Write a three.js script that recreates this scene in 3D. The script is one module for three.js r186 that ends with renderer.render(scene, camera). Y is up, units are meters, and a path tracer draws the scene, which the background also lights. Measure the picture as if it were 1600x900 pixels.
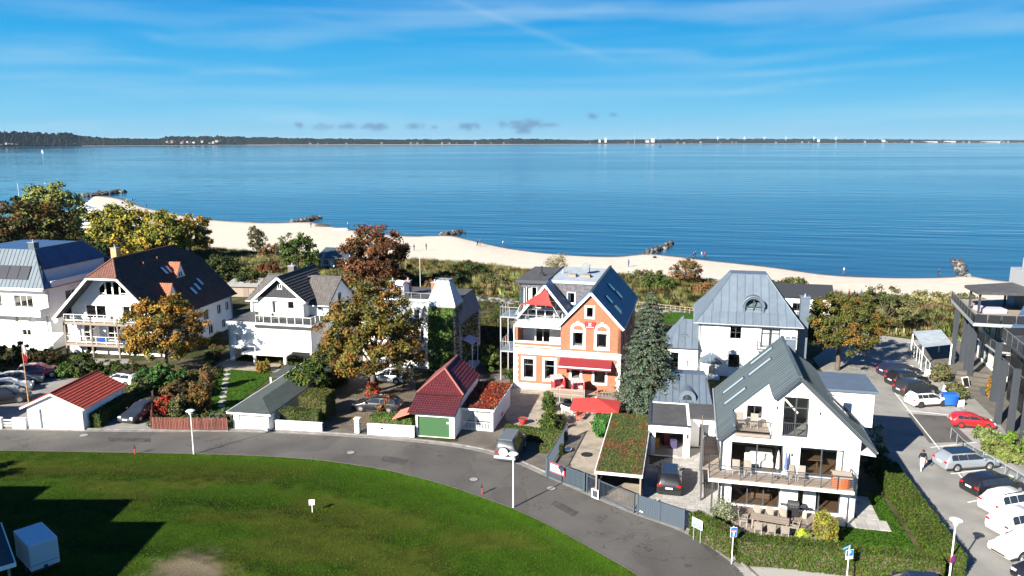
import * as THREE from 'three';
import { mergeGeometries, mergeVertices } from 'three/addons/utils/BufferGeometryUtils.js';
import { RoundedBoxGeometry } from 'three/addons/geometries/RoundedBoxGeometry.js';
import { MarchingCubes } from 'three/addons/objects/MarchingCubes.js';

// ---------------------------------------------------------------- camera, sky, sun, exposure
const scene = new THREE.Scene();
const FPX = 1200, CAMH = 26, PITCH = Math.atan(230 / FPX);
const camera = new THREE.PerspectiveCamera(2 * Math.atan(450 / FPX) * 180 / Math.PI, 16 / 9, 0.5, 40000);
camera.position.set(0, CAMH, 0);
camera.rotation.set(-PITCH, 0, 0);
const renderer = new THREE.WebGLRenderer({ antialias: true });
renderer.toneMapping = THREE.LinearToneMapping;
renderer.toneMappingExposure = 3.0;
renderer.shadowMap.enabled = true;
const EXPO = renderer.toneMappingExposure;
const SUN_AZ = 43 * Math.PI / 180, SUN_EL = 28 * Math.PI / 180;
const toSun = new THREE.Vector3(-Math.sin(SUN_AZ) * Math.cos(SUN_EL), Math.sin(SUN_EL), Math.cos(SUN_AZ) * Math.cos(SUN_EL));
const sun = new THREE.DirectionalLight(new THREE.Color(1.0, 0.94, 0.84), 5);
sun.position.copy(toSun).multiplyScalar(300).add(new THREE.Vector3(0, 0, -90));
sun.target.position.set(0, 0, -90);
sun.castShadow = true;
Object.assign(sun.shadow.camera, { left: -160, right: 160, top: 160, bottom: -160, near: 1, far: 700 });
sun.shadow.mapSize.set(4096, 4096);
scene.add(sun, sun.target);

const rng = (s) => () => { s |= 0; s = s + 0x6D2B79F5 | 0; let t = Math.imul(s ^ s >>> 15, 1 | s); t = t + Math.imul(t ^ t >>> 7, 61 | t) ^ t; return ((t ^ t >>> 14) >>> 0) / 4294967296; };
const clamp = (v, a = 0, b = 1) => Math.min(b, Math.max(a, v)), lerp = (a, b, t) => a + (b - a) * t;
const smooth = (a, b, x) => { const t = clamp((x - a) / (b - a)); return t * t * (3 - 2 * t); };
const s2l = (c) => c <= 0.04045 ? c / 12.92 : Math.pow((c + 0.055) / 1.055, 2.4);
const hash = (x, y, s = 0) => { let h = Math.imul(x, 374761393) + Math.imul(y, 668265263) + Math.imul(s, 2147483647) | 0; h = Math.imul(h ^ h >>> 13, 1274126177); return ((h ^ h >>> 16) >>> 0) / 4294967296; };
// value noise, periodic with period p cells (0 = endless)
const vnoise = (x, y, p = 0, s = 0) => {
  const xi = Math.floor(x), yi = Math.floor(y), fx = x - xi, fy = y - yi;
  const w = (a) => p ? ((a % p) + p) % p : a, u = fx * fx * (3 - 2 * fx), v = fy * fy * (3 - 2 * fy);
  return lerp(lerp(hash(w(xi), w(yi), s), hash(w(xi + 1), w(yi), s), u), lerp(hash(w(xi), w(yi + 1), s), hash(w(xi + 1), w(yi + 1), s), u), v);
};
const fbm = (x, y, o = 4, p = 0, s = 0) => { let a = 0, g = 0.5, n = 0; for (let i = 0; i < o; i++) { a += g * vnoise(x, y, p, s + i); n += g; g *= 0.5; x *= 2; y *= 2; p *= 2; } return a / n; };

{ // sky: clear autumn air with thin cirrus and a row of small clouds low over the far coast
  const W = 2048, Hh = 1024, d = new Float32Array(W * Hh * 4);
  const stops = [[-90, 120, 170, 205], [-0.6, 150, 200, 225], [0.6, 150, 208, 238], [2, 128, 204, 242], [4.5, 88, 187, 240], [7, 56, 172, 236], [10, 32, 152, 228], [20, 22, 124, 208], [40, 16, 88, 162], [90, 10, 60, 124]];
  for (let j = 0; j < Hh; j++) {
    const el = 90 * ((j + 0.5) / Hh * 2 - 1);          // data row 0 is the bottom (flipY off)
    let k = 0; while (k < stops.length - 2 && el > stops[k + 1][0]) k++;
    const a = stops[k], b = stops[k + 1], t = clamp((el - a[0]) / (b[0] - a[0]));
    const c = [1, 2, 3].map((i) => s2l(lerp(a[i], b[i], t) / 255));
    for (let i = 0; i < W; i++) {
      const az = ((i + 0.5) / W - 0.25) * 360;        // 0 = straight ahead (-z), clockwise to the right
      const azw = ((az + 540) % 360) - 180;
      let m = 0;
      if (el > 0) {
        const py = 1 / Math.max(0.05, Math.sin(el * Math.PI / 180) + 0.06);
        const wx = azw * 0.07 + py * 0.07, wy = el * 0.42 - azw * 0.012;
        const warp = fbm(wx * 1.3 + 9, wy * 0.8, 3, 0, 7) * 1.6;
        const streak = fbm(wx * 0.9 + warp * 0.7, wy * 2.3 + warp, 5, 0, 3);
        const big = fbm(azw * 0.045 + 40, el * 0.25 + 11, 3, 0, 21);
        m = smooth(0.42, 0.78, streak) * smooth(0.3, 0.66, big) * 0.27 * smooth(0, 1.5, el) * (1 - smooth(30, 60, el) * 0.6);
        m += 0.16 * smooth(0.4, 0.8, fbm(azw * 0.03 + 5, el * 1.2, 4, 0, 33)) * smooth(0.5, 2, el) * (1 - smooth(9, 14, el));
        // an old condensation trail
        const tr = el - (8.9 - (azw - -2) * 0.36); if (azw > -6 && azw < 9) m += 0.13 * Math.exp(-tr * tr / 0.05) * smooth(-6, -3, azw) * (1 - smooth(5, 9, azw));
      }
      m = clamp(m, 0, 0.75);
      let col = [lerp(c[0], 0.62, m), lerp(c[1], 0.82, m), lerp(c[2], 0.94, m)];
      // small grey-violet clouds just above the coast
      if (el > 0.4 && el < 2.4) {
        let q = 0;
        for (const [ca, ce, wa, we] of [[-15.2, 1.05, 0.3, 0.14], [-13.6, 0.95, 0.8, 0.25], [-11.6, 1.0, 0.9, 0.2], [-9.9, 0.98, 1.1, 0.25], [-7.1, 1.05, 0.8, 0.26], [-5.6, 1.0, 0.35, 0.16], [-3.2, 1.0, 1.0, 0.24], [1.1, 1.2, 2.3, 0.34], [0.9, 0.75, 0.9, 0.2], [5.9, 1.8, 0.8, 0.14], [7.3, 1.85, 0.35, 0.12]]) {
          const n = fbm(azw * 2.4 + ca * 7, el * 7, 4, 0, 51) - 0.5;
          const r = ((azw - ca) / wa) ** 2 + ((el - ce) / we) ** 2;
          q = Math.max(q, smooth(1.0, 0.25, r - n * 2.2));
        }
        const g = [0.17, 0.31, 0.52]; q *= 0.85; col = col.map((v, x) => lerp(v, g[x], q));
      }
      const o = (j * W + i) * 4; d[o] = col[0] / EXPO; d[o + 1] = col[1] / EXPO; d[o + 2] = col[2] / EXPO; d[o + 3] = 1;
    }
  }
  const t = new THREE.DataTexture(d, W, Hh, THREE.RGBAFormat, THREE.FloatType);
  t.mapping = THREE.EquirectangularReflectionMapping; t.magFilter = THREE.LinearFilter; t.minFilter = THREE.LinearFilter; t.wrapS = THREE.RepeatWrapping; t.needsUpdate = true;
  scene.background = t; scene.environment = t;
}

// ---------------------------------------------------------------- helpers
const V = (x, y, z) => new THREE.Vector3(x, y, z);
const cP = Math.cos(PITCH), sP = Math.sin(PITCH);
// a pixel of the 1600 x 900 photograph -> the point of the level plane at height y that it shows
const at = (X, Y, y = 0) => { const u = (X - 800) / FPX, v = (Y - 450) / FPX, t = (y - CAMH) / (-sP - v * cP); return V(u * t, y, (-cP + v * sP) * t); };
const taken = {};
const numbered = (n) => { const k = taken[n] = (taken[n] ?? -1) + 1; return k ? `${n}_${String(k).padStart(3, '0')}` : n; };
function metricUV(g) {           // uv in metres, v up the slope
  const p = g.attributes.position, uv = new Float32Array(p.count * 2), a = V(), b = V(), c = V(), n = V(), U = V(), W = V(), up = V(0, 1, 0);
  for (let i = 0; i < p.count; i += 3) {
    a.fromBufferAttribute(p, i); b.fromBufferAttribute(p, i + 1); c.fromBufferAttribute(p, i + 2);
    n.subVectors(b, a).cross(W.subVectors(c, a)).normalize();
    if (Math.abs(n.y) > 0.97) { U.set(1, 0, 0); W.set(0, 0, -1); } else { U.crossVectors(up, n).normalize(); W.crossVectors(n, U); }
    for (let k = 0; k < 3; k++) { const q = [a, b, c][k]; uv[(i + k) * 2] = q.dot(U); uv[(i + k) * 2 + 1] = q.dot(W); }
  }
  g.setAttribute('uv', new THREE.BufferAttribute(uv, 2)); return g;
}
function norm(g, color) {
  const k = g.userData.keepUV; let r = g.index ? g.toNonIndexed() : g.clone();
  for (const a of Object.keys(r.attributes)) if (!['position', 'normal', 'uv', 'color'].includes(a) || (a === 'color' && !color)) r.deleteAttribute(a);
  if (!r.attributes.normal) r.computeVertexNormals();
  if (!k) metricUV(r);
  if (color && !r.attributes.color) { const c = new Float32Array(r.attributes.position.count * 3).fill(1); r.setAttribute('color', new THREE.BufferAttribute(c, 3)); }
  return r;
}
function obj(name, geos, material, parent = scene) {
  const list = (Array.isArray(geos) ? geos : [geos]).filter(Boolean), color = list.some((g) => g.attributes.color);
  const g = list.length === 1 && list[0].userData.ready ? list[0] : mergeGeometries(list.map((q) => norm(q, color)), false);
  const m = new THREE.Mesh(g, material); m.name = parent === scene ? numbered(name) : name; m.castShadow = m.receiveShadow = true; parent.add(m); return m;
}
const share = (geos) => { const l = (Array.isArray(geos) ? geos : [geos]), color = l.some((g) => g.attributes.color); const g = mergeGeometries(l.map((q) => norm(q, color)), false); g.userData.ready = true; return g; };
const tag = (o, label, category, group, kind) => { if (label) o.userData.label = label; if (category) o.userData.category = category; if (group) o.userData.group = group; if (kind) o.userData.kind = kind; return o; };
const struct = (name, geos, m) => tag(obj(name, geos, m), null, null, null, 'structure');
function thing(name, label, category, pos = [0, 0, 0], turn = 0, group) {
  const o = new THREE.Group(); o.name = numbered(name); o.position.set(...pos); o.rotation.y = turn * Math.PI / 180; scene.add(o); return tag(o, label, category, group);
}
function dup(src, pos, turn, label, group) { const c = src.clone(); c.name = numbered(src.name.replace(/_\d{3}$/, '')); c.position.set(...pos); c.rotation.y = turn * Math.PI / 180; c.userData = { ...src.userData }; if (label) c.userData.label = label; if (group) c.userData.group = group; scene.add(c); return c; }
const bx = (x0, x1, y0, y1, z0, z1) => new THREE.BoxGeometry(Math.abs(x1 - x0), Math.abs(y1 - y0), Math.abs(z1 - z0)).translate((x0 + x1) / 2, (y0 + y1) / 2, (z0 + z1) / 2);
const rbx = (x0, x1, y0, y1, z0, z1, r = 0.04, s = 2) => new RoundedBoxGeometry(Math.abs(x1 - x0), Math.abs(y1 - y0), Math.abs(z1 - z0), s, r).translate((x0 + x1) / 2, (y0 + y1) / 2, (z0 + z1) / 2);
const cyl = (r0, r1, h, x, y, z, s = 12) => new THREE.CylinderGeometry(r1, r0, h, s).translate(x, y + h / 2, z);
function bar(p, q, w = 0.05, h = w) { const a = V(...p), b = V(...q), L = a.distanceTo(b), g = new THREE.BoxGeometry(w, h, L); const m = new THREE.Matrix4().lookAt(a, b, Math.abs(b.y - a.y) > 0.999 * L ? V(1, 0, 0) : V(0, 1, 0)); g.applyMatrix4(m); return g.translate((a.x + b.x) / 2, (a.y + b.y) / 2, (a.z + b.z) / 2); }
function rod(p, q, r = 0.03, r2 = r, s = 8) { const a = V(...p), b = V(...q), g = new THREE.CylinderGeometry(r2, r, a.distanceTo(b), s); g.applyQuaternion(new THREE.Quaternion().setFromUnitVectors(V(0, 1, 0), b.clone().sub(a).normalize())); return g.translate((a.x + b.x) / 2, (a.y + b.y) / 2, (a.z + b.z) / 2); }
const tube = (pts, r, n = 20, s = 6) => new THREE.TubeGeometry(new THREE.CatmullRomCurve3(pts.map((p) => V(...p))), n, r, s);
function tris(list) { const g = new THREE.BufferGeometry(); g.setAttribute('position', new THREE.Float32BufferAttribute(list.flat(2), 3)); g.computeVertexNormals(); return g; }
// a slab: flat polygon (3-D points, counter-clockwise from outside), thickened away from its face
function slab(pts, t = 0.15) {
  const p = pts.map((q) => V(...q)), n = V(); for (let i = 0; i < p.length; i++) { const a = p[i], b = p[(i + 1) % p.length]; n.add(V((a.y - b.y) * (a.z + b.z), (a.z - b.z) * (a.x + b.x), (a.x - b.x) * (a.y + b.y))); } n.normalize();
  const q = p.map((v) => v.clone().addScaledVector(n, -t)), U = p[1].clone().sub(p[0]).normalize(), W = n.clone().cross(U);
  const f2 = THREE.ShapeUtils.triangulateShape(p.map((v) => new THREE.Vector2(v.dot(U), v.dot(W))), []), out = [], A = (v) => [v.x, v.y, v.z];
  for (const [a, b, c] of f2) { out.push([A(p[a]), A(p[b]), A(p[c])], [A(q[c]), A(q[b]), A(q[a])]); }
  for (let i = 0; i < p.length; i++) { const j = (i + 1) % p.length; out.push([A(p[i]), A(q[i]), A(q[j])], [A(p[i]), A(q[j]), A(p[j])]); }
  const g = tris(out); g.userData.n = n; return g;
}
// a wall in a vertical plane: outline and holes in (x, y), thickness t behind the face; face = [axis, place]
function place(g, face) {        // face: {x, z, a}: the wall's x axis starts at (x, z) and is turned by a degrees (0 = front, 90 = right side, -90 = left side, 180 = back)
  return g.rotateY((face.a || 0) * Math.PI / 180).translate(face.x || 0, face.y || 0, face.z || 0);
}
function wall(pts, holes = [], t = 0.3, face = {}) {
  const s = new THREE.Shape(pts.map(([x, y]) => new THREE.Vector2(x, y)));
  for (const h of holes) {
    let q; if (Array.isArray(h[0])) q = h; else { const [x0, y0, x1, y1] = h; q = [[x0, y0], [x0, y1], [x1, y1], [x1, y0]]; }
    s.holes.push(new THREE.Path(q.map(([x, y]) => new THREE.Vector2(x, y))));
  }
  return place(new THREE.ExtrudeGeometry(s, { depth: t, bevelEnabled: false }).translate(0, 0, -t), face);
}
const rect = (x0, y0, x1, y1) => [[x0, y0], [x1, y0], [x1, y1], [x0, y1]];
function arch(x0, y0, x1, y1, n = 10, rise = (x1 - x0) / 2) { const q = [[x0, y0], [x1, y0]], cx = (x0 + x1) / 2, r = (x1 - x0) / 2; for (let i = 0; i <= n; i++) { const a = Math.PI * i / n; q.push([cx + r * Math.cos(a), y1 - rise + rise * Math.sin(a)]); } return q; }

// ---------------------------------------------------------------- textures and materials
function dataTex(n, fn, { size = 1, srgb = true, m = n } = {}) {
  const d = new Uint8Array(n * m * 4); for (let j = 0; j < m; j++) for (let i = 0; i < n; i++) { const c = fn(i / n, j / m, i, j), o = (j * n + i) * 4; d[o] = clamp(c[0]) * 255; d[o + 1] = clamp(c[1]) * 255; d[o + 2] = clamp(c[2]) * 255; d[o + 3] = 255; }
  const t = new THREE.DataTexture(d, n, m); t.wrapS = t.wrapT = THREE.RepeatWrapping; t.magFilter = THREE.LinearFilter; t.minFilter = THREE.LinearMipmapLinearFilter; t.generateMipmaps = true; if (srgb) t.colorSpace = THREE.SRGBColorSpace;
  const [sx, sy] = Array.isArray(size) ? size : [size, size]; t.repeat.set(1 / sx, 1 / sy); t.needsUpdate = true; return t;
}
const l2s = (c) => c <= 0.0031308 ? c * 12.92 : 1.055 * Math.pow(c, 1 / 2.4) - 0.055;
const grey = (v) => [v, v, v];
const mix3 = (a, b, t) => [0, 1, 2].map((i) => lerp(a[i], b[i], t));
const lin = (c) => c.map(l2s);                      // linear base colour -> texture value
// a mottled colour map around a linear base colour: fine grain + blotches
const mottled = (c, grain, blotch, size, n = 256, p = 8, s = 1) => dataTex(n, (u, v, i, j) => { const k = 1 + (hash(i, j, s) - 0.5) * grain + (fbm(u * p, v * p, 4, p, s) - 0.5) * 2 * blotch; return lin(c.map((x) => x * k)); }, { size });
const bumpTex = (p, size, s = 5, n = 256, grain = 0.5) => dataTex(n, (u, v, i, j) => grey(clamp(lerp(fbm(u * p, v * p, 4, p, s), hash(i, j, s), grain))), { size, srgb: false });
const std = (o) => new THREE.MeshStandardMaterial({ roughness: 0.9, metalness: 0, ...o });
const rgb = (r, g, b) => new THREE.Color().setRGB(r, g, b);
const plain = (r, g, b, rough = 0.7, metal = 0) => std({ color: rgb(r, g, b), roughness: rough, metalness: metal });
const B = { fine: bumpTex(16, 2, 5, 256, 0.6), coarse: bumpTex(12, 6, 9, 256, 0.25) };
const M = {
  white: std({ map: mottled([0.8, 0.79, 0.77], 0.05, 0.05, 4, 256, 8, 3), bumpMap: B.fine, bumpScale: 0.006, roughness: 0.95 }),
  cream: std({ map: mottled([0.76, 0.72, 0.62], 0.05, 0.08, 4, 256, 8, 4), bumpMap: B.fine, bumpScale: 0.006, roughness: 0.95 }),
  trim: plain(0.8, 0.8, 0.78, 0.5), grey: plain(0.28, 0.29, 0.3, 0.6), dark: plain(0.03, 0.032, 0.036, 0.5), anth: plain(0.045, 0.052, 0.062, 0.5), black: plain(0.012, 0.012, 0.013, 0.6),
  steel: plain(0.45, 0.46, 0.48, 0.4, 0.8), galv: plain(0.38, 0.4, 0.43, 0.5, 0.5), lampWhite: plain(0.78, 0.78, 0.77, 0.4),
  inner: plain(0.22, 0.2, 0.18, 0.95), floorWood: plain(0.1, 0.055, 0.03, 0.5), curtain: plain(0.7, 0.69, 0.66, 0.95),
  glass: new THREE.MeshPhysicalMaterial({ color: rgb(0.86, 0.9, 0.9), roughness: 0.02, transmission: 1, thickness: 0, ior: 1.5 }),
  glassDark: new THREE.MeshPhysicalMaterial({ color: rgb(0.02, 0.024, 0.03), roughness: 0.06, metalness: 0, ior: 1.5, clearcoat: 0.5 }),
  redMetal: plain(0.4, 0.03, 0.03, 0.5), redCloth: std({ map: mottled([0.42, 0.03, 0.025], 0.1, 0.08, 2), roughness: 0.95 }), wine: std({ map: mottled([0.16, 0.008, 0.014], 0.1, 0.1, 2), roughness: 0.9 }),
  wood: std({ map: dataTex(256, (u, v, i, j) => { const k = 0.75 + 0.35 * fbm(u * 4, v * 48, 3, 4, 8) + (hash(i, j) - 0.5) * 0.1; return lin([0.27 * k, 0.22 * k, 0.175 * k]); }, { size: 2 }), roughness: 0.9 }),
  woodB: std({ map: dataTex(256, (u, v, i, j) => { const k = 0.7 + 0.4 * fbm(u * 4, v * 48, 3, 4, 18) + (hash(i, j) - 0.5) * 0.1; return lin([0.22 * k, 0.175 * k, 0.14 * k]); }, { size: 2 }), roughness: 0.9 }),
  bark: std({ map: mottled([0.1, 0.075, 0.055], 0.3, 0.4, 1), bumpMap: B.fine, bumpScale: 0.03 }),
  tyre: plain(0.018, 0.018, 0.018, 0.9), rim: plain(0.5, 0.5, 0.52, 0.35, 0.8), redLight: plain(0.45, 0.01, 0.01, 0.25), lampGlass: plain(0.7, 0.72, 0.74, 0.15), plate: plain(0.75, 0.75, 0.74, 0.5),
};
const matte = (o) => new THREE.MeshPhysicalMaterial({ roughness: 0.95, specularIntensity: 0.12, ...o });
M.leaf = matte({ vertexColors: true, roughness: 0.7, specularIntensity: 0.25, side: THREE.DoubleSide });

// ---------------------------------------------------------------- the setting: ground, beach, sea, far coast, roads
const SEA = -1.5;
const spline = (pts, n) => new THREE.CatmullRomCurve3(pts, false, 'centripetal').getPoints(n);
const pix = (list, y = 0) => list.map(([a, b]) => at(a, b, y));
function sheet(pts, y) {         // level polygon at height y, facing up
  const c = pts.map((p) => new THREE.Vector2(p.x, -p.z)); if (THREE.ShapeUtils.isClockWise(c)) c.reverse();
  const f = THREE.ShapeUtils.triangulateShape(c, []), out = []; for (const t of f) out.push(t.map((i) => [c[i].x, y, -c[i].y])); return tris(out);
}
M.soil = matte({ map: dataTex(512, (u, v, i, j) => { const f = fbm(u * 10, v * 10, 5, 10, 12), k = 0.6 + 0.6 * f + (hash(i, j, 9) - 0.5) * 0.5; return lin(mix3([0.05 * k, 0.055 * k, 0.022 * k], [0.1 * k, 0.085 * k, 0.055 * k], smooth(0.4, 0.65, fbm(u * 6 + 3, v * 6, 4, 6, 44)))); }, { size: 14 }), bumpMap: B.coarse, bumpScale: 0.08 });
M.lawn = matte({ map: dataTex(512, (u, v, i, j) => { const k = 0.7 + 0.45 * fbm(u * 20, v * 20, 4, 20, 3) + (hash(i, j, 2) - 0.5) * 0.45; return lin([0.04 * k, 0.1 * k, 0.01 * k]); }, { size: 8 }), bumpMap: B.fine, bumpScale: 0.04 });
M.asphalt = std({ map: dataTex(512, (u, v, i, j) => { const cr = Math.abs(fbm(u * 7, v * 7, 5, 7, 53) - 0.5), pt = smooth(0.57, 0.585, fbm(u * 3, v * 3, 2, 3, 57)), k = (0.86 + (hash(i, j, 1) - 0.5) * 0.24 + (fbm(u * 8, v * 8, 5, 8, 31) - 0.5) * 0.5) * (cr < 0.006 ? 0.6 : 1) * (1 - 0.16 * pt); return lin([0.092 * k, 0.086 * k, 0.078 * k]); }, { size: 17 }), bumpMap: B.fine, bumpScale: 0.008, roughness: 0.85 });
M.asphaltB = std({ map: dataTex(512, (u, v, i, j) => { const k = 0.86 + (hash(i, j, 6) - 0.5) * 0.25 + (fbm(u * 6, v * 6, 5, 6, 37) - 0.5) * 0.5; return lin([0.235 * k, 0.228 * k, 0.21 * k]); }, { size: 9 }), bumpMap: B.fine, bumpScale: 0.008, roughness: 0.88 });
M.gravel = std({ map: dataTex(512, (u, v, i, j) => { const k = 0.8 + (hash(i >> 1, j >> 1, 3) - 0.5) * 0.6 + (fbm(u * 6, v * 6, 4, 6, 13) - 0.5) * 0.9; return lin([0.13 * k, 0.113 * k, 0.094 * k]); }, { size: 8 }), bumpMap: B.fine, bumpScale: 0.03 });
M.stone = std({ map: mottled([0.25, 0.215, 0.17], 0.2, 0.45, 5, 256, 8, 14), bumpMap: B.fine, bumpScale: 0.01 });
M.paver = [0, 1, 2, 3].map((k) => std({ map: mottled([0.25 + 0.03 * k, 0.24 + 0.03 * k, 0.225 + 0.028 * k], 0.16, 0.2, 3, 128, 6, 60 + k), bumpMap: B.fine, bumpScale: 0.006 }));
M.kerb = std({ map: mottled([0.17, 0.16, 0.15], 0.3, 0.5, 3, 128, 6, 71), roughness: 0.9 });
M.concrete = std({ map: mottled([0.26, 0.25, 0.235], 0.14, 0.25, 6, 256, 8, 15), bumpMap: B.fine, bumpScale: 0.006 });
M.paint = std({ map: mottled([0.6, 0.6, 0.57], 0.2, 0.3, 2, 128, 8, 16), roughness: 0.8 });

// shore line and the landward edge of the sand, followed from the photograph
const shorePx = [[-260, 352], [-60, 344], [60, 337], [118, 326], [140, 313], [152, 306], [180, 309], [230, 325], [300, 339], [340, 344], [420, 348], [480, 347], [505, 351], [560, 361], [640, 369], [700, 368], [730, 374], [800, 389], [880, 398], [960, 401], [1010, 397], [1050, 400], [1100, 406], [1200, 417], [1300, 430], [1400, 434], [1480, 433], [1512, 431], [1560, 438], [1640, 444], [1900, 462]];
const dunePx = [[-260, 372], [-60, 364], [60, 358], [120, 354], [200, 366], [300, 388], [400, 398], [520, 408], [640, 410], [740, 416], [840, 428], [1000, 436], [1090, 442], [1200, 456], [1300, 464], [1420, 472], [1500, 479], [1640, 492], [1900, 510]];
const shore = spline(pix(shorePx, SEA), 260), dune = spline(pix(dunePx, 0), 260);
{
  const far = dune.map((p) => p.clone());
  const g = sheet([V(-420, 0, 80), V(-420, 0, far[0].z), ...far, V(420, 0, far[far.length - 1].z), V(420, 0, 80)], -0.06);
  struct('ground', g, M.soil);
  // sand: from a metre behind the dune edge down into the water
  const sandTex = dataTex(512, (u, v, i, j) => { const k = 0.84 + 0.22 * fbm(u * 10, v * 10, 5, 10, 23) + (hash(i, j, 7) - 0.5) * 0.12; return lin([0.57 * k, 0.495 * k, 0.4 * k]); }, { size: 15 });
  const sandM = std({ map: sandTex, bumpMap: bumpTex(40, 15, 19, 512, 0.2), bumpScale: 0.12, vertexColors: true });
  const N = shore.length, K = 14, P = [], col = [];
  const row = (i, k) => {
    const a = dune[i], b = shore[i], t = -0.03 + (k / (K - 2)) * 1.03, q = a.clone().lerp(b, t);
    const y = t > 1 ? SEA - (t - 1) * 18 : 0.04 + (SEA - 0.04) * Math.pow(clamp(t), 1.7) + (k > 0 && t < 0.95 ? 0.14 * (fbm(q.x * 0.09, q.z * 0.09, 3, 0, 5) - 0.5) : 0);
    return { p: [q.x, y, q.z], wet: smooth(0.95 + 0.03 * vnoise(i * 0.35, 1), 0.985 + 0.02 * vnoise(i * 0.6, 4), t) };
  };
  const wetC = (w) => [lerp(1, 0.42, w), lerp(1, 0.43, w), lerp(1, 0.47, w)];
  for (let i = 0; i < N - 1; i++) for (let k = 0; k < K; k++) {
    const a = row(i, k), b = row(i + 1, k), c = row(i + 1, k + 1), d = row(i, k + 1);
    P.push([a.p, b.p, c.p], [a.p, c.p, d.p]); for (const q of [a, b, c, a, c, d]) col.push(...wetC(q.wet));
  }
  const bg = new THREE.BufferGeometry(); bg.setAttribute('position', new THREE.Float32BufferAttribute(P.flat(2), 3)); bg.setAttribute('color', new THREE.Float32BufferAttribute(col, 3)); bg.computeVertexNormals();
  if (bg.attributes.normal.getY(0) < 0) { const p = bg.attributes.position, q = bg.attributes.color; for (let i = 0; i < p.count; i += 3) for (const at_ of [p, q]) { const s = [at_.getX(i), at_.getY(i), at_.getZ(i)]; at_.setXYZ(i, at_.getX(i + 1), at_.getY(i + 1), at_.getZ(i + 1)); at_.setXYZ(i + 1, ...s); } bg.computeVertexNormals(); }
  const sm = mergeVertices((() => { const q = bg.clone(); q.deleteAttribute('normal'); return q; })(), 1e-3); sm.computeVertexNormals();
  struct('beach', sm, sandM);
  // a line of dark weed and a thin lip of foam along the water's edge
  const strip = (t0, t1, y, seed, cut) => { const o = []; for (let i = 1; i < N - 2; i++) { if (fbm(i * 0.13, seed, 3, 0, seed) < cut) continue; const f = (ii, t) => { const w = t + 0.012 * (vnoise(ii * 0.7, seed) - 0.5); const q = dune[ii].clone().lerp(shore[ii], w); return [q.x, y + (SEA - 0) * 0, q.z]; }; const a = f(i, t0), b = f(i + 1, t0), c = f(i + 1, t1 + 0.01 * vnoise(i, 3)), d = f(i, t1 + 0.01 * vnoise(i - 1, 3)); o.push([a, b, c], [a, c, d]); } return tris(o); };
  const weed = strip(0.982, 1.0, SEA + 0.06, 7, 0.4); tag(obj('seaweed', weed, plain(0.05, 0.042, 0.035, 0.9)), 'dark seaweed washed up along the water line', 'seaweed', null, 'stuff');
}
{ // the sea
  const T = 180, waves = []; const r = rng(77);
  for (let i = 0; i < 26; i++) { const ky = 5 + r() * 34, kx = ky * (0.2 + (r() - 0.5) * 0.9); waves.push([Math.round(kx), Math.round(ky), r() * 6.28, 1 / Math.pow(ky, 0.9)]); }
  for (let i = 0; i < 22; i++) { const a = 1.57 + (r() - 0.5) * 1.9, k = 50 + r() * 110; waves.push([Math.round(k * Math.cos(a)), Math.round(k * Math.sin(a)), r() * 6.28, 0.5 / k]); }
  const n = 1024, tmp = new Float32Array(n * n); let mn = 1e9, mx = -1e9;
  for (let j = 0; j < n; j++) for (let i = 0; i < n; i++) { let h = 0; const u = i / n, v = j / n; for (const [kx, ky, p, a] of waves) h += a * Math.sin(6.28318 * (kx * u + ky * v) + p); h *= 0.5 + 1.0 * vnoise(u * 7, v * 5, 0, 4) ** 1.0 * 1; tmp[j * n + i] = h; if (h < mn) mn = h; if (h > mx) mx = h; }
  const wt = dataTex(n, (u, v, i, j) => grey((tmp[j * n + i] - mn) / (mx - mn)), { size: T, srgb: false });
  // deep water is a darker blue, patches of sand show through close to the shore
  const water = new THREE.MeshPhysicalMaterial({ color: rgb(0.006, 0.042, 0.085), roughness: 1, roughnessMap: dataTex(256, (u, v) => grey(0.06 + 0.07 * smooth(0.35, 0.7, fbm(u * 8, v * 8, 4, 8, 77))), { size: [3600, 1300], srgb: false }), ior: 1.33, bumpMap: wt, bumpScale: 0.24 });
  const far = 16000, g = tris([]); const P = []; const zs = [-105, -250, -500, -1000, -2500, -6000, -far], xs = [-far, -5000, -1500, -500, -150, 150, 500, 1500, 5000, far];
  for (let a = 0; a < zs.length - 1; a++) for (let b = 0; b < xs.length - 1; b++) P.push([[xs[b], SEA, zs[a]], [xs[b + 1], SEA, zs[a]], [xs[b + 1], SEA, zs[a + 1]]], [[xs[b], SEA, zs[a]], [xs[b + 1], SEA, zs[a + 1]], [xs[b], SEA, zs[a + 1]]]);
  struct('sea', tris(P), water);
}
const interp = (tab, x) => { let k = 0; while (k < tab.length - 2 && x > tab[k + 1][0]) k++; const a = tab[k], b = tab[k + 1]; return lerp(a[1], b[1], clamp((x - a[0]) / (b[0] - a[0]))); };
const coastShore = [[-500, 231], [0, 230], [150, 228], [400, 226.5], [800, 225.5], [1200, 224.2], [1600, 223.2], [2200, 223]];
const coastTop = [[-500, 203], [0, 205], [60, 205], [130, 208], [160, 213], [200, 215.5], [265, 217], [282, 213.5], [350, 212.5], [430, 214], [470, 216], [600, 218], [750, 218], [800, 216.5], [900, 219], [1000, 218], [1100, 217], [1250, 217], [1400, 218], [1500, 219], [1600, 219.5], [2200, 219]];
const coastAt = (X) => { const D = 27.5 * FPX / (interp(coastShore, X) - 220); return { D, x: (X - 800) / FPX * D * 1.018, z: -D, top: (interp(coastShore, X) - interp(coastTop, X)) * D / FPX }; };
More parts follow.
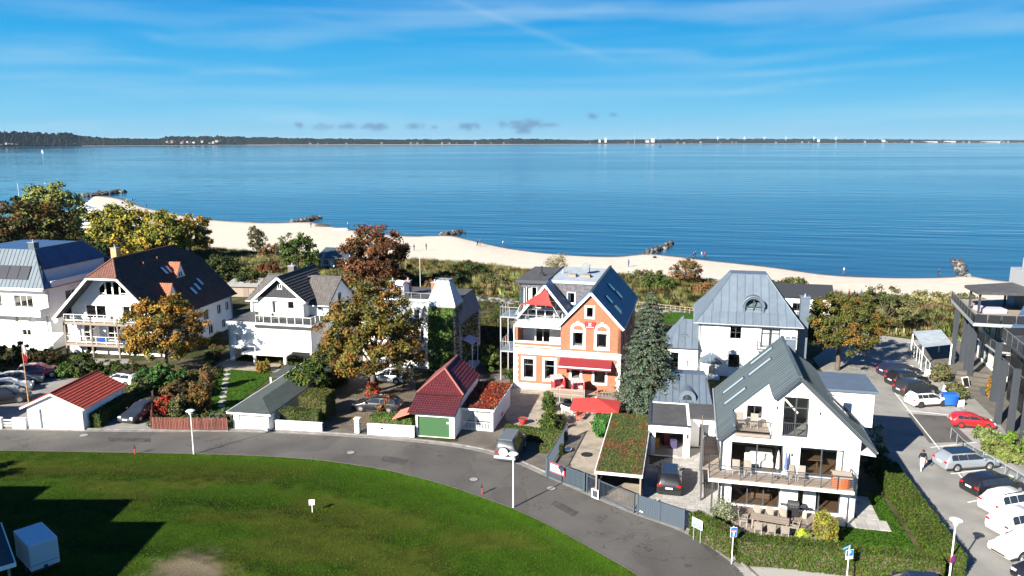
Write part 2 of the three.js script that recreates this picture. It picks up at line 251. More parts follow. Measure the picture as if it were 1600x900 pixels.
{
  const P = [], W = []; let prev = null;
  for (let X = -480; X <= 2150; X += 1.6) {
    const c = coastAt(X), bumpy = (s) => (0.82 + 0.3 * fbm(X * 0.16, s, 4, 0, 5)), h = c.top * bumpy(1);
    const rows = []; for (let k = 1; k < 12; k++) rows.push([30 + k * 42, h * Math.pow(k / 11, 0.8) * (0.86 + 0.22 * vnoise(X * 0.55 + k * 3.7, k * 5.3, 0, k)) + 4 * vnoise(X * 1.3, k * 7.7, 0, 3)]); const L = [[0, SEA - 1], [6, SEA + 2], [18, SEA + 3 + 8 * vnoise(X * 0.35, 3)], ...rows, [1600, h * 0.3]].map(([d, y]) => { const k = (c.D + d * c.D / 6000) / c.D; return [c.x * k, y, c.z * k]; });
    if (prev) for (let k = 0; k < L.length - 1; k++) { (k < 1 ? W : P).push([prev[k], L[k], L[k + 1]], [prev[k], L[k + 1], prev[k + 1]]); }
    prev = L;
  }
  const g = tris(P);   struct('wooded_hills', g, matte({ map: mottled([0.016, 0.019, 0.012], 0.9, 0.8, 260, 256, 16, 9) }));
  struct('far_beach', tris(W), plain(0.36, 0.33, 0.29));
}
// roads
const roadN = spline(pix([[-400, 690], [-150, 674], [0, 672], [130, 674], [240, 675], [370, 675], [490, 679], [580, 685], [650, 691], [715, 699], [760, 708], [800, 721], [850, 743], [940, 783], [990, 803], [1070, 833], [1145, 881], [1190, 925], [1260, 1010]]), 90);
const roadS = spline(pix([[-400, 716], [-150, 704], [0, 703.5], [150, 706], [300, 708.5], [400, 711.5], [500, 718.5], [600, 733], [650, 744.5], [700, 758], [750, 775], [800, 793], [850, 815.5], [900, 842], [950, 870], [1000, 900], [1060, 950], [1120, 1010]]), 90);
struct('road', sheet([...roadN, ...roadS.slice().reverse()], 0.0), M.asphalt);
function ribbon(line, off, w, y0, y1) {   // a low kerb following a line
  const A = [], Bq = []; line.forEach((p, i) => { const d = line[Math.min(i + 1, line.length - 1)].clone().sub(line[Math.max(i - 1, 0)]).normalize(), n = V(-d.z, 0, d.x); A.push(p.clone().addScaledVector(n, off)); Bq.push(p.clone().addScaledVector(n, off + w)); });
  const o = []; for (let i = 0; i < line.length - 1; i++) { const q = (v, y) => [v.x, y, v.z]; const a = q(A[i], y1), b = q(A[i + 1], y1), c = q(Bq[i + 1], y1), d = q(Bq[i], y1), a0 = q(A[i], y0), b0 = q(A[i + 1], y0), c0 = q(Bq[i + 1], y0), d0 = q(Bq[i], y0); o.push([a, c, b], [a, d, c], [a, b, b0], [a, b0, a0], [d, d0, c0], [d, c0, c]); } return tris(o);
}
struct('kerb', ribbon(roadS, 0, 0.07, -0.08, 0.03), M.asphalt);
struct('gutter', ribbon(roadN, -0.45, 0.42, -0.08, 0.012), M.kerb);
struct('kerb', ribbon(roadN, -0.6, 0.14, -0.08, 0.1), M.kerb);
{ // meadow: one large unrepeated colour map, worn patch of dry ground at the bottom
  const edge = roadS.map((p, i) => { const d = roadS[Math.min(i + 1, roadS.length - 1)].clone().sub(roadS[Math.max(i - 1, 0)]).normalize(); return p.clone().add(V(-d.z, 0, d.x).multiplyScalar(0.15)); });
  const x0 = -62, x1 = 12, z0 = -64, z1 = -22, bare = at(292, 896);
  const dc = [], t = dataTex(2048, (u, v, i, j) => {
    const x = lerp(x0, x1, u), z = lerp(z0, z1, v), f = fbm(x * 0.14 + 3, z * 0.3, 3, 0, 2), h = fbm(x * 1.1, z * 1.5, 3, 0, 6), g = hash(i, j, 4);
    let de = 40; if (i % 8 === 0 || dc[j] === undefined) { for (let q = 0; q < edge.length; q += 2) de = Math.min(de, Math.hypot(edge[q].x - x, edge[q].z - z)); dc[j] = de; } else de = dc[j];
    const k = 0.78 + 0.6 * (h - 0.5) + (g - 0.5) * 0.45 + 0.75 * (vnoise(de * 0.75 + 1.2 * h, x * 0.045, 0, 15) - 0.5);
    let c = mix3([0.031, 0.066, 0.005], [0.056, 0.07, 0.01], smooth(0.42, 0.62, f));
    c = mix3(c, [0.044, 0.108, 0.006], (1 - smooth(0.6, 3.6, de + 2.2 * (h - 0.5))) * 0.85);
    const r = Math.hypot((x - bare.x) / 2.5, (z - bare.z) / 2.6); if (r < 2.5) { const b = smooth(1.25, 0.55, r + (fbm(x * 0.9, z * 0.9, 4, 0, 41) - 0.5) * 1.5 + (g - 0.5) * 0.5); c = mix3(c, [0.17, 0.13, 0.095], b * 0.8); }
    return lin(c.map((q) => q * k));
  }, { m: 1024 });
  t.wrapS = t.wrapT = THREE.ClampToEdgeWrapping;
  const g = sheet([...edge, V(30, 0, 60), V(-150, 0, 60)], 0.03), gn = norm(g), p = gn.attributes.position, uv = gn.attributes.uv; for (let i = 0; i < p.count; i++) uv.setXY(i, (p.getX(i) - x0) / (x1 - x0), (p.getZ(i) - z0) / (z1 - z0)); gn.userData.ready = true; gn.userData.keepUV = true; t.repeat.set(1, 1);
  struct('meadow', gn, matte({ map: t, bumpMap: (() => { const b = bumpTex(60, 1, 8, 512, 0.4); b.repeat.set(18, 12); return b; })(), bumpScale: 0.08 }));
  // grass blades
  const r = rng(5), N = 90000, blade = tris([[[-0.02, 0, 0], [0.02, 0, 0], [0.01, 0.1, 0.03]], [[0, 0, -0.02], [0.015, 0, 0.02], [-0.03, 0.09, 0.01]], [[-0.03, 0, 0.02], [-0.01, 0, 0.01], [-0.05, 0.08, -0.03]], [[0.03, 0, 0.01], [0.05, 0, -0.01], [0.06, 0.085, 0.05]]]);
  const im = new THREE.InstancedMesh(blade, matte({ color: rgb(1, 1, 1), side: THREE.DoubleSide }), N), m4 = new THREE.Matrix4(), q = new THREE.Quaternion(), col = new THREE.Color(); let n = 0, guard = 0;
  const S = edge.map((e) => [e.x, e.z]); const inside = (x, z) => { let k = 0; while (k < S.length - 1 && S[k + 1][0] < x) k++; const a = S[k], b = S[Math.min(k + 1, S.length - 1)]; const tt = clamp((x - a[0]) / (b[0] - a[0] || 1)); return z > lerp(a[1], b[1], tt) + 0.06; };
  while (n < N && guard++ < N * 6) {
    const x = lerp(-50, 9, r()), z = lerp(-62.5, -36, Math.pow(r(), 1)); if (!inside(x, z)) continue; const dx = (x - bare.x) / 2.5, dz = (z - bare.z) / 2.6; if (dx * dx + dz * dz < 0.7 + r() * 0.6) continue;
    const f = fbm(x * 0.14 + 3, z * 0.3, 5, 0, 2), s = 0.5 + r() * 0.9; q.setFromAxisAngle(V(0, 1, 0), r() * 6.28); m4.compose(V(x, 0.03, z), q, V(s, s * 0.55, s)); im.setMatrixAt(n, m4);
    const k = 0.7 + r() * 0.7, dry = r() < 0.15 + 0.5 * smooth(0.45, 0.62, f); dry ? col.setRGB(0.06 * k, 0.078 * k, 0.01 * k) : col.setRGB(0.037 * k, 0.086 * k, 0.005 * k); im.setColorAt(n++, col);
  }
  im.count = n; im.name = 'meadow_grass'; im.castShadow = im.receiveShadow = true; tag(im, 'short mown grass blades covering the meadow beside the road', 'grass', null, 'stuff'); scene.add(im);
}
const yard = (name, px_, m, y = -0.03) => struct(name, sheet(pix(px_), y), m);
yard('parking_yard', [[-300, 671], [-5, 671], [44, 668], [60, 640], [150, 580], [215, 575], [205, 600], [190, 640], [140, 673], [245, 673], [240, 655], [262, 610], [200, 560], [60, 560], [-300, 570]], M.asphaltB);
yard('gravel_drive', [[489, 678], [582, 684], [575, 662], [652, 660], [650, 600], [640, 545], [545, 560], [510, 600], [495, 645]], M.gravel);
yard('garage_forecourt', [[640, 690], [715, 699], [760, 708], [800, 722], [852, 742], [886, 700], [850, 690], [800, 650], [795, 560], [745, 540], [720, 640], [716, 690]], M.gravel, -0.026);
yard('stone_terrace', [[790, 655], [850, 690], [884, 704], [858, 744], [990, 802], [1015, 720], [1010, 640], [960, 600], [790, 600]], M.stone, -0.02);
yard('garden_lawn', [[318, 640], [356, 646], [425, 585], [405, 574], [372, 572], [345, 575]], M.lawn);
yard('back_lawn', [[1030, 503], [1095, 503], [1095, 488], [1040, 487]], M.lawn);
yard('hedged_lawn', [[1305, 850], [1425, 880], [1440, 870], [1375, 770], [1330, 775]], M.lawn, -0.024);
yard('street', [[1145, 883], [1075, 836], [1180, 960], [1300, 1100], [1760, 1100], [1700, 880], [1640, 760], [1560, 660], [1500, 600], [1440, 560], [1415, 538], [1300, 538], [1270, 560], [1300, 600], [1338, 650], [1352, 690], [1392, 745], [1478, 890], [1470, 900]], M.asphaltB, -0.02);
yard('promenade', [[-50, 410], [300, 438], [420, 434], [640, 453], [760, 463], [900, 476], [1040, 482], [1150, 496], [1260, 507], [1350, 520], [1440, 532], [1700, 560], [1700, 575], [1430, 545], [1340, 536], [1250, 518], [1150, 506], [1040, 490], [900, 484], [760, 471], [640, 460], [420, 440], [300, 444], [-50, 418]], M.concrete, -0.035);
yard('restaurant_forecourt', [[1446, 568], [1500, 640], [1560, 710], [1700, 860], [1800, 860], [1800, 520], [1480, 520], [1420, 545]], std({ map: mottled([0.1, 0.092, 0.08], 0.25, 0.3, 4, 256, 8, 66) }), -0.024);
{ const p = struct('garden_path', sheet(pix([[345, 636], [349, 636], [357, 577], [354, 577]]), -0.022), M.gravel), r = rng(6); for (let k = 0; k < 9; k++) { const q = at(lerp(346.5, 355.5, k / 8), lerp(634, 578, k / 8)); obj('stepping_stone', rbx(-0.32, 0.32, 0, 0.05, -0.34, 0.34, 0.02, 1).rotateY(r()).translate(q.x, -0.022, q.z), M.paver[k % 4], p); } }
for (const q of [[[1092, 850], [1112, 845], [1132, 862], [1116, 870]], [[600, 712], [640, 718], [632, 727], [594, 720]], [[170, 684], [236, 685], [236, 691], [168, 690]], [[868, 782], [905, 800], [897, 808], [860, 788]]]) struct('asphalt_patch', sheet(pix(q), 0.004), matte({ map: mottled([0.066, 0.063, 0.06], 0.3, 0.4, 3, 128, 8, 67) }));
M.straw = matte({ map: dataTex(512, (u, v, i, j) => { const f = fbm(u * 9, v * 9, 5, 9, 21), k = 0.7 + 0.5 * f + (hash(i, j, 8) - 0.5) * 0.5; return lin(mix3([0.085 * k, 0.095 * k, 0.03 * k], [0.2 * k, 0.165 * k, 0.085 * k], smooth(0.4, 0.66, fbm(u * 7 + 2, v * 7, 4, 7, 28)))); }, { size: 24 }), bumpMap: B.coarse, bumpScale: 0.2 });
struct('dune', sheet([...pix([[-50, 408], [300, 436], [420, 432], [640, 451], [760, 461], [900, 474], [1040, 480], [1150, 494], [1260, 505], [1350, 518], [1440, 530], [1700, 558]]), ...dune.filter((p) => p.x > -130 && p.x < 130).reverse()], -0.045), M.straw);

// ---------------------------------------------------------------- builders
const faceM = (face) => new THREE.Matrix4().makeRotationY((face.a || 0) * Math.PI / 180).setPosition(face.x || 0, face.y || 0, face.z || 0);
// a window set into a wall face: the frame is the part, panes and sill are its pieces
function win(parent, face, [x0, y0, x1, y1], o = {}) {
  const { fm = M.trim, cols = 2, rows = 1, d = 0.1, t = 0.07, sill = true, glass = M.glass, name = 'window', curtain, blind, rowAt, sm = M.trim } = o, z = -d, F = [];
  F.push(bx(x0, x1, y0, y0 + t, z - 0.06, z), bx(x0, x1, y1 - t, y1, z - 0.06, z), bx(x0, x0 + t, y0 + t, y1 - t, z - 0.06, z), bx(x1 - t, x1, y0 + t, y1 - t, z - 0.06, z));
  const xs = [], ys = []; for (let i = 0; i <= cols; i++) xs.push(lerp(x0, x1, i / cols)); for (let j = 0; j <= rows; j++) ys.push(lerp(y0, y1, j / rows)); if (rowAt) { ys.length = 0; ys.push(y0, lerp(y0, y1, rowAt), y1); }
  for (let i = 1; i < xs.length - 1; i++) F.push(bx(xs[i] - t * 0.5, xs[i] + t * 0.5, y0 + t, y1 - t, z - 0.055, z - 0.004));
  for (let j = 1; j < ys.length - 1; j++) F.push(bx(x0 + t, x1 - t, ys[j] - t * 0.4, ys[j] + t * 0.4, z - 0.05, z - 0.008));
  const w = obj(name, F.map((g) => place(g, face)), fm, parent);
  for (let i = 0; i < xs.length - 1; i++) for (let j = 0; j < ys.length - 1; j++) { const g = new THREE.PlaneGeometry(xs[i + 1] - xs[i] - t * 0.6, ys[j + 1] - ys[j] - t * 0.6).translate((xs[i] + xs[i + 1]) / 2, (ys[j] + ys[j + 1]) / 2, z - 0.03); obj('pane', place(g, face), glass, w); }
  if (sill) obj('sill', place(bx(x0 - 0.06, x1 + 0.06, y0 - 0.06, y0 - 0.004, -d, 0.07), face), sm, w);
  if (curtain) for (const [a, b] of curtain) { const xa = lerp(x0, x1, a), xb = lerp(x0, x1, b), P = [], n = 12; for (let i = 0; i < n; i++) { const u0 = lerp(xa, xb, i / n), u1 = lerp(xa, xb, (i + 1) / n), q = (k) => z - 0.25 + 0.03 * Math.sin(k * 2.6); P.push([[u0, y0, q(i)], [u1, y0, q(i + 1)], [u1, y1, q(i + 1)]], [[u0, y0, q(i)], [u1, y1, q(i + 1)], [u0, y1, q(i)]]); } obj('curtain', place(tris(P), face), M.curtain, w); }
  if (blind) obj('blind', place(bx(x0 + t, x1 - t, lerp(y0, y1, 1 - blind), y1 - t, z - 0.14, z - 0.1), face), M.curtain, w);
  return w;
}
// a wall with its windows; wins: [[x0,y0,x1,y1], options]
function facade(parent, outline, wins, face, m, t = 0.3, name = 'wall', label) {
  const w = obj(name, wall(outline, wins.map((q) => q[1]?.outline ?? q[0]), t, face), m, parent); if (label) w.userData.label = label;
  for (const [r, o] of wins) if (!o?.open) win(parent, face, r, o);
  return w;
}
const basis = (pts) => { const p = pts.map((q) => V(...q)), n = V(); for (let i = 0; i < p.length; i++) { const a = p[i], b = p[(i + 1) % p.length]; n.add(V((a.y - b.y) * (a.z + b.z), (a.z - b.z) * (a.x + b.x), (a.x - b.x) * (a.y + b.y))); } n.normalize(); const U = Math.abs(n.y) > 0.995 ? V(1, 0, 0) : V(0, 1, 0).cross(n).normalize(), W = n.clone().cross(U); return { p, n, U, W, o: p[0] }; };
const clip = (poly, f) => { const o = []; for (let i = 0; i < poly.length; i++) { const a = poly[i], b = poly[(i + 1) % poly.length], fa = f(a), fb = f(b); if (fa >= 0) o.push(a); if (fa * fb < 0) { const t = fa / (fa - fb); o.push([lerp(a[0], b[0], t), lerp(a[1], b[1], t)]); } } return o; };
// standing-seam roof: every sheet between two seams is a piece of its own
function panelRoof(parent, pts, sp, mats, t = 0.05, name = 'roof_panel', seam = 0.05, turn = false) {
  const b = basis(pts), U = turn ? b.W : b.U, W = turn ? b.U.clone().negate() : b.W, P = b.p.map((q) => { const r = q.clone().sub(b.o); return [r.dot(U), r.dot(W)]; });
  const u0 = Math.min(...P.map((q) => q[0])), u1 = Math.max(...P.map((q) => q[0])), n = Math.max(1, Math.round((u1 - u0) / sp)), w = (u1 - u0) / n, r = rng(Math.round(u1 * 991 + pts[0][0] * 77 + n));
  const up = (u, v, h) => { const q = b.o.clone().addScaledVector(U, u).addScaledVector(W, v).addScaledVector(b.n, h); return [q.x, q.y, q.z]; };
  for (let i = 0; i < n; i++) {
    const a = u0 + i * w + 0.012, c = u0 + (i + 1) * w - 0.012; let q = clip(clip(P, (p) => p[0] - a), (p) => c - p[0]); q = q.filter((p, k) => { const z = q[(k + 1) % q.length]; return Math.hypot(p[0] - z[0], p[1] - z[1]) > 1e-3; }); if (q.length < 3) continue;
    const gs = [slab(q.map((p) => up(p[0], p[1], t + r() * 0.004)), t)];
    const at_ = q.filter((p) => p[0] < a + 0.01).map((p) => p[1]); if (seam && at_.length > 1) { const v0 = Math.min(...at_), v1 = Math.max(...at_); if (v1 - v0 > 0.1) gs.push(slab([[a, v0], [a + 0.035, v0], [a + 0.035, v1], [a, v1]].map((p) => up(p[0], p[1], t + seam)), seam)); }
    obj(name, gs, mats[Math.floor(r() * mats.length)], parent);
  }
}
// tiled roof: rows of overlapping pan tiles, joined (too small to pick apart)
function tileRoof(parent, pts, tw, tl, base, vary, m, name = 'roof_tiles', hump = 0.045, step = 0.04, seed = 3) {
  const b = basis(pts), P = b.p.map((q) => { const r = q.clone().sub(b.o); return [r.dot(b.U), r.dot(b.W)]; }), r = rng(seed), pos = [], col = [];
  const U0 = Math.min(...P.map((q) => q[0])), U1 = Math.max(...P.map((q) => q[0])), V0 = Math.min(...P.map((q) => q[1])), V1 = Math.max(...P.map((q) => q[1]));
  const up = (u, v, h) => { const q = b.o.clone().addScaledVector(b.U, u).addScaledVector(b.W, v).addScaledVector(b.n, h + 0.01); return [q.x, q.y, q.z]; };
  for (let v = V0; v < V1 - 0.05; v += tl) {
    const mid = v + tl * 0.5; let cross = []; for (let i = 0; i < P.length; i++) { const a = P[i], c = P[(i + 1) % P.length]; if ((a[1] - mid) * (c[1] - mid) < 0) cross.push(lerp(a[0], c[0], (mid - a[1]) / (c[1] - a[1]))); } if (cross.length < 2) continue; const ua = Math.min(...cross), ub = Math.max(...cross);
    const vt = Math.min(v + tl * 1.06, V1);
    for (let u = ua; u < ub - 0.03; u += tw) {
      const e = Math.min(u + tw, ub), k = 1 + (r() - 0.5) * vary, c = base.map((x) => x * k), dz = (r() - 0.5) * 0.008, S = 3, h = (s) => hump * (s < 0.34 ? Math.sin(s / 0.34 * Math.PI) : -0.12 * Math.sin((s - 0.34) / 0.66 * Math.PI));
      for (let s = 0; s < S; s++) { const q0 = [0, 0.17, 0.34, 1][s], q1 = [0, 0.17, 0.34, 1][s + 1], a = lerp(u, e, q0), d = lerp(u, e, q1), A = up(a, v, step + h(q0) + dz), Bq = up(d, v, step + h(q1) + dz), C = up(d, vt, h(q1) * 0.9), D = up(a, vt, h(q0) * 0.9), A0 = up(a, v, 0), B0 = up(d, v, 0); pos.push(A, Bq, C, A, C, D, A0, B0, Bq, A0, Bq, A); for (let z = 0; z < 12; z++) col.push(...c); }
    }
  }
  const g = new THREE.BufferGeometry(); g.setAttribute('position', new THREE.Float32BufferAttribute(pos.flat(), 3)); g.setAttribute('color', new THREE.Float32BufferAttribute(col, 3)); g.computeVertexNormals();
  const o = obj(name, g, m, parent); o.userData.kind = 'stuff'; return o;
}
M.tile = std({ vertexColors: true, roughness: 0.75, bumpMap: B.fine, bumpScale: 0.006 });
const ridge = (parent, p, q, m, w = 0.22, name = 'ridge_cap') => obj(name, [bar(p, q, w, 0.1)], m, parent);
// rails
function railing(parent, pts, h, m, { glass, posts = 1.2, bars = 0, name = 'railing', solid } = {}) {
  const F = []; let G = [];
  for (let i = 0; i < pts.length - 1; i++) {
    const a = V(...pts[i]), b = V(...pts[i + 1]), L = a.distanceTo(b), n = Math.max(1, Math.round(L / posts)), up = (q, y) => [q.x, q.y + y, q.z];
    F.push(bar(up(a, h), up(b, h), 0.05, 0.05)); for (let k = 0; k <= n; k++) { const q = a.clone().lerp(b, k / n); F.push(bar(up(q, 0), up(q, h - 0.026), 0.045)); }
    if (bars) { const nb = Math.round(L / bars); for (let k = 1; k < nb; k++) { const q = a.clone().lerp(b, k / nb); F.push(bar(up(q, 0.08), up(q, h - 0.03), 0.018)); } F.push(bar(up(a, 0.08), up(b, 0.08), 0.03)); }
    if (glass || solid) for (let k = 0; k < n; k++) { const p = a.clone().lerp(b, (k + 0.05) / n), q = a.clone().lerp(b, (k + 0.95) / n), o = glass ? [[up(p, 0.1), up(q, 0.1), up(q, h - 0.08)], [up(p, 0.1), up(q, h - 0.08), up(p, h - 0.08)]] : null; G.push(o ? tris(o) : bar(up(p, h * 0.5), up(q, h * 0.5), 0.03, h * 0.8)); }
  }
  const r = obj(name, F, m, parent); for (const g of G) obj('panel', g, glass || solid, r); return r;
}

// ---------------------------------------------------------------- plants
function leaves(r, list, centre, nrm, size, c, jit = 0.9) {   // one leaf quad with random turn
  const n = V(nrm.x + (r() - 0.5) * jit * 2, nrm.y + (r() - 0.5) * jit * 2, nrm.z + (r() - 0.5) * jit * 2).normalize(), a = V(r() - 0.5, r() - 0.5, r() - 0.5).cross(n).normalize().multiplyScalar(size * 0.5), b = n.clone().cross(a).multiplyScalar(0.75 + r() * 0.5);
  const P = [[-1, 0], [0, -0.9], [1, 0], [0, 0.9]].map(([s, t]) => [centre.x + a.x * s + b.x * t, centre.y + a.y * s + b.y * t, centre.z + a.z * s + b.z * t]);
  list.p.push(...P[0], ...P[1], ...P[2], ...P[0], ...P[2], ...P[3]); for (let i = 0; i < 6; i++) { list.n.push(n.x, n.y, n.z); list.c.push(...c); }
}
function leafGeo(l) { const g = new THREE.BufferGeometry(); g.setAttribute('position', new THREE.Float32BufferAttribute(l.p, 3)); g.setAttribute('normal', new THREE.Float32BufferAttribute(l.n, 3)); g.setAttribute('color', new THREE.Float32BufferAttribute(l.c, 3)); g.setAttribute('uv', new THREE.Float32BufferAttribute(new Float32Array(l.p.length / 3 * 2), 2)); g.userData.ready = true; return g; }
const pick = (r, pal) => { let w = r() * pal.reduce((s, q) => s + q[1], 0); for (const q of pal) { w -= q[1]; if (w <= 0) return q[0]; } return pal[0][0]; };
// a crown of leaf clumps: uneven outline, gaps between clumps
function crown(r, { rx, ry, rz = rx, cy, clumps = 90, per = 110, size = 0.3, spread = 0.85, pal, hollow = 0.45, bottom = -0.75, sd = 1, top }) {
  const l = { p: [], n: [], c: [] }, C = [];
  for (let i = 0, g = 0; i < clumps && g < clumps * 20; g++) {
    const d = V(r() - 0.5, r() - 0.5, r() - 0.5); if (d.length() > 0.5 || d.length() < 0.02) continue; d.normalize(); if (d.y < bottom) continue;
    const az = Math.atan2(d.z, d.x), bump = 0.68 + 0.62 * fbm(az * 1.3 + sd * 9, d.y * 2.2 + sd, 3, 0, 61), k = (hollow + (1 - hollow) * Math.pow(r(), 0.6)) * bump;
    const p = V(d.x * rx * k, cy + d.y * ry * k, d.z * rz * k); const tone = 0.72 + r() * 0.5, base = pick(r, pal), cs = spread * (0.65 + r() * 0.7); C.push(p);
    for (let q = 0; q < per; q++) { const g1 = V((r() + r() + r() - 1.5) / 1.5 * cs, (r() + r() + r() - 1.5) / 1.5 * cs * 0.75, (r() + r() + r() - 1.5) / 1.5 * cs), k2 = tone * (0.75 + r() * 0.5), c0 = r() < 0.72 ? base : pick(r, pal); leaves(r, l, p.clone().add(g1), V(d.x * 0.6 + g1.x / cs * 0.6, 0.45 + d.y * 0.4, d.z * 0.6 + g1.z / cs * 0.6), size * (0.6 + r() * 0.8), c0.map((x) => x * k2)); }
    i++;
  }
  return { g: leafGeo(l), C };
}
function limbs(r, trunkR, h0, C, n = 14, lean = [0, 0], yb = 0) { // tapered trunk with limbs reaching into the crown
  const G = [], top = V(lean[0], h0, lean[1]); let a = V(0, yb, 0); const S = 5; for (let i = 1; i <= S; i++) { const b = V(lean[0] * i / S + (r() - 0.5) * 0.08, lerp(yb, h0, i / S), lean[1] * i / S + (r() - 0.5) * 0.08); G.push(rod(a.toArray(), b.toArray(), trunkR * (1.15 - 0.55 * (i - 1) / S), trunkR * (1.15 - 0.55 * i / S), 9)); a = b; }
  for (let i = 0; i < n && C.length; i++) { const e = C[Math.floor(r() * C.length)], st = V(top.x, lerp(yb + (h0 - yb) * 0.55, h0, r()), top.z), m = st.clone().lerp(e, 0.5).add(V((r() - 0.5) * 0.5, 0.3 + r() * 0.4, (r() - 0.5) * 0.5)); G.push(rod(st.toArray(), m.toArray(), trunkR * 0.42, trunkR * 0.24, 6), rod(m.toArray(), e.toArray(), trunkR * 0.24, trunkR * 0.06, 5)); }
  return G;
}
function tree(name, label, pos, o, group, category = 'tree') {
  const t = thing(name, label, category, pos, 0, group), r = rng(o.seed || 11), { g, C } = crown(r, { sd: (o.seed || 1) % 17, ...o });
  obj('trunk', limbs(r, o.trunk ?? 0.22, o.cy - o.ry * 0.25, C, o.limbs ?? 16, o.lean ?? [0, 0]), M.bark, t); obj('crown', g, M.leaf, t); return t;
}
function shrub(name, label, pos, o, group, category = 'shrub') {
  const t = thing(name, label, category, pos, 0, group), r = rng(o.seed || 7), { g, C } = crown(r, { cy: o.ry * 0.75, clumps: 30, per: 90, size: 0.16, spread: 0.4, bottom: -0.85, hollow: 0.5, sd: (o.seed || 1) % 13, ...o });
  obj('stems', limbs(r, 0.05, o.ry * 0.6, C, 9), M.bark, t); obj('foliage', g, M.leaf, t); return t;
}
function hedge(name, label, from, to, w, h, pal, { seed = 3, size = 0.115, dens = 290, group, y = 0, taper = 0.05, category = 'hedge' } = {}) {
  const a = V(from.x, 0, from.z), b = V(to.x, 0, to.z), L = a.distanceTo(b), t = thing(name, label, category, [(a.x + b.x) / 2, y, (a.z + b.z) / 2], -Math.atan2(b.z - a.z, b.x - a.x) * 180 / Math.PI, group);
  const r = rng(seed), l = { p: [], n: [], c: [] }; obj('opaque_core', bx(-L / 2 + 0.08, L / 2 - 0.08, 0, h - 0.09, -w / 2 + 0.08, w / 2 - 0.08), M.bark, t);  // added solid box, standing in for the shaded inside behind the leaves
  const put = (p, n, k) => leaves(r, l, p, n, size * (0.6 + r() * 0.8), pick(r, pal).map((x) => x * (0.7 + r() * 0.6) * k), 0.8), lump = (x, z) => 0.1 * (fbm(x * 1.1 + seed, z * 1.1, 3, 0, seed) - 0.5) * 2;
  const F = [[V(0, 0, 1), L, h], [V(0, 0, -1), L, h], [V(1, 0, 0), w, h], [V(-1, 0, 0), w, h], [V(0, 1, 0), L, w]];
  for (const [n, fw, fh] of F) { const N = Math.round(fw * fh * dens); for (let i = 0; i < N; i++) { const u = (r() - 0.5) * fw, v = r() * fh, j = (r() - 0.6) * 0.16; let p; if (n.z) p = V(u, v, n.z * (w / 2 + j + lump(u, v))); else if (n.x) p = V(n.x * (L / 2 + j * 0.7), v, u); else p = V(u, h + j * 0.8 + lump(u, v), v - w / 2); const k = 0.7 + 0.6 * fbm((p.x + seed) * 0.9, p.z * 0.9 + p.y * 0.9, 3, 0, 12); put(p, n, k); } }
  obj('foliage', leafGeo(l), M.leaf, t); return t;
}
function spruce(name, label, pos, H, Rr, seed, pal, group) {
  const t = thing(name, label, 'tree', pos, 0, group), r = rng(seed), l = { p: [], n: [], c: [] }, G = [rod([0, 0, 0], [0, H * 0.96, 0], 0.24, 0.03, 8)];
  for (let y = 0.5; y < H; y += 0.3 + 0.12 * r()) {
    const k = y / H, R0 = Rr * Math.pow(1 - k, 0.72) * (k < 0.1 ? 0.8 : 1) + 0.12, nb = Math.round(7 + R0 * 4.5), ph = r() * 6.28;
    for (let b = 0; b < nb; b++) {
      const a = ph + b / nb * 6.283 + (r() - 0.5) * 0.5, L = R0 * (0.7 + r() * 0.45), dir = V(Math.cos(a), 0, Math.sin(a)), tone = 0.7 + r() * 0.6; if (b % 2 === 0) G.push(rod([0, y, 0], [dir.x * L * 0.9, y - L * 0.16, dir.z * L * 0.9], 0.035, 0.01, 4));
      const ns = Math.round(14 + L * 22); for (let s = 0; s < ns; s++) { const q = Math.pow((s + r()) / ns, 0.65), x = q * L, sw = (r() - 0.5) * 0.55 * (0.4 + x * 0.5), p = V(dir.x * x - dir.z * sw, y - x * (0.12 + 0.16 * q) + (q > 0.7 ? (q - 0.7) * 0.5 : 0) - r() * 0.16, dir.z * x + dir.x * sw); leaves(r, l, p, V(dir.x * 0.5, 0.8, dir.z * 0.5), 0.17 * (0.6 + r() * 0.7), pick(r, pal).map((c) => c * tone * (0.75 + r() * 0.5)), 0.6); }
    }
  }
  obj('trunk', G, M.bark, t); obj('crown', leafGeo(l), M.leaf, t); return t;
}
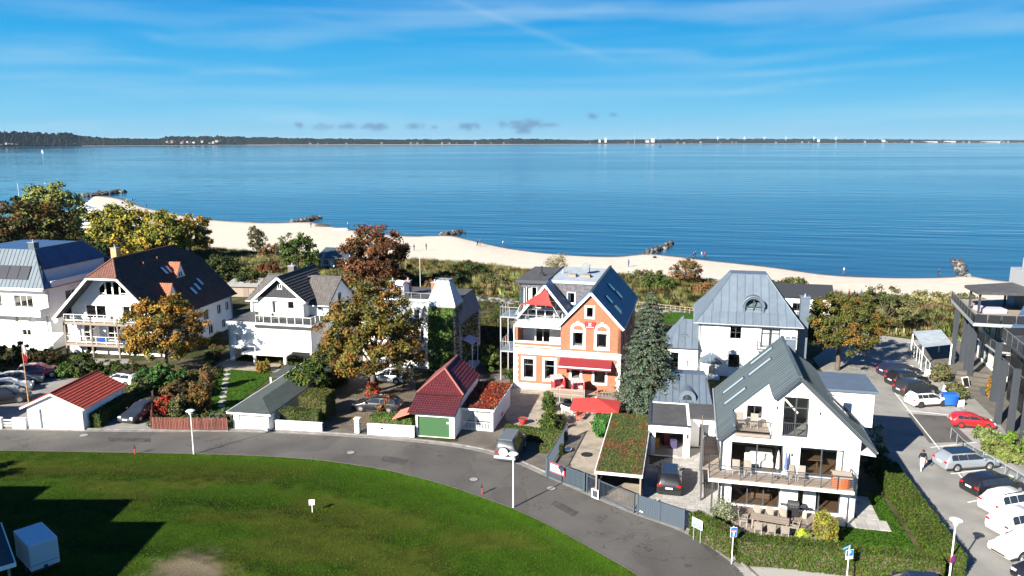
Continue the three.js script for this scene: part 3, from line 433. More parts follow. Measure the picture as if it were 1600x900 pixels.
const PAL = {
  maple: [[[0.27, 0.14, 0.024], 5], [[0.2, 0.09, 0.017], 3], [[0.14, 0.125, 0.02], 4], [[0.28, 0.16, 0.026], 1.5], [[0.07, 0.08, 0.015], 3]],
  mapleDark: [[[0.18, 0.095, 0.018], 4], [[0.13, 0.064, 0.014], 4], [[0.095, 0.09, 0.018], 7], [[0.24, 0.14, 0.024], 1], [[0.06, 0.065, 0.014], 3]],
  yellow: [[[0.24, 0.2, 0.025], 5], [[0.32, 0.22, 0.03], 3], [[0.11, 0.13, 0.022], 4], [[0.06, 0.085, 0.016], 2]],
  green: [[[0.045, 0.075, 0.014], 5], [[0.07, 0.1, 0.02], 3], [[0.03, 0.05, 0.012], 3]],
  dark: [[[0.025, 0.042, 0.012], 5], [[0.04, 0.055, 0.014], 3], [[0.1, 0.06, 0.014], 1]],
  beech: [[[0.11, 0.042, 0.02], 5], [[0.16, 0.065, 0.025], 3], [[0.06, 0.03, 0.014], 4], [[0.09, 0.07, 0.022], 1]],
  hedge: [[[0.045, 0.075, 0.013], 5], [[0.075, 0.085, 0.016], 2], [[0.03, 0.047, 0.01], 3]],
  beechHedge: [[[0.04, 0.068, 0.008], 6], [[0.06, 0.066, 0.009], 1.5], [[0.034, 0.056, 0.007], 5]],
  scrub: [[[0.1, 0.1, 0.04], 4], [[0.065, 0.075, 0.025], 4], [[0.14, 0.115, 0.055], 2], [[0.04, 0.055, 0.018], 3]],
  straw: [[[0.22, 0.18, 0.085], 4], [[0.15, 0.14, 0.05], 3], [[0.1, 0.11, 0.035], 3]],
  red: [[[0.32, 0.03, 0.02], 5], [[0.22, 0.05, 0.02], 3], [[0.1, 0.08, 0.02], 2]],
  bronze: [[[0.12, 0.08, 0.03], 4], [[0.16, 0.07, 0.03], 3], [[0.07, 0.065, 0.025], 3]],
  blueSpruce: [[[0.058, 0.086, 0.055], 5], [[0.042, 0.062, 0.04], 4], [[0.09, 0.115, 0.085], 1.5], [[0.09, 0.065, 0.035], 0.6]],
};

// ---------------------------------------------------------------- vehicles (x forward, rear bumper at x = 0)
const CAR = {
  wagon: { L: 4.77, W: 1.83, H: 1.48, r0: [0.08, 0.93], r1: [0.55, 1.4], a1: [2.75, 1.42], a0: [3.5, 0.94], hf: [4.5, 0.72], wheel: 0.33, wb: [0.95, 3.8] },
  suv: { L: 4.4, W: 1.85, H: 1.66, r0: [0.06, 1.02], r1: [0.5, 1.57], a1: [2.45, 1.6], a0: [3.15, 1.05], hf: [4.15, 0.88], wheel: 0.36, wb: [0.85, 3.5] },
  hatch: { L: 4.1, W: 1.76, H: 1.45, r0: [0.06, 0.95], r1: [0.48, 1.37], a1: [2.2, 1.4], a0: [2.95, 0.95], hf: [3.85, 0.74], wheel: 0.32, wb: [0.8, 3.3] },
  mini: { L: 3.9, W: 1.74, H: 1.44, r0: [0.06, 0.92], r1: [0.36, 1.36], a1: [2.25, 1.4], a0: [2.75, 0.94], hf: [3.7, 0.78], wheel: 0.32, wb: [0.7, 3.2] },
  box: { L: 4.1, W: 1.72, H: 1.85, r0: [0.02, 1.02], r1: [0.12, 1.78], a1: [2.55, 1.8], a0: [2.85, 1.15], hf: [4.0, 1.02], wheel: 0.39, wb: [0.75, 3.2] },
};
const carGeo = {};
function makeCarGeo(k) {
  if (carGeo[k]) return carGeo[k];
  const c = CAR[k], w = c.W / 2, out = {};
  const S = [[0, 0.5, 0.55, 0.86], [0.03, 0.62, 0.72, 0.93], [c.r0[0], c.r0[1] - 0.06, c.r0[1], 0.8], [c.r1[0], c.r0[1] + 0.0, c.r1[1], 0.7], [(c.r1[0] + c.a1[0]) / 2, c.r0[1], c.H, 0.69], [c.a1[0], c.a0[1], c.a1[1], 0.69], [c.a0[0], c.a0[1] - 0.03, c.a0[1] + 0.02, 0.8], [(c.a0[0] + c.hf[0]) / 2, (c.a0[1] + c.hf[1]) / 2 - 0.03, (c.a0[1] + c.hf[1]) / 2 + 0.045, 0.78], [c.hf[0], c.hf[1] - 0.06, c.hf[1], 0.74], [c.L - 0.05, 0.5, 0.58, 0.8], [c.L, 0.4, 0.48, 0.74]];
  const ring = ([x, belt, top, tw], i) => { const e = i === 0 || i === S.length - 1 ? 0.86 : i === 1 || i === S.length - 2 ? 0.95 : 1, y0 = i === 0 || i === S.length - 1 ? 0.3 : 0.2; const h = [[w * 0.9 * e, y0], [w * e, Math.min(0.42, belt - 0.05)], [w * e, Math.min(0.62, belt - 0.02)], [w * 0.965 * e, belt], [w * tw * e * 1.03, lerp(belt, top, 0.86)], [w * tw * e * 0.86, top - 0.012], [w * tw * 0.4, top]]; return [...h.map(([z, y]) => [x, y, z]), ...h.slice().reverse().map(([z, y]) => [x, y, -z])]; };
  const rings = S.map(ring), T = []; for (let i = 0; i < rings.length - 1; i++) for (let q = 0; q < rings[0].length; q++) { const q1 = (q + 1) % rings[0].length, a = rings[i][q], b = rings[i + 1][q], d = rings[i + 1][q1], e = rings[i][q1]; T.push([a, b, d], [a, d, e]); }
  for (const [R0, f] of [[rings[0], 1], [rings[rings.length - 1], 0]]) for (let q = 1; q < R0.length - 1; q++) T.push(f ? [R0[0], R0[q], R0[q + 1]] : [R0[0], R0[q + 1], R0[q]]);
  const g0 = tris(T); g0.deleteAttribute('normal'); const gm = mergeVertices(g0, 1e-4); gm.computeVertexNormals(); out.body = share(gm);
  // glass, a few millimetres proud of the shell
  const quad = (a, b, d, e, off) => { const n = V(...b).sub(V(...a)).cross(V(...d).sub(V(...a))).normalize().multiplyScalar(off); const f = (p) => [p[0] + n.x, p[1] + n.y, p[2] + n.z]; return tris([[f(a), f(b), f(d)], [f(a), f(d), f(e)]]); };
  const L2 = (a, b, t) => a.map((v, i) => lerp(v, b[i], t));
  const scr = (i, j, t0, t1, kk) => { const a = rings[i], b = rings[j], P = (t, s) => { const p = L2(a[5], b[5], t), q = L2(a[8], b[8], t); return L2(p, q, s); }; return [P(t0, 0.03), P(t1, 0.05), P(t1, 0.95), P(t0, 0.97)]; };
  { const [a, b, d, e] = scr(6, 5, 0.06, 0.94); out.wind = share(quad(a, b, d, e, 0.014)); const [f, g, h, i] = scr(2, 3, 0.12, 0.92); out.rear = share(quad(f, i, h, g, 0.014)); }
  const side = (sgn) => { const pt = (x, v) => { const i0 = [3, 5]; const beltY = lerp(c.r0[1], c.a0[1], clamp((x - c.r0[0]) / (c.a0[0] - c.r0[0]))) + 0.02, roofY = (c.H - 0.1); let tp = roofY; if (x < c.r1[0]) tp = lerp(c.r0[1], c.r1[1] - 0.09, clamp((x - c.r0[0]) / (c.r1[0] - c.r0[0]))); if (x > c.a1[0]) tp = lerp(c.a1[1] - 0.09, c.a0[1], clamp((x - c.a1[0]) / (c.a0[0] - c.a1[0]))); const y = lerp(beltY, Math.max(tp, beltY + 0.01), v), z = lerp(w * 0.965, w * 0.715, clamp((y - beltY) / (c.H - 0.16 - beltY))) + 0.018; return [x, y, z * sgn]; };
    const xs = [[c.r1[0] * 0.75 + 0.1, c.r1[0] + 0.5], [c.r1[0] + 0.53, (c.r1[0] + c.a1[0]) / 2 + 0.2], [(c.r1[0] + c.a1[0]) / 2 + 0.23, c.a0[0] - 0.12]], G = [];
    for (const [x0, x1] of xs) { const n = 4, tr = []; for (let i = 0; i < n; i++) { const a = lerp(x0, x1, i / n), b = lerp(x0, x1, (i + 1) / n), p = [pt(a, 0.04), pt(b, 0.04), pt(b, 0.94), pt(a, 0.94)]; if (sgn < 0) tr.push([p[0], p[2], p[1]], [p[0], p[3], p[2]]); else tr.push([p[0], p[1], p[2]], [p[0], p[2], p[3]]); } G.push(share(tris(tr))); } return G; };
  out.sides = [...side(1), ...side(-1)];
  const R0 = c.wheel; out.tyre = share(new THREE.TorusGeometry(R0 - 0.09, 0.1, 8, 20)); out.rim = share([new THREE.CylinderGeometry(R0 * 0.62, R0 * 0.62, 0.1, 16).rotateX(Math.PI / 2), ...[0, 1, 2, 3, 4].map((q) => bx(-0.035, 0.035, 0.02, R0 * 0.6, -0.07, 0.07).rotateZ(q * 1.2566))]);
  out.arch = share(new THREE.CylinderGeometry(R0 + 0.055, R0 + 0.055, c.W + 0.012, 20).rotateX(Math.PI / 2));
  out.trimLow = share([bx(0.1, c.L - 0.12, 0.16, 0.25, -w * 0.93, w * 0.93)]);
  return carGeo[k] = out;
}
function car(k, label, X, Y, heading, paint, o = {}) {   // X, Y: pixel of the point on the ground under its middle; heading: degrees from +x towards -z
  const c = CAR[k], g = makeCarGeo(k), p = at(X, Y), t = thing(o.name || 'parked_car', label, o.category || 'car', [p.x, 0.0, p.z], heading, o.group), mesh = (n, geo, m, x = 0, y = 0, z = 0, par = t) => { const q = new THREE.Mesh(geo, m); q.name = n; q.position.set(x, y, z); q.castShadow = q.receiveShadow = true; par.add(q); return q; }, h = c.L / 2;
  const body = mesh('body', g.body, paint, -h); mesh('wheel_arch', g.arch, M.black, c.wb[0] - h, c.wheel + 0.015, 0); mesh('wheel_arch', g.arch, M.black, c.wb[1] - h, c.wheel + 0.015, 0); mesh('skirt', g.trimLow, M.dark, -h);
  mesh('windscreen', g.wind, M.glassDark, -h); mesh('rear_window', g.rear, M.glassDark, -h); g.sides.forEach((q) => mesh('side_window', q, M.glassDark, -h));
  for (const x of c.wb) for (const z of [-1, 1]) { const wl = mesh('wheel', g.tyre, M.tyre, x - h, c.wheel, z * (c.W / 2 - 0.07)); mesh('rim', g.rim, o.rim || M.rim, 0, 0, z * 0.03, wl); }
  for (const z of [-1, 1]) { obj('headlight', bx(c.L - 0.2 - h, c.L - 0.06 - h, 0.56, 0.7, z * c.W * 0.27, z * c.W * 0.44), M.lampGlass, t); obj('tail_light', bx(-h - 0.005 + 0.02, -h + 0.16, c.r0[1] - 0.22, c.r0[1] - 0.07, z * c.W * 0.3, z * c.W * 0.466), M.redLight, t); obj('mirror', rbx(c.a0[0] - 0.35 - h, c.a0[0] - 0.2 - h, c.a0[1] - 0.0, c.a0[1] + 0.14, z * (c.W / 2 + 0.0), z * (c.W / 2 + 0.17), 0.03), o.mirror || paint, t); }
  obj('number_plate', bx(-h - 0.012, -h + 0.02, 0.62, 0.74, -0.26, 0.26), M.plate, t); obj('number_plate', bx(h - 0.02, h + 0.015, 0.4, 0.51, -0.26, 0.26), M.plate, t); obj('grille', bx(h - 0.1, h + 0.008, 0.28, 0.39, -0.5, 0.5), M.black, t);
  if (o.roof) obj('roof', rbx(c.r1[0] + 0.05 - h, c.a1[0] - 0.05 - h, c.H - 0.06, c.H + 0.012, -c.W * 0.32, c.W * 0.32, 0.03), o.roof, t);
  if (o.rails) for (const z of [-1, 1]) obj('roof_rail', bar([c.r1[0] + 0.2 - h, c.H + 0.02, z * c.W * 0.31], [c.a1[0] - 0.2 - h, c.H + 0.02, z * c.W * 0.31], 0.04, 0.05), o.rails, t);
  return t;
}
const paint = (r, g, b, metal = 0) => new THREE.MeshPhysicalMaterial({ color: rgb(r, g, b), roughness: 0.4, metalness: metal, clearcoat: 1, clearcoatRoughness: 0.05 });

// ---------------------------------------------------------------- people: one continuous body from tapered bones
function body(pose, colours, res = 44) {
  const h = 1.75, J = pose, bones = [], add = (a, b, ra, rb, c) => bones.push([V(...a), V(...b), ra, rb, c]);
  const { top, legs, skin, hair, shoe } = colours;
  add([0, 0.95, 0], [0, 1.12, 0], 0.145, 0.14, legs); add([0, 1.15, 0], [0, 1.36, 0], 0.14, 0.16, top); add([-0.13, 1.42, 0], [0.13, 1.42, 0], 0.085, 0.085, top); add([0, 1.42, 0], [0, 1.53, 0.01], 0.06, 0.055, skin); add([0, 1.62, 0.015], [0, 1.65, 0.01], 0.09, 0.1, skin); add([0, 1.68, -0.025], [0, 1.7, -0.02], 0.098, 0.092, hair); add([0, 1.6, 0.1], [0, 1.59, 0.115], 0.02, 0.016, skin); for (const s of [-1, 1]) add([s * 0.095, 1.62, 0], [s * 0.1, 1.64, 0], 0.02, 0.018, skin);
  for (const s of [0, 1]) { const g = s ? 1 : -1, hip = [g * 0.095, 0.93, 0], [kn, an] = J.leg[s], to = [an[0], 0.04, an[2] + 0.15]; add(hip, kn, 0.092, 0.066, legs); add(kn, an, 0.064, 0.045, legs); add([an[0], 0.05, an[2]], to, 0.045, 0.035, shoe); const sh = [g * 0.19, 1.41, 0], [el, wr] = J.arm[s]; add(sh, el, 0.055, 0.044, colours.sleeve || top); add(el, wr, 0.042, 0.032, colours.forearm || top); const d = V(...wr).sub(V(...el)).normalize(), hd = V(...wr).addScaledVector(d, 0.1); add(wr, hd.toArray(), 0.036, 0.026, skin); const th = V(...wr).addScaledVector(d, 0.05); add(th.toArray(), [th.x - g * 0.05, th.y - 0.02, th.z + 0.035], 0.016, 0.012, skin); for (let f = 0; f < 4; f++) { const o = V(hd.x, hd.y, hd.z + (f - 1.5) * 0.02), e = o.clone().addScaledVector(d, 0.065 - Math.abs(f - 1.4) * 0.01); add(o.toArray(), e.toArray(), 0.01, 0.008, skin); } }
  const mc = new MarchingCubes(res, new THREE.MeshBasicMaterial(), false, false, 60000); mc.isolation = 0; const half = 0.95, cen = V(0, 0.9, 0), p = V(), ab = V(), ap = V();
  const dist = (b) => { ab.subVectors(b[1], b[0]); ap.subVectors(p, b[0]); const t = clamp(ap.dot(ab) / Math.max(1e-6, ab.lengthSq())); return ap.addScaledVector(ab, -t).length() - lerp(b[2], b[3], t); };
  for (let k = 0; k < res; k++) for (let j = 0; j < res; j++) for (let i = 0; i < res; i++) { p.set(((i - res / 2) / (res / 2)) * half + cen.x, ((j - res / 2) / (res / 2)) * half + cen.y, ((k - res / 2) / (res / 2)) * half + cen.z); let d = 9; if (Math.abs(p.x) < 0.75 && Math.abs(p.z) < 0.7) for (const b of bones) { const q = dist(b), m = Math.max(0.045 - Math.abs(d - q), 0) / 0.045; d = Math.min(d, q) - m * m * 0.011; } mc.field[i + j * res + k * res * res] = -d; }
  mc.update(); const n = mc.count, P = new Float32Array(n * 3), N = new Float32Array(n * 3), C = new Float32Array(n * 3);
  for (let i = 0; i < n; i++) { for (let q = 0; q < 3; q++) { P[i * 3 + q] = mc.positionArray[i * 3 + q] * half + [cen.x, cen.y, cen.z][q]; N[i * 3 + q] = mc.normalArray[i * 3 + q]; } p.set(P[i * 3], P[i * 3 + 1], P[i * 3 + 2]); let best = 9, c = top; for (const b of bones) { const q = dist(b); if (q < best) { best = q; c = b[4]; } } C.set(c, i * 3); }
  const g = new THREE.BufferGeometry(); g.setAttribute('position', new THREE.BufferAttribute(P, 3)); g.setAttribute('normal', new THREE.BufferAttribute(N, 3)); g.setAttribute('color', new THREE.BufferAttribute(C, 3)); return g;
}
const POSE = {
  stand: { leg: [[[-0.11, 0.5, 0.01], [-0.12, 0.09, -0.02]], [[0.11, 0.5, 0.01], [0.12, 0.09, -0.02]]], arm: [[[-0.25, 1.14, -0.02], [-0.26, 0.9, 0.06]], [[0.25, 1.14, -0.02], [0.26, 0.9, 0.06]]] },
  walk: { leg: [[[-0.1, 0.52, 0.14], [-0.1, 0.1, 0.2]], [[0.1, 0.5, -0.03], [0.1, 0.16, -0.28]]], arm: [[[-0.25, 1.15, -0.12], [-0.25, 0.92, -0.14]], [[0.25, 1.15, 0.08], [0.24, 0.95, 0.22]]] },
};

// ---------------------------------------------------------------- houses
M.brick = std({ map: dataTex(512, (u, v, i, j) => { const row = Math.floor(v * 26), x = u * 8 + (row % 2) * 0.5, c = Math.floor(x), fx = x - c, fy = v * 26 - row, mo = fx < 0.05 || fy < 0.14, k = 0.8 + 0.45 * hash(((c % 8) + 8) % 8, row, 3) + (hash(i, j) - 0.5) * 0.12; return mo ? lin([0.34, 0.2, 0.13]) : lin([0.31 * k, 0.1 * k, 0.05 * k]); }, { size: 2 }), bumpMap: dataTex(512, (u, v) => { const row = Math.floor(v * 26), x = u * 8 + (row % 2) * 0.5, fx = x - Math.floor(x), fy = v * 26 - row; return grey(fx < 0.05 || fy < 0.14 ? 0.2 : 0.8); }, { size: 2, srgb: false }), bumpScale: 0.01 });
M.slate = std({ map: dataTex(256, (u, v, i, j) => { const row = Math.floor(v * 16), c = Math.floor(u * 10 + (row % 2) * 0.5) % 10, k = 0.7 + 0.6 * hash(c, row, 5) + (hash(i, j) - 0.5) * 0.2; return lin([0.1 * k, 0.095 * k, 0.105 * k]); }, { size: [2, 2.4] }), bumpMap: dataTex(256, (u, v) => grey(1 - (v * 16 % 1)), { size: [2, 2.4], srgb: false }), bumpScale: 0.012, roughness: 0.8 });
const met = (c, k, rough = 0.5, metal = 0.35) => [0, 1, 2].map((i) => std({ map: mottled(c.map((x) => x * (1 + (i - 1) * k)), 0.06, 0.14, 3, 128, 5, 80 + i), roughness: rough, metalness: metal }));
const zinc = met([0.125, 0.16, 0.2], 0.05), zincDark = met([0.09, 0.114, 0.122], 0.06), blueMetal = met([0.06, 0.115, 0.21], 0.07, 0.45), greyMetal = met([0.06, 0.088, 0.112], 0.05, 0.6, 0.1), felt = std({ map: mottled([0.055, 0.055, 0.058], 0.2, 0.35, 4, 256, 8, 91) }), feltLight = std({ map: mottled([0.3, 0.34, 0.37], 0.1, 0.25, 5, 256, 8, 92), roughness: 0.7 }), greenFelt = std({ map: mottled([0.04, 0.052, 0.048], 0.2, 0.25, 4, 256, 8, 93) });
M.skyGlass = new THREE.MeshPhysicalMaterial({ color: rgb(0.42, 0.55, 0.58), roughness: 0.3, clearcoat: 1, clearcoatRoughness: 0.02 });
M.awnBlue = std({ map: dataTex(64, (u) => (u * 4 % 1) < 0.5 ? lin([0.75, 0.76, 0.78]) : lin([0.03, 0.12, 0.42]), { size: 1.6 }), roughness: 0.9 });
M.strip = std({ map: dataTex(64, (u) => (u * 6 % 1) < 0.5 ? lin([0.75, 0.7, 0.68]) : lin([0.4, 0.025, 0.03]), { size: 0.9 }), roughness: 0.9 });
function skylight(parent, pts, u, w, wd, ht, mat_ = M.skyGlass, fm = M.anth) {   // u along the eave from the first point, w up the slope
  const b = basis(pts), U = b.p[1].clone().sub(b.p[0]).normalize(), W = b.n.clone().cross(U), f = (a, c, h) => { const q = b.o.clone().addScaledVector(U, u + a).addScaledVector(W, w + c).addScaledVector(b.n, h); return [q.x, q.y, q.z]; };
  const R4 = (x0, y0, x1, y1, h, t) => slab([f(x0, y0, h), f(x1, y0, h), f(x1, y1, h), f(x0, y1, h)], t);
  const s = obj('skylight', [R4(0, 0, wd, 0.08, 0.17, 0.16), R4(0, ht - 0.08, wd, ht, 0.17, 0.16), R4(0, 0.08, 0.08, ht - 0.08, 0.17, 0.16), R4(wd - 0.08, 0.08, wd, ht - 0.08, 0.17, 0.16)], fm, parent); obj('pane', R4(0.08, 0.08, wd - 0.08, ht - 0.08, 0.15, 0.02), mat_, s); return s;
}
const chimney = (parent, x, y0, y1, z, w, m, cap = M.grey) => { const c = obj('chimney', bx(x - w / 2, x + w / 2, y0, y1, z - w / 2, z + w / 2), m, parent); obj('chimney_cap', [bx(x - w / 2 - 0.06, x + w / 2 + 0.06, y1, y1 + 0.08, z - w / 2 - 0.06, z + w / 2 + 0.06), cyl(0.1, 0.1, 0.3, x, y1 + 0.08, z)], cap, c); return c; };
const surround = (parent, face, [x0, y0, x1, y1], m = M.trim, b = 0.26, name = 'window_surround') => obj(name, place(wall(rect(x0 - b, y0 - b, x1 + b, y1 + b), [[x0, y0, x1, y1]], 0.08, { z: 0.07 }), face), m, parent);
function boards(parent, x0, x1, z0, z1, y, w = 0.16, name = 'board', along = 'x', mats = [M.wood, M.woodB]) { // deck boards, each its own piece
  const n = Math.round((along === 'x' ? z1 - z0 : x1 - x0) / w), r = rng(Math.round(x0 * 31 + z0 * 17 + 900)); for (let i = 0; i < n; i++) { const g = along === 'x' ? bx(x0, x1, y - 0.05, y + r() * 0.004, z0 + i * w + 0.006, z0 + (i + 1) * w - 0.006) : bx(x0 + i * w + 0.006, x0 + (i + 1) * w - 0.006, y - 0.05, y + r() * 0.004, z0, z1); obj(name, g, mats[Math.floor(r() * mats.length)], parent); }
}
const prism = (pts, y0, y1) => slab(pts.map(([x, z]) => [x, y1, z]).reverse(), y1 - y0);   // (x, z) clockwise seen from above
const up = (pts) => { const a = pts.reduce((s, p, i) => { const q = pts[(i + 1) % pts.length]; return s + p[0] * q[1] - q[0] * p[1]; }, 0); return a > 0 ? pts : pts.slice().reverse(); };
const prismU = (pts, y0, y1) => prism(up(pts), y0, y1);

function brickHouse() {
  const t = thing('brick_house', 'orange brick gabled house with white window surrounds and blue metal roof', 'house', [0.32, 0, -78.97], -14), f0 = {};
  const dk = { fm: M.anth, cols: 1, sill: false };
  facade(t, [[4.9, 0], [11.15, 0], [11.15, 7.1], [8.02, 10.45], [4.9, 7.1]], [[[6.1, 0.42, 7.0, 2.65], { ...dk, name: 'door' }], [[8.5, 1.2, 9.65, 2.65], { ...dk }], [[6.2, 5.0, 7.3, 6.5], { fm: M.grey, cols: 1, curtain: [[0, 0.15], [0.85, 1]] }], [[8.68, 5.0, 9.78, 6.5], { fm: M.grey, cols: 1, curtain: [[0, 0.15], [0.85, 1]] }], [[7.6, 8.2, 8.25, 9.2], { fm: M.dark, cols: 1 }]], f0, M.brick);
  for (const r of [[6.2, 5.0, 7.3, 6.5], [8.68, 5.0, 9.78, 6.5]]) { surround(t, f0, r); obj('window_arch', [wall(arch(r[0] - 0.26, 6.8, r[2] + 0.26, 7.55, 12, 0.75), [arch(r[0] + 0.02, 6.8, r[2] - 0.02, 7.26, 12, 0.42).slice()], 0.07, { z: 0.068 }), bx((r[0] + r[2]) / 2 - 0.16, (r[0] + r[2]) / 2 + 0.16, 7.4, 7.68, 0.002, 0.12)], M.trim, t); }
  surround(t, f0, [7.6, 8.2, 8.25, 9.2], M.trim, 0.2); surround(t, f0, [6.1, 0.7, 7.0, 2.65], M.trim, 0.24, 'door_surround'); surround(t, f0, [8.5, 1.2, 9.65, 2.65], M.trim, 0.22);
  const L = [[0.95, 1.2, 2.05, 3.3], [3.25, 1.2, 4.3, 3.3]]; facade(t, rect(0, 0, 4.898, 4.3), L.map((r) => [r, { fm: M.grey, cols: 1, rowAt: 0.68, curtain: [[0, 0.12], [0.88, 1]] }]), f0, M.brick); L.forEach((r) => surround(t, f0, r));
  obj('cornice', [bx(-0.06, 11.2, 3.82, 4.3, 0.002, 0.13), bx(-0.12, 11.26, 4.3, 4.46, -0.02, 0.22)], M.trim, t); obj('plinth', [bx(-0.03, 4.2, 0, 0.62, 0.002, 0.06)], M.trim, t);
  for (let k = 0; k < 10; k++) { const w = k % 2 ? 0.3 : 0.42; obj('quoin', bx(11.16 - w, 11.2, 0.05 + k * 0.37, 0.38 + k * 0.37, 0.003, 0.05), M.trim, t); }
  for (let k = 0; k < 10; k++) obj('quoin', bx(-0.04, (k % 2 ? 0.26 : 0.36), 0.65 + k * 0.315, 0.93 + k * 0.315, 0.003, 0.045), M.trim, t);
  // right side, left side, back
  facade(t, rect(0, 0, 16.5, 7.15), [[[2, 1.1, 3.2, 3.0], { fm: M.trim }], [[6, 1.1, 7.2, 3.0], {}], [[2, 4.7, 3.2, 6.4], {}], [[6, 4.7, 7.2, 6.4], {}], [[11, 4.7, 12.2, 6.4], {}]], { x: 11.15, z: 0, a: 90 }, M.brick);
  facade(t, rect(0, 0, 14.5, 6.75), [[[12, 1.2, 13, 3.1], {}], [[9, 1.2, 10, 3.1], {}]], { x: 0, z: -14.5, a: -90 }, M.brick);
  obj('wall', wall([[0, 0], [6.25, 0], [6.25, 7.1], [3.12, 10.45], [0, 7.1]], [], 0.3, { x: 11.15, z: -16.5, a: 180 }), M.brick, t); obj('wall', wall(rect(0, 0, 5, 7), [], 0.3, { x: 4.95, z: -14.5, a: 180 }), M.brick, t);
  obj('floor_slab', [bx(0.3, 10.85, 4.0, 4.25, -14.2, -0.3), bx(4.95, 10.85, 7.0, 7.1, -16, -0.3), bx(0.3, 10.85, 0.3, 0.4, -14.2, -0.32)], M.inner, t);
  // roof of the right wing
  const RS = [[11.42, 7.2, 0.28], [11.42, 7.2, -16.7], [8.02, 10.85, -16.7], [8.02, 10.85, 0.28]], LS = [[4.62, 7.2, -16.7], [4.62, 7.2, 0.28], [8.02, 10.85, 0.28], [8.02, 10.85, -16.7]];
  obj('roof', [slab(RS, 0.16), slab(LS, 0.16)], M.anth, t); panelRoof(t, RS, 0.62, blueMetal, 0.035, 'roof_panel', 0.03); panelRoof(t, LS, 0.62, blueMetal, 0.035, 'roof_panel', 0.03);
  { const b = basis(RS); for (let w = 0.55; w < 4.9; w += 0.55) { const y = 7.2 + w * 0.731, x = 11.42 - w * 0.682; obj('roof_batten', bar([x + 0.03, y + 0.045, 0.27], [x + 0.03, y + 0.045, -16.69], 0.05, 0.03), blueMetal[0], t); } }
  for (const [u, w] of [[3.4, 1.0], [3.2, 2.4], [8.6, 1.7], [8.2, 2.9]]) skylight(t, RS, u, w, 1.0, 1.15);
  obj('ridge_cap', bar([8.02, 10.92, 0.3], [8.02, 10.92, -16.7], 0.28, 0.08), M.anth, t); obj('bargeboard', [bar([11.45, 7.05, 0.3], [8.02, 10.72, 0.3], 0.06, 0.24), bar([4.59, 7.05, 0.3], [8.02, 10.72, 0.3], 0.06, 0.24)], M.trim, t); obj('gutter', [rod([11.5, 7.12, 0.2], [11.5, 7.12, -16.6], 0.07)], M.galv, t);
  // loggia and terraces of the left part
  obj('loggia_floor', bx(-0.02, 4.9, 4.3, 4.44, -2.4, 0.0), M.concrete, t); obj('parapet', [bx(0, 4.9, 4.46, 5.05, -0.22, -0.02)], M.brick, t); obj('parapet_cap', [bx(-0.05, 4.92, 5.05, 5.2, -0.3, 0.06), bx(-0.02, 4.9, 4.62, 4.74, -0.02, 0.03)], M.trim, t);
  facade(t, rect(0.2, 4.44, 4.9, 6.75), [[[1.7, 4.5, 3.3, 6.5], { fm: M.trim, cols: 2, sill: false }]], { z: -2.4 }, M.white); obj('loggia_roof', bx(-0.1, 4.92, 6.72, 6.96, -6.5, 0.12), M.trim, t); obj('post', [bx(0, 0.2, 5.2, 6.72, -0.22, -0.03)], M.trim, t);
  railing(t, [[0.0, 6.96, -2.4], [0.0, 6.96, 0.05], [4.75, 6.96, 0.05]], 1.1, M.galv, { glass: M.glass, posts: 1.15 });
  const GL = [[-0.35, 7.2, -6.8], [-0.35, 7.2, -2.1], [2.75, 10.95, -2.1], [2.75, 10.95, -6.8]], GR = [[5.55, 7.55, -2.1], [5.55, 7.55, -6.8], [2.75, 10.95, -6.8], [2.75, 10.95, -2.1]];
  facade(t, [[0, 6.96], [5.2, 6.96], [5.2, 7.7], [2.75, 10.65], [0, 7.35]], [[[0.75, 7.0, 4.6, 8.1], { fm: M.trim, cols: 4, sill: false }], [[1.6, 8.25, 3.9, 9.1], { fm: M.trim, cols: 2, sill: false }]], { z: -2.6 }, M.anth, 0.25, 'dormer_wall');
  obj('dormer_roof', [slab(GL, 0.15), slab(GR, 0.15)], M.anth, t); panelRoof(t, GL, 0.6, blueMetal, 0.03, 'roof_panel', 0.03); panelRoof(t, GR, 0.6, blueMetal, 0.03, 'roof_panel', 0.03); obj('bargeboard', [bar([-0.37, 7.08, -2.08], [2.75, 10.84, -2.08], 0.06, 0.22), bar([5.57, 7.43, -2.08], [2.75, 10.84, -2.08], 0.06, 0.22)], M.trim, t);
  // flat-roofed storey behind
  obj('wall', wall([[2.4, 6.9], [8.0, 6.9], [8.0, 10.85], [2.4, 10.85]], [[4.7, 8.4, 5.5, 9.6]], 0.25, { z: -5.2 }), M.slate, t).userData.label = 'wall clad in dark slate shingles'; win(t, { z: -5.2 }, [4.7, 8.4, 5.5, 9.6], { cols: 1, curtain: [[0, 0.3]] }); surround(t, { z: -5.2 }, [4.7, 8.4, 5.5, 9.6], M.trim, 0.08);
  facade(t, rect(-0.75, 6.95, 2.38, 10.5), [[[-0.55, 7.1, 1.3, 10.1], { cols: 3, fm: M.trim, sill: false, curtain: [[0, 0.2], [0.4, 0.6]] }]], { z: -4.9 }, M.slate); obj('wall', [wall(rect(0, 6.95, 9.2, 10.5), [], 0.25, { x: -0.75, z: -14.1, a: -90 }), wall(rect(0, 6.95, 8.8, 10.5), [], 0.25, { x: 8.0, z: -14.1, a: 180 })], M.slate, t);
  obj('flat_roof', bx(-1.0, 2.45, 10.5, 10.85, -14.4, -4.6), felt, t).userData.label = 'dark flat roof with a black vent'; obj('flat_roof_edge', [bx(-1.06, 2.5, 10.6, 10.9, -4.62, -4.56), bx(2.45, 2.6, 10.5, 11.05, -14.4, -4.58)], M.anth, t); obj('flat_roof', bx(2.6, 8.05, 10.6, 10.93, -14.4, -5.1), feltLight, t).userData.label = 'pale grey flat roof with two roof hatches';
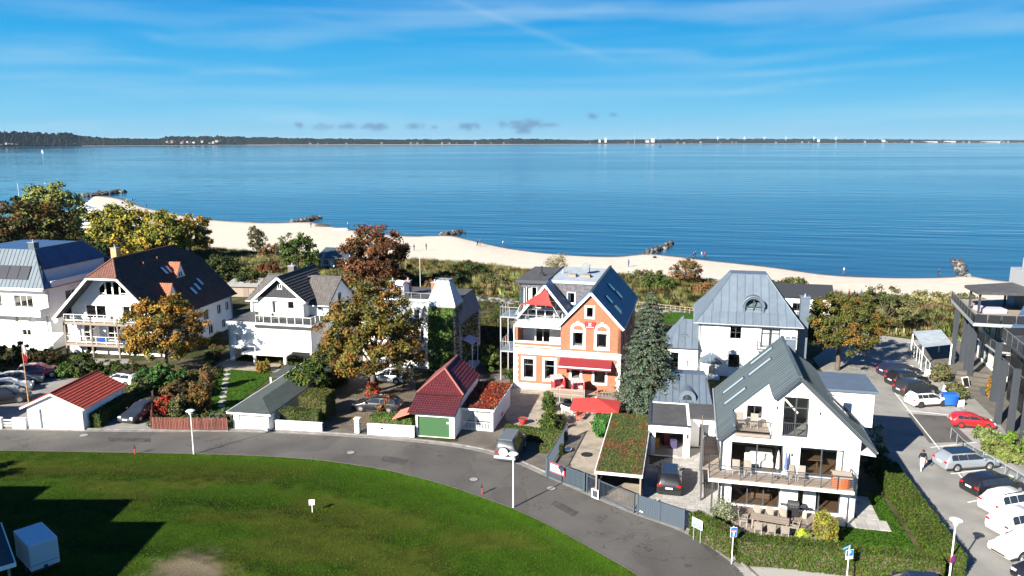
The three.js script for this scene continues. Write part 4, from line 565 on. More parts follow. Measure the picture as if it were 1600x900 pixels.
  for (const x of [4.3, 5.9]) obj('roof_hatch', [rbx(x, x + 0.9, 10.93, 11.15, -8.6, -7.5, 0.04), rbx(x + 0.05, x + 0.85, 11.15, 11.22, -8.55, -7.55, 0.03)], M.wood, t); obj('vent', [bx(0.9, 1.4, 10.85, 11.15, -8.4, -7.9), cyl(0.09, 0.09, 0.8, 1.15, 11.15, -8.15)], M.black, t); obj('vent', cyl(0.12, 0.12, 0.45, 3.3, 10.93, -10), M.galv, t);
  { const d = new THREE.SphereGeometry(0.9, 20, 8, 0, 6.3, 0, 0.62); d.rotateX(1.25).rotateY(-0.5).translate(6.2, 11.55, -10.6); obj('satellite_dish', [d, rod([6.2, 10.9, -11.0], [6.2, 11.9, -11.5], 0.05), rod([6.2, 11.7, -11.4], [5.9, 12.0, -10.6], 0.02)], std({ color: rgb(0.16, 0.18, 0.2), side: THREE.DoubleSide }), t); }
  // steel balconies and stairs at the left side
  for (const y of [3.4, 7.25]) { obj('balcony_floor', bx(-2.2, -0.05, y - 0.14, y, -5.6, -2.1), M.galv, t); railing(t, [[-0.1, y, -2.12], [-2.18, y, -2.12], [-2.18, y, -5.58]], 1.05, M.galv, { glass: M.glass }); } for (const [x, z] of [[-2.15, -2.2], [-2.15, -5.5], [-0.2, -2.2]]) obj('post', bx(x - 0.06, x + 0.06, 0, 7.1, z - 0.06, z + 0.06), M.galv, t);
  for (let k = 0; k < 12; k++) obj('stair_tread', bx(-1.2, -0.15, 3.55 + k * 0.29, 3.6 + k * 0.29, -2.9 - 0.24 * (11 - k) - 0.13, -2.9 - 0.24 * (11 - k) + 0.13), M.wood, t); obj('stair_stringer', [bar([-1.24, 3.4, -5.6], [-1.24, 7.0, -2.7], 0.06, 0.2)], M.galv, t);
  // awning over the shop front
  obj('awning', [slab([[4.9, 3.12, 1.25], [10.35, 3.12, 1.25], [10.35, 3.72, 0.14], [4.9, 3.72, 0.14]], 0.04), bx(4.9, 10.35, 2.82, 2.98, 1.23, 1.26)], M.wine, t); obj('awning_stripe', bx(4.9, 10.35, 2.985, 3.115, 1.232, 1.262), M.trim, t);
  // red sign with white mark
  const sg = obj('sign_board', bx(7.42, 8.5, 7.0, 7.7, 0.07, 0.11), plain(0.5, 0.02, 0.03, 0.6), t); sg.userData.label = 'red sign board with white emblem';
  obj('emblem', [new THREE.TorusGeometry(0.14, 0.045, 6, 14, 3.3).rotateZ(-1.7).translate(7.83, 7.42, 0.12), new THREE.TorusGeometry(0.14, 0.045, 6, 14, 3.3).rotateZ(1.5).translate(8.1, 7.42, 0.12), bx(7.85, 8.07, 7.38, 7.46, 0.11, 0.13), bx(7.55, 8.38, 7.09, 7.15, 0.11, 0.125)], M.trim, sg);
  obj('downpipe', [rod([-0.08, 0, 0.1], [-0.08, 6.7, 0.1], 0.05)], M.trim, t);
  // raised timber terrace in front
  boards(t, 4.2, 11.2, 0.12, 3.4, 0.42, 0.2, 'board'); obj('terrace_frame', [bx(4.2, 11.2, 0, 0.36, 0.2, 3.36)], M.dark, t);
  for (let k = 0; k < 3; k++) for (let q = 0; q < 4; q++) obj('fence_board', bx(4.25 + k * 1.25, 5.42 + k * 1.25, 0.5 + q * 0.24, 0.71 + q * 0.24, 3.42, 3.46), q % 2 ? M.wood : M.woodB, t); for (let k = 0; k < 4; k++) obj('fence_post', bx(4.2 + k * 1.25, 4.28 + k * 1.25, 0, 1.5, 3.36, 3.42), M.grey, t);
  { const P = []; for (let q = 0; q < 6; q++) { const x0 = 10.0; P.push(bar([x0 + q * 0.28, 0.45, 1.8], [x0 + q * 0.28 - 0.1, 2.0 - Math.abs(q - 1) * 0.28, 1.8], 0.12, 0.04)); } P.forEach((g) => obj('screen_board', g, M.woodB, t)); }
  return t;
}
brickHouse();

function modernHouse() {
  const t = thing('gabled_house', 'modern white gabled house with grey standing seam roof and timber balcony deck', 'house', [24.14, 0, -49.9], -13), D = { fm: M.anth, sill: false, d: 0.16 };
  const kx = -4.37, ey = 5.15, ay = 10.05, s = (ay - ey) / 5.17, Y = (x) => ay - Math.abs(x - kx) * s - 0.16;   // roof underside along the gable
  // front wall: right part of the gable full height, left part up to the loggia
  facade(t, [[-9.3, 0], [-0.1, 0], [-0.1, Y(-0.1)], [kx, Y(kx)], [-6.1, Y(-6.1)], [-6.1, 5.65], [-8.5, 5.65], [-8.5, Y(-8.5)], [-9.3, Y(-9.3)]],
    [[[-5.3, 5.6, -3.62, 8.5], { ...D, cols: 2, rowAt: 0.72, t: 0.1 }], [[-8.65, 2.75, -5.12, 4.9], { ...D, cols: 2, t: 0.09 }], [[-4.0, 2.75, -1.1, 4.9], { ...D, cols: 2, t: 0.09, curtain: [[0.86, 1]] }], [[-8.5, 0.1, -5.15, 2.3], { ...D, cols: 3, t: 0.09 }], [[-3.95, 0.1, -1.1, 2.3], { ...D, cols: 2, t: 0.09, curtain: [[0.15, 0.45]] }]], {}, M.white, 0.32);
  railing(t, [[-5.28, 5.62, 0.03], [-3.64, 5.62, 0.03]], 1.0, M.anth, { bars: 0.13, posts: 2 });
  // side and back walls
  facade(t, rect(0, 0, 11, 4.85), [[[4, 2.8, 6, 4.6], D]], { x: -0.1, z: 0, a: 90 }, M.white); facade(t, rect(0, 0, 11, 4.85), [], { x: -9.3, z: -11, a: -90 }, M.white); obj('wall', wall([[0, 0], [9.2, 0], [9.2, 4.9], [9.2 - 4.93, Y(kx)], [0, 4.9]].map(([x, y]) => [x, y]), [], 0.3, { x: -0.1, z: -11, a: 180 }), M.white, t);
  obj('floor_slab', [bx(-9.0, -0.4, 2.45, 2.7, -10.7, -0.33), bx(-9.0, -0.4, 5.2, 5.5, -10.7, -0.33)], M.inner, t); obj('room_floor', [bx(-9, -0.4, 2.7, 2.74, -10.7, -0.33), bx(-9, -0.4, 0.02, 0.08, -10.7, -0.33)], M.floorWood, t); obj('room_wall', [bx(-9, -0.4, 0.08, 2.45, -5.2, -5.1), bx(-9, -0.4, 2.74, 5.2, -5.2, -5.1), bx(-4.7, -4.5, 2.74, 5.2, -5.1, -0.4), bx(-4.7, -4.5, 0.08, 2.45, -5.1, -0.4), bx(-6.05, -0.6, 5.5, 7.4, -4.4, -4.3)], M.cream, t);
  // furniture seen through the panes
  const fur = (n, g, m) => obj(n, g, m, t); fur('sofa', [rbx(-7.6, -5.6, 2.75, 3.15, -1.7, -0.9, 0.08), rbx(-7.6, -5.6, 3.15, 3.5, -1.75, -1.45, 0.08)], M.curtain); fur('bed', [rbx(-7.4, -5.5, 2.75, 3.2, -3.6, -2.3, 0.1)], M.curtain); fur('dining_table', [rbx(-3.6, -2.2, 3.4, 3.46, -2.4, -1.4, 0.02), cyl(0.05, 0.05, 0.66, -3.3, 2.74, -1.9), cyl(0.05, 0.05, 0.66, -2.5, 2.74, -1.9)], M.floorWood); fur('sofa', [rbx(-7, -5.5, 0.1, 0.5, -2.2, -1.3, 0.08)], M.floorWood);
  // roof: left slope with a cut for the loggia, right slope
  const P = (x, z) => [x, ay - Math.abs(x - kx) * s, z], zf = 0.32, zb = -11.2, zl = -3.0, eL = -9.62, eR = 0.85;
  const parts = [[P(eL, zb), P(eL, zl), P(kx, zl), P(kx, zb)], [P(eL, zl), P(eL, zf), P(-8.55, zf), P(-8.55, zl)], [P(-6.05, zl), P(-6.05, zf), P(kx, zf), P(kx, zl)], [P(eR, zf), P(eR, zb), P(kx, zb), P(kx, zf)]];
  for (const q of parts) { obj('roof', slab(q, 0.2), M.anth, t); panelRoof(t, q, 0.5, zincDark, 0.03, 'roof_panel', 0.045, false); }
  // standing seams run up the slope; small steps across it follow the sheet joints
  skylight(t, parts[0], 1.0, 3.9, 0.6, 2.3); skylight(t, parts[0], 3.3, 3.5, 0.6, 2.3); skylight(t, parts[0], 2.9, 0.9, 0.6, 2.2); skylight(t, parts[0], 5.6, 0.9, 0.6, 2.2);
  skylight(t, parts[3], 2.2, 2.2, 0.8, 1.6); skylight(t, parts[3], 4.2, 2.2, 0.8, 1.6); obj('ridge_cap', bar([kx, ay + 0.05, zf], [kx, ay + 0.05, zb], 0.24, 0.07), zincDark[1], t); obj('verge', [bar([eR + 0.02, ey - 0.2, zf + 0.02], [kx, ay - 0.08, zf + 0.02], 0.05, 0.2)], M.anth, t); obj('verge', bar([-6.0, P(-6.05, 0)[1] - 0.1, zf + 0.02], [kx, ay - 0.08, zf + 0.02], 0.05, 0.2), M.anth, t);
  obj('gutter', [rod([eL - 0.06, ey - 0.02, zf], [eL - 0.06, ey - 0.02, zb], 0.07), rod([eR + 0.06, ey - 0.12, zf], [eR + 0.06, ey - 0.12, zb], 0.07)], M.galv, t); obj('downpipe', [rod([-9.36, 0.1, 0.12], [-9.36, 4.9, 0.12], 0.05), rod([-9.36, 4.9, 0.12], [eL - 0.05, 5.1, 0.2], 0.05)], M.anth, t); obj('soffit', slab([[eR, ey - 0.34, zf], [-0.1, ey - 0.26, zf], [-0.1, ey - 0.26, zb], [eR, ey - 0.34, zb]].reverse(), 0.05), M.trim, t);
  chimney(t, -4.0, 9.2, 10.55, -8.6, 0.7, zinc[1], M.galv);
  // loggia
  obj('loggia_floor', bx(-8.5, -6.1, 5.45, 5.65, -3, 0.25), M.wood, t); obj('loggia_wall', [wall([[-8.55, 5.65], [-6.05, 5.65], [-6.05, Y(-6.05) + 0.1], [-8.55, Y(-8.55) + 0.1]], [[-7.5, 5.7, -6.4, 6.7]], 0.2, { z: -2.95 })], M.white, t); win(t, { z: -2.95 }, [-7.5, 5.7, -6.4, 6.7], { ...D, cols: 2 }); obj('loggia_wall', [bx(-8.62, -8.5, 5.5, Y(-8.5) + 0.32, -3, 0.1)], zinc[1], t); obj('loggia_wall', bx(-6.1, -6.0, 5.5, Y(-6.1) - 0.02, -3, -0.02), M.white, t); railing(t, [[-8.48, 5.65, 0.22], [-6.12, 5.65, 0.22]], 0.95, M.dark, { bars: 0.12, posts: 2.4 });
  // wide dormer on the right slope
  obj('dormer', [bx(-1.9, 1.9, 4.6, 7.3, -10.2, -6.0)], M.white, t); obj('dormer_roof', [bx(-2.4, 2.1, 7.3, 7.5, -10.4, -5.8)], zinc[0], t);
  // balcony deck over the terrace
  obj('balcony_slab', bx(-10.2, -0.6, 2.42, 2.62, 0.02, 1.62), M.trim, t); boards(t, -10.18, -0.62, 0.04, 1.6, 2.68, 0.19); boards(t, -10.6, -9.4, -6.5, 0.02, 2.68, 0.2, 'board', 'x'); railing(t, [[-9.45, 2.68, -0.1], [-10.15, 2.68, -0.1], [-10.15, 2.68, 1.58], [-0.65, 2.68, 1.58], [-0.65, 2.68, 0.05]], 1.0, M.anth, { posts: 1.05 }); { const F = []; for (let k = 1; k < 6; k++) F.push(bar([-10.15, 2.72 + k * 0.155, 1.58], [-0.65, 2.72 + k * 0.155, 1.58], 0.012)); obj('railing_cable', F, M.steel, t); }
  for (const x of [-9.9, -0.9]) obj('deck_post', bx(x - 0.06, x + 0.06, 0, 2.42, 1.4, 1.52), M.anth, t);
  for (let k = 0; k < 26; k++) obj('screen_slat', bx(-10.62, -10.58, 0.3 + k * 0.17, 0.42 + k * 0.17, -5.6, -0.3), k % 2 ? M.wood : M.woodB, t); obj('screen_post', [bx(-10.66, -10.54, 0, 4.75, -0.38, -0.26), bx(-10.66, -10.54, 0, 4.75, -5.65, -5.53), bx(-10.66, -10.54, 0, 4.75, -3.0, -2.88)], M.anth, t);
  for (const [x, y] of [[-5.75, 7.6], [-2.9, 7.4], [-4.55, 4.2], [-0.5, 2.0]]) obj('wall_lamp', bx(x - 0.05, x + 0.05, y, y + 0.18, 0.0, 0.1), M.anth, t);
  // terrace boards and slabs at the foot of the house
  boards(t, -8.6, -2.4, 0.05, 4.3, 0.06, 0.18, 'board', 'z'); const r = rng(31); for (let i = 0; i < 6; i++) for (let k = 0; k < 2; k++) obj('paving_slab', bx(-2.35 + i * 0.72, -1.65 + i * 0.72, -0.02, 0.035 + r() * 0.006, 0.1 + k * 0.72, 0.8 + k * 0.72), M.paver[Math.floor(r() * 4)], t); for (let k = 0; k < 5; k++) for (let i = 0; i < 2; i++) obj('paving_slab', bx(0.08 + i * 0.72, 0.78 + i * 0.72, -0.02, 0.035 + r() * 0.006, -3.6 + k * 0.72, -2.9 + k * 0.72), M.paver[Math.floor(r() * 4)], t);
  return t;
}
modernHouse();
{ // light paving of the yard between the garage and the house, laid slab by slab
  const r = rng(8), a = -13 * Math.PI / 180, par = struct('paved_yard', sheet([at(1006, 730), at(1082, 700), at(1135, 700), at(1152, 800), at(1100, 832), at(1072, 829), at(995, 800)], -0.014), M.paver[0]);
  const geos = [share(rbx(-0.29, 0.29, 0, 0.03, -0.19, 0.19, 0.008, 1)), share(rbx(-0.19, 0.19, 0, 0.03, -0.19, 0.19, 0.008, 1))]; const poly = [at(1010, 728), at(1082, 703), at(1132, 703), at(1148, 797), at(1098, 828), at(1074, 826), at(1000, 797)].map((p) => [p.x, p.z]); const inP = (x, z) => { let c = false; for (let i = 0, j = poly.length - 1; i < poly.length; j = i++) { const [xi, zi] = poly[i], [xj, zj] = poly[j]; if ((zi > z) !== (zj > z) && x < (xj - xi) * (z - zi) / (zj - zi) + xi) c = !c; } return c; }; let n = 0;
  for (let row = 0; row < 34 && n < 298; row++) { let u = -8 + r() * 0.3; while (u < 8 && n < 298) { const k = r() < 0.6 ? 0 : 1, w = k ? 0.39 : 0.59; const lx = u + w / 2, lz = -6.4 + row * 0.395, x = 13.8 + lx * Math.cos(a) + lz * Math.sin(a), z = -54.5 - lx * Math.sin(a) + lz * Math.cos(a); u += w; if (!inP(x, z)) continue; const m = new THREE.Mesh(geos[k], M.paver[Math.floor(r() * 4)]); m.name = 'paving_slab'; m.position.set(x, -0.014 + r() * 0.006, z); m.rotation.y = a; m.castShadow = m.receiveShadow = true; par.add(m); n++; } }
}

function villa() {
  const t = thing('villa', 'white villa with tall flared blue grey zinc roof and round-topped dormer', 'house', [20.96, 0, -83.64], -13), D = { fm: M.anth, sill: false, rows: 2 };
  facade(t, rect(0, 0, 10.45, 6.15), [[[3.36, 4.4, 4.56, 5.8], D], [[6.65, 3.6, 8.65, 5.75], { ...D, rows: 1, rowAt: 0.75, curtain: [[0.05, 0.45], [0.55, 0.95]] }], [[3.34, 1.1, 4.52, 2.6], D]], {}, M.white); facade(t, rect(0, 0, 9, 6.15), [[[2, 3.8, 3.2, 5.4], D], [[5, 3.8, 6.2, 5.4], D]], { x: 10.45, z: 0, a: 90 }, M.white); obj('wall', [wall(rect(0, 0, 9, 6.15), [], 0.3, { x: 0, z: -9, a: -90 }), wall(rect(0, 0, 10.45, 6.15), [], 0.3, { x: 10.45, z: -9, a: 180 })], M.white, t); obj('floor_slab', [bx(0.3, 10.15, 3, 3.25, -8.7, -0.3), bx(0.3, 10.15, 0, 0.1, -8.7, -0.3)], M.inner, t);
  // flared hipped roof in two steps
  const rings = [[-0.5, 10.95, 0.5, -9.5, 6.15], [0.55, 9.95, -0.55, -8.45, 7.35], [3.35, 7.2, -3.4, -5.6, 11.1]];
  for (let k = 0; k < 2; k++) { const [a0, a1, b0, b1, y] = rings[k], [c0, c1, d0, d1, Y2] = rings[k + 1]; for (const q of [[[a0, y, b0], [a1, y, b0], [c1, Y2, d0], [c0, Y2, d0]], [[a1, y, b0], [a1, y, b1], [c1, Y2, d1], [c1, Y2, d0]], [[a1, y, b1], [a0, y, b1], [c0, Y2, d1], [c1, Y2, d1]], [[a0, y, b1], [a0, y, b0], [c0, Y2, d0], [c0, Y2, d1]]]) { obj('roof', slab(q, 0.12), zinc[1], t); panelRoof(t, q, 0.85, zinc, 0.03, 'roof_panel', 0.05); } for (const [x, z, X, Z] of [[a0, b0, c0, d0], [a1, b0, c1, d0], [a1, b1, c1, d1], [a0, b1, c0, d1]]) obj('hip_cap', rod([x, y + 0.04, z], [X, Y2 + 0.04, Z], 0.08), zinc[0], t); }
  obj('roof_top', bx(3.3, 7.25, 11.0, 11.2, -5.65, -3.35), zinc[1], t); obj('gutter', [rod([-0.55, 6.1, 0.56], [11.0, 6.1, 0.56], 0.08), rod([-0.56, 6.1, 0.5], [-0.56, 6.1, -9.5], 0.08)], M.galv, t); obj('soffit', bx(-0.48, 10.93, 6.04, 6.14, -9.48, 0.48), M.grey, t);
  // round-topped dormer
  { const x0 = 4.85, x1 = 6.65, zf = -0.45; obj('dormer_wall', [wall(arch(x0 - 0.22, 6.9, x1 + 0.22, 9.15, 14), [arch(x0, 7.0, x1, 8.9, 14)], 2.4, { z: zf })], zinc[0], t); obj('dormer_window', [wall(arch(x0, 7.0, x1, 8.9, 14), [[x0 + 0.1, 7.1, 5.7, 7.9], [5.8, 7.1, x1 - 0.1, 7.9], arch(x0 + 0.12, 8.0, x1 - 0.12, 8.8, 10, 0.75)], 0.1, { z: zf - 0.15 }), bx(5.7, 5.8, 7.9, 8.8, zf - 0.25, zf - 0.155)], M.anth, t); obj('pane', new THREE.PlaneGeometry(1.7, 1.8).translate(5.75, 7.9, zf - 0.24), M.glass, t); obj('curtain', bx(x0 + 0.05, x1 - 0.05, 7.05, 7.85, zf - 0.4, zf - 0.36), M.curtain, t); obj('dormer_ring', new THREE.TorusGeometry(1.14, 0.1, 6, 20, Math.PI).translate(5.75, 8.0, zf), zinc[2], t); }
  // left wing
  facade(t, rect(-3.4, 0, -0.02, 3.25), [[[-2.95, 0.15, -2.1, 2.6], { ...D, cols: 1 }], [[-1.2, 1.0, -0.42, 1.75], { fm: M.anth, cols: 1, sill: false, glass: M.glass, blind: 0.95 }]], { z: 0.6 }, M.white); obj('wall', [wall(rect(0, 0, 6, 3.25), [], 0.3, { x: -3.4, z: -5.4, a: -90 }), bx(-0.3, -0.02, 0, 3.25, 0.02, 0.3), wall(rect(0, 0, 3.4, 3.25), [], 0.3, { x: 0, z: -5.4, a: 180 })], M.white, t);
  for (const q of [[[-3.7, 3.2, 0.95], [0, 3.2, 0.95], [0, 5.9, -2.0], [-1.7, 5.9, -2.0]], [[-3.7, 3.2, -5.6], [-3.7, 3.2, 0.95], [-1.7, 5.9, -2.0], [-1.7, 5.9, -4]]]) { obj('wing_roof', slab(q, 0.12), zinc[1], t); panelRoof(t, q, 0.7, zinc, 0.03); } obj('dormer', [wall(arch(-2.25, 3.75, -0.85, 4.55, 12), [arch(-1.95, 3.85, -1.15, 4.3, 10)], 1.4, { z: -0.1 })], zinc[0], t); obj('pane', new THREE.PlaneGeometry(0.85, 0.5).translate(-1.55, 4.1, -0.2), M.glassDark, t);
  // small porch with a tent roof
  obj('porch', [wall(rect(0.5, 0, 2.4, 1.95), [[1.2, 0.7, 1.8, 1.6]], 0.2, { z: 1.7 }), bx(0.5, 0.7, 0, 1.95, 0.02, 1.5), bx(2.2, 2.4, 0, 1.95, 0.02, 1.5)], M.white, t); win(t, { z: 1.7 }, [1.2, 0.7, 1.8, 1.6], { fm: M.anth, cols: 1, sill: false }); const ap = [1.45, 2.9, 0.75], e = [[0.25, 1.95, 1.95], [2.65, 1.95, 1.95], [2.65, 1.95, 0.02], [0.25, 1.95, 0.02]]; for (let k = 0; k < 3; k++) { const a = [e[0], e[1], e[3]][k], b = [e[1], e[2], e[0]][k]; panelRoof(t, [a, b, ap], 0.4, zinc, 0.05, 'porch_roof_panel', 0.03); }
  chimney(t, 11.3, 0, 9.0, -2.4, 0.95, zinc[1], M.steel); railing(t, [[6.3, 3.45, 0.02], [6.3, 3.45, 0.7], [8.9, 3.45, 0.7], [8.9, 3.45, 0.02]], 0.9, M.anth, { bars: 0.14 }); obj('balcony_floor', bx(6.2, 9.0, 3.3, 3.45, 0.002, 0.75), M.grey, t); obj('downpipe', rod([0.1, 0, 0.08], [0.1, 6.0, 0.08], 0.05), M.galv, t);
}
villa();

function halfHipHouse() {
  const t = thing('apartment_house', 'large white balconied house with dark brown tiled half-hipped roof', 'house', [-54.71, 0, -91.29], -9), W0 = -1.1, W1 = 12.7, kx = 5.8, s = 1.0, ey = 4.9, Dp = -17.5;
  const Y = (x) => 11.85 - Math.abs(x - kx) * s - 0.2, wz = -1.5, tw = { fm: M.trim, cols: 2 };
  // gable wall behind the balconies
  facade(t, [[0, 0], [11.6, 0], [11.6, 5.8], [Math.min(11.6, 7.8), 9.65], [3.8, 9.65], [0, 5.8]], [[[1.9, 4.45, 4.7, 6.2], { ...tw, sill: false, t: 0.1 }], [[6.9, 4.45, 8.9, 6.2], { ...tw, sill: false, t: 0.1 }], [[1.3, 1.75, 3.0, 3.6], { ...tw, rows: 2 }], [[4.6, 1.75, 6.4, 3.6], { ...tw, rows: 2 }], [[8.2, 1.75, 9.8, 3.6], { ...tw, rows: 2 }], [[1.4, 0.1, 2.8, 1.2], tw], [[5.8, 0.1, 6.9, 1.2], { ...tw, rows: 2 }], [[8.4, 0.1, 9.8, 1.2], tw],
    [[3.9, 7.4, 7.7, 9.2], { open: 1, outline: [[3.9, 7.4], [7.7, 7.4], [7.7, 8.4], [6.9, 9.2], [4.7, 9.2], [3.9, 8.4]] }]], { z: wz }, M.white);
  { const f = { z: wz }; const w = obj('gable_window', [wall([[3.9, 7.4], [7.7, 7.4], [7.7, 8.4], [6.9, 9.2], [4.7, 9.2], [3.9, 8.4]], [[[4.0, 7.75], [4.75, 7.75], [4.75, 9.02], [4.0, 8.32]], [4.0, 7.47, 4.75, 7.66], [4.92, 7.5, 5.7, 9.1], [5.9, 7.5, 6.68, 9.1], [[6.85, 7.75], [7.6, 7.75], [7.6, 8.32], [6.85, 9.02]], [6.85, 7.47, 7.6, 7.66]], 0.09, { z: wz - 0.08 })], M.trim, t); for (const x of [4.38, 5.31, 6.29, 7.22]) obj('pane', new THREE.PlaneGeometry(0.8, 1.6).translate(x, 8.25, wz - 0.14), M.glass, w); }
  obj('wall', [wall(rect(0, 0, 16, 5.0), [[8.7, 2.5, 9.9, 3.9], [12.0, 2.6, 13.1, 3.9], [14.2, 2.6, 15.2, 3.9], [9.6, 0.3, 10.8, 1.6], [13, 0.4, 14, 1.6]], 0.3, { x: 12.4, z: wz, a: 90 })], M.white, t); for (const r of [[8.7, 2.5, 9.9, 3.9], [12.0, 2.6, 13.1, 3.9], [14.2, 2.6, 15.2, 3.9], [9.6, 0.3, 10.8, 1.6], [13, 0.4, 14, 1.6]]) win(t, { x: 12.4, z: wz, a: 90 }, r, { ...tw, glass: M.glassDark });
  obj('wall', [wall(rect(11.6, 0, 12.4, 5), [], 0.3, { z: wz }), wall(rect(0, 0, 16, 5.0), [], 0.3, { x: -0.8, z: -17.5, a: -90 }), wall(rect(-0.8, 0, 0, 5), [], 0.3, { z: wz }), wall([[0, 0], [13.2, 0], [13.2, 5], [9, 9.4], [4.2, 9.4], [0, 5]], [], 0.3, { x: 12.4, z: -17.2, a: 180 })], M.white, t); obj('floor_slab', [bx(-0.5, 12.1, 1.5, 1.65, -17, -1.85), bx(-0.5, 12.1, 4.1, 4.3, -17, -1.85), bx(1.9, 9.7, 7, 7.15, -15.5, -1.85)], M.inner, t);
  // roof
  const y = (x) => 11.85 - Math.abs(x - kx) * s, hy = 9.9, hx0 = kx - (11.85 - hy), hx1 = kx + (11.85 - hy), zf = 0.2, zr = -2.2, zB = -18, zrB = -15.2, el = kx - (11.85 - 4.75), er = kx + (11.85 - 4.75);
  const Rt = [[er, 4.75, zf], [er, 4.75, zB], [hx1, hy, zB], [kx, 11.85, zrB], [kx, 11.85, zr], [hx1, hy, zf]], Lt = [[el, 4.75, zB], [el, 4.75, zf], [hx0, hy, zf], [kx, 11.85, zr], [kx, 11.85, zrB], [hx0, hy, zB]], Fh = [[hx0, hy, zf], [hx1, hy, zf], [kx, 11.85, zr]], Bh = [[hx1, hy, zB], [hx0, hy, zB], [kx, 11.85, zrB]];
  for (const q of [Rt, Lt, Fh, Bh]) obj('roof', slab(q, 0.2), M.dark, t); tileRoof(t, Rt, 0.32, 0.36, [0.085, 0.046, 0.034], 0.5, M.tile); tileRoof(t, Lt, 0.5, 0.5, [0.085, 0.046, 0.034], 0.5, M.tile); tileRoof(t, Fh, 0.32, 0.36, [0.15, 0.065, 0.045], 0.4, M.tile); 
  const brown = plain(0.14, 0.06, 0.04, 0.8); for (const [a, b] of [[[kx, 11.92, zr], [kx, 11.92, zrB]], [[hx0, hy + 0.06, zf], [kx, 11.92, zr]], [[hx1, hy + 0.06, zf], [kx, 11.92, zr]]]) obj('ridge_cap', rod(a, b, 0.12), brown, t);
  obj('bargeboard', [bar([el - 0.02, 4.6, zf + 0.04], [hx0, hy - 0.12, zf + 0.04], 0.06, 0.28), bar([er + 0.02, 4.6, zf + 0.04], [hx1, hy - 0.12, zf + 0.04], 0.06, 0.28), bar([hx0, hy - 0.14, zf + 0.04], [hx1, hy - 0.14, zf + 0.04], 0.06, 0.2)], M.trim, t); obj('gutter', rod([er + 0.08, 4.7, zf], [er + 0.08, 4.7, zB], 0.08), M.dark, t); obj('downpipe', rod([12.5, 0, -17.2], [12.5, 4.6, -17.2], 0.06), M.grey, t);
  chimney(t, 4.6, 10, 12.9, -4.4, 0.75, plain(0.5, 0.3, 0.14, 0.9), M.steel);
  // roof windows and the two pointed dormers on the right slope
  for (const [u, w] of [[8.3, 5.9], [9.3, 5.9], [9.9, 1.8], [11.3, 2.2], [12.7, 2.8]]) skylight(t, Rt, u, w, 0.75, 1.3, M.skyGlass, M.dark);
  const orangeT = [0.33, 0.105, 0.05]; for (const [z, yb] of [[-5.4, 6.3], [-10.4, 8.2]]) { const x1 = kx + (11.85 - yb) - 0.1, h = 2.1, xin = kx + (11.85 - yb - h), g = [[x1 + 0.1, yb, z + 1.1], [x1 + 0.1, yb + h, z], [xin, yb + h, z]], g2 = [[x1 + 0.1, yb, z - 1.1], [x1 + 0.1, yb + h, z], [xin, yb + h, z]]; const xb = x1 + 0.1; obj('dormer_roof', [slab([[xb, yb + 0.1, z + 1.15], [xb, yb + h, z], [xin - 0.3, yb + h, z], [xb - 0.4, yb + 0.12, z + 1.2]], 0.06), slab([[xb, yb + h, z], [xb, yb + 0.1, z - 1.15], [xb - 0.4, yb + 0.12, z - 1.2], [xin - 0.3, yb + h, z]], 0.06)], plain(...orangeT, 0.8), t); obj('dormer_front', [wall([[-1.0, 0], [1.0, 0], [0, h - 0.1]], [[[-0.55, 0.12], [-0.06, 0.12], [-0.06, 0.9], [-0.3, 0.65]], [[0.06, 0.12], [0.55, 0.12], [0.3, 0.65], [0.06, 0.9]]], 0.1, { x: xb - 0.08, y: yb + 0.1, z, a: 90 })], M.trim, t); obj('pane', new THREE.PlaneGeometry(1.1, 0.8).rotateY(Math.PI / 2).translate(xb - 0.14, yb + 0.6, z), M.glassDark, t); tileRoof(t, [[xb, yb + 0.12, z + 1.15], [xb, yb + h + 0.02, z], [xin - 0.3, yb + h + 0.02, z], [xb - 0.4, yb + 0.14, z + 1.2]], 0.28, 0.3, orangeT, 0.35, M.tile); }
  for (const [x, z] of [[7.2, -6.0], [7.0, -9.2]]) obj('roof_vent', cyl(0.08, 0.08, 0.5, x, y(x), z), plain(0.3, 0.1, 0.06), t);
  // balconies with posts, floors and white railings
  for (const [fy, nm] of [[4.3, 'upper'], [1.6, 'lower']]) { obj('balcony_floor', bx(-0.1, 10.9, fy - 0.28, fy, wz, 0), M.wood, t); railing(t, [[0.0, fy, -0.08], [10.8, fy, -0.08]], 0.95, M.trim, { posts: 1.35, name: 'balcony_railing', glass: M.glass }); obj('balcony_rail', [bar([0, fy + 0.25, -0.08], [10.8, fy + 0.25, -0.08], 0.05, 0.1)], M.trim, t); }
  for (const x of [0, 3.55, 7.1, 10.7]) obj('balcony_post', bx(x - 0.09, x + 0.09, 0, 4.95, -0.18, 0.0), M.woodB, t); for (const x of [3.55, 7.1]) obj('balcony_screen', bx(x - 0.04, x + 0.04, 1.6, 3.5, wz, -0.2), M.trim, t);
  for (const [x, c] of [[4.3, 0], [7.5, 0]]) obj('balcony_cloth', bx(x, x + 1.1, 1.95, 2.4, -0.16, -0.12), plain(0.01, 0.06, 0.3, 0.8), t); obj('satellite_dish', new THREE.SphereGeometry(0.5, 14, 6, 0, 6.3, 0, 0.7).rotateX(1.2).translate(-0.6, 4.4, 0.2), plain(0.6, 0.6, 0.58), t);
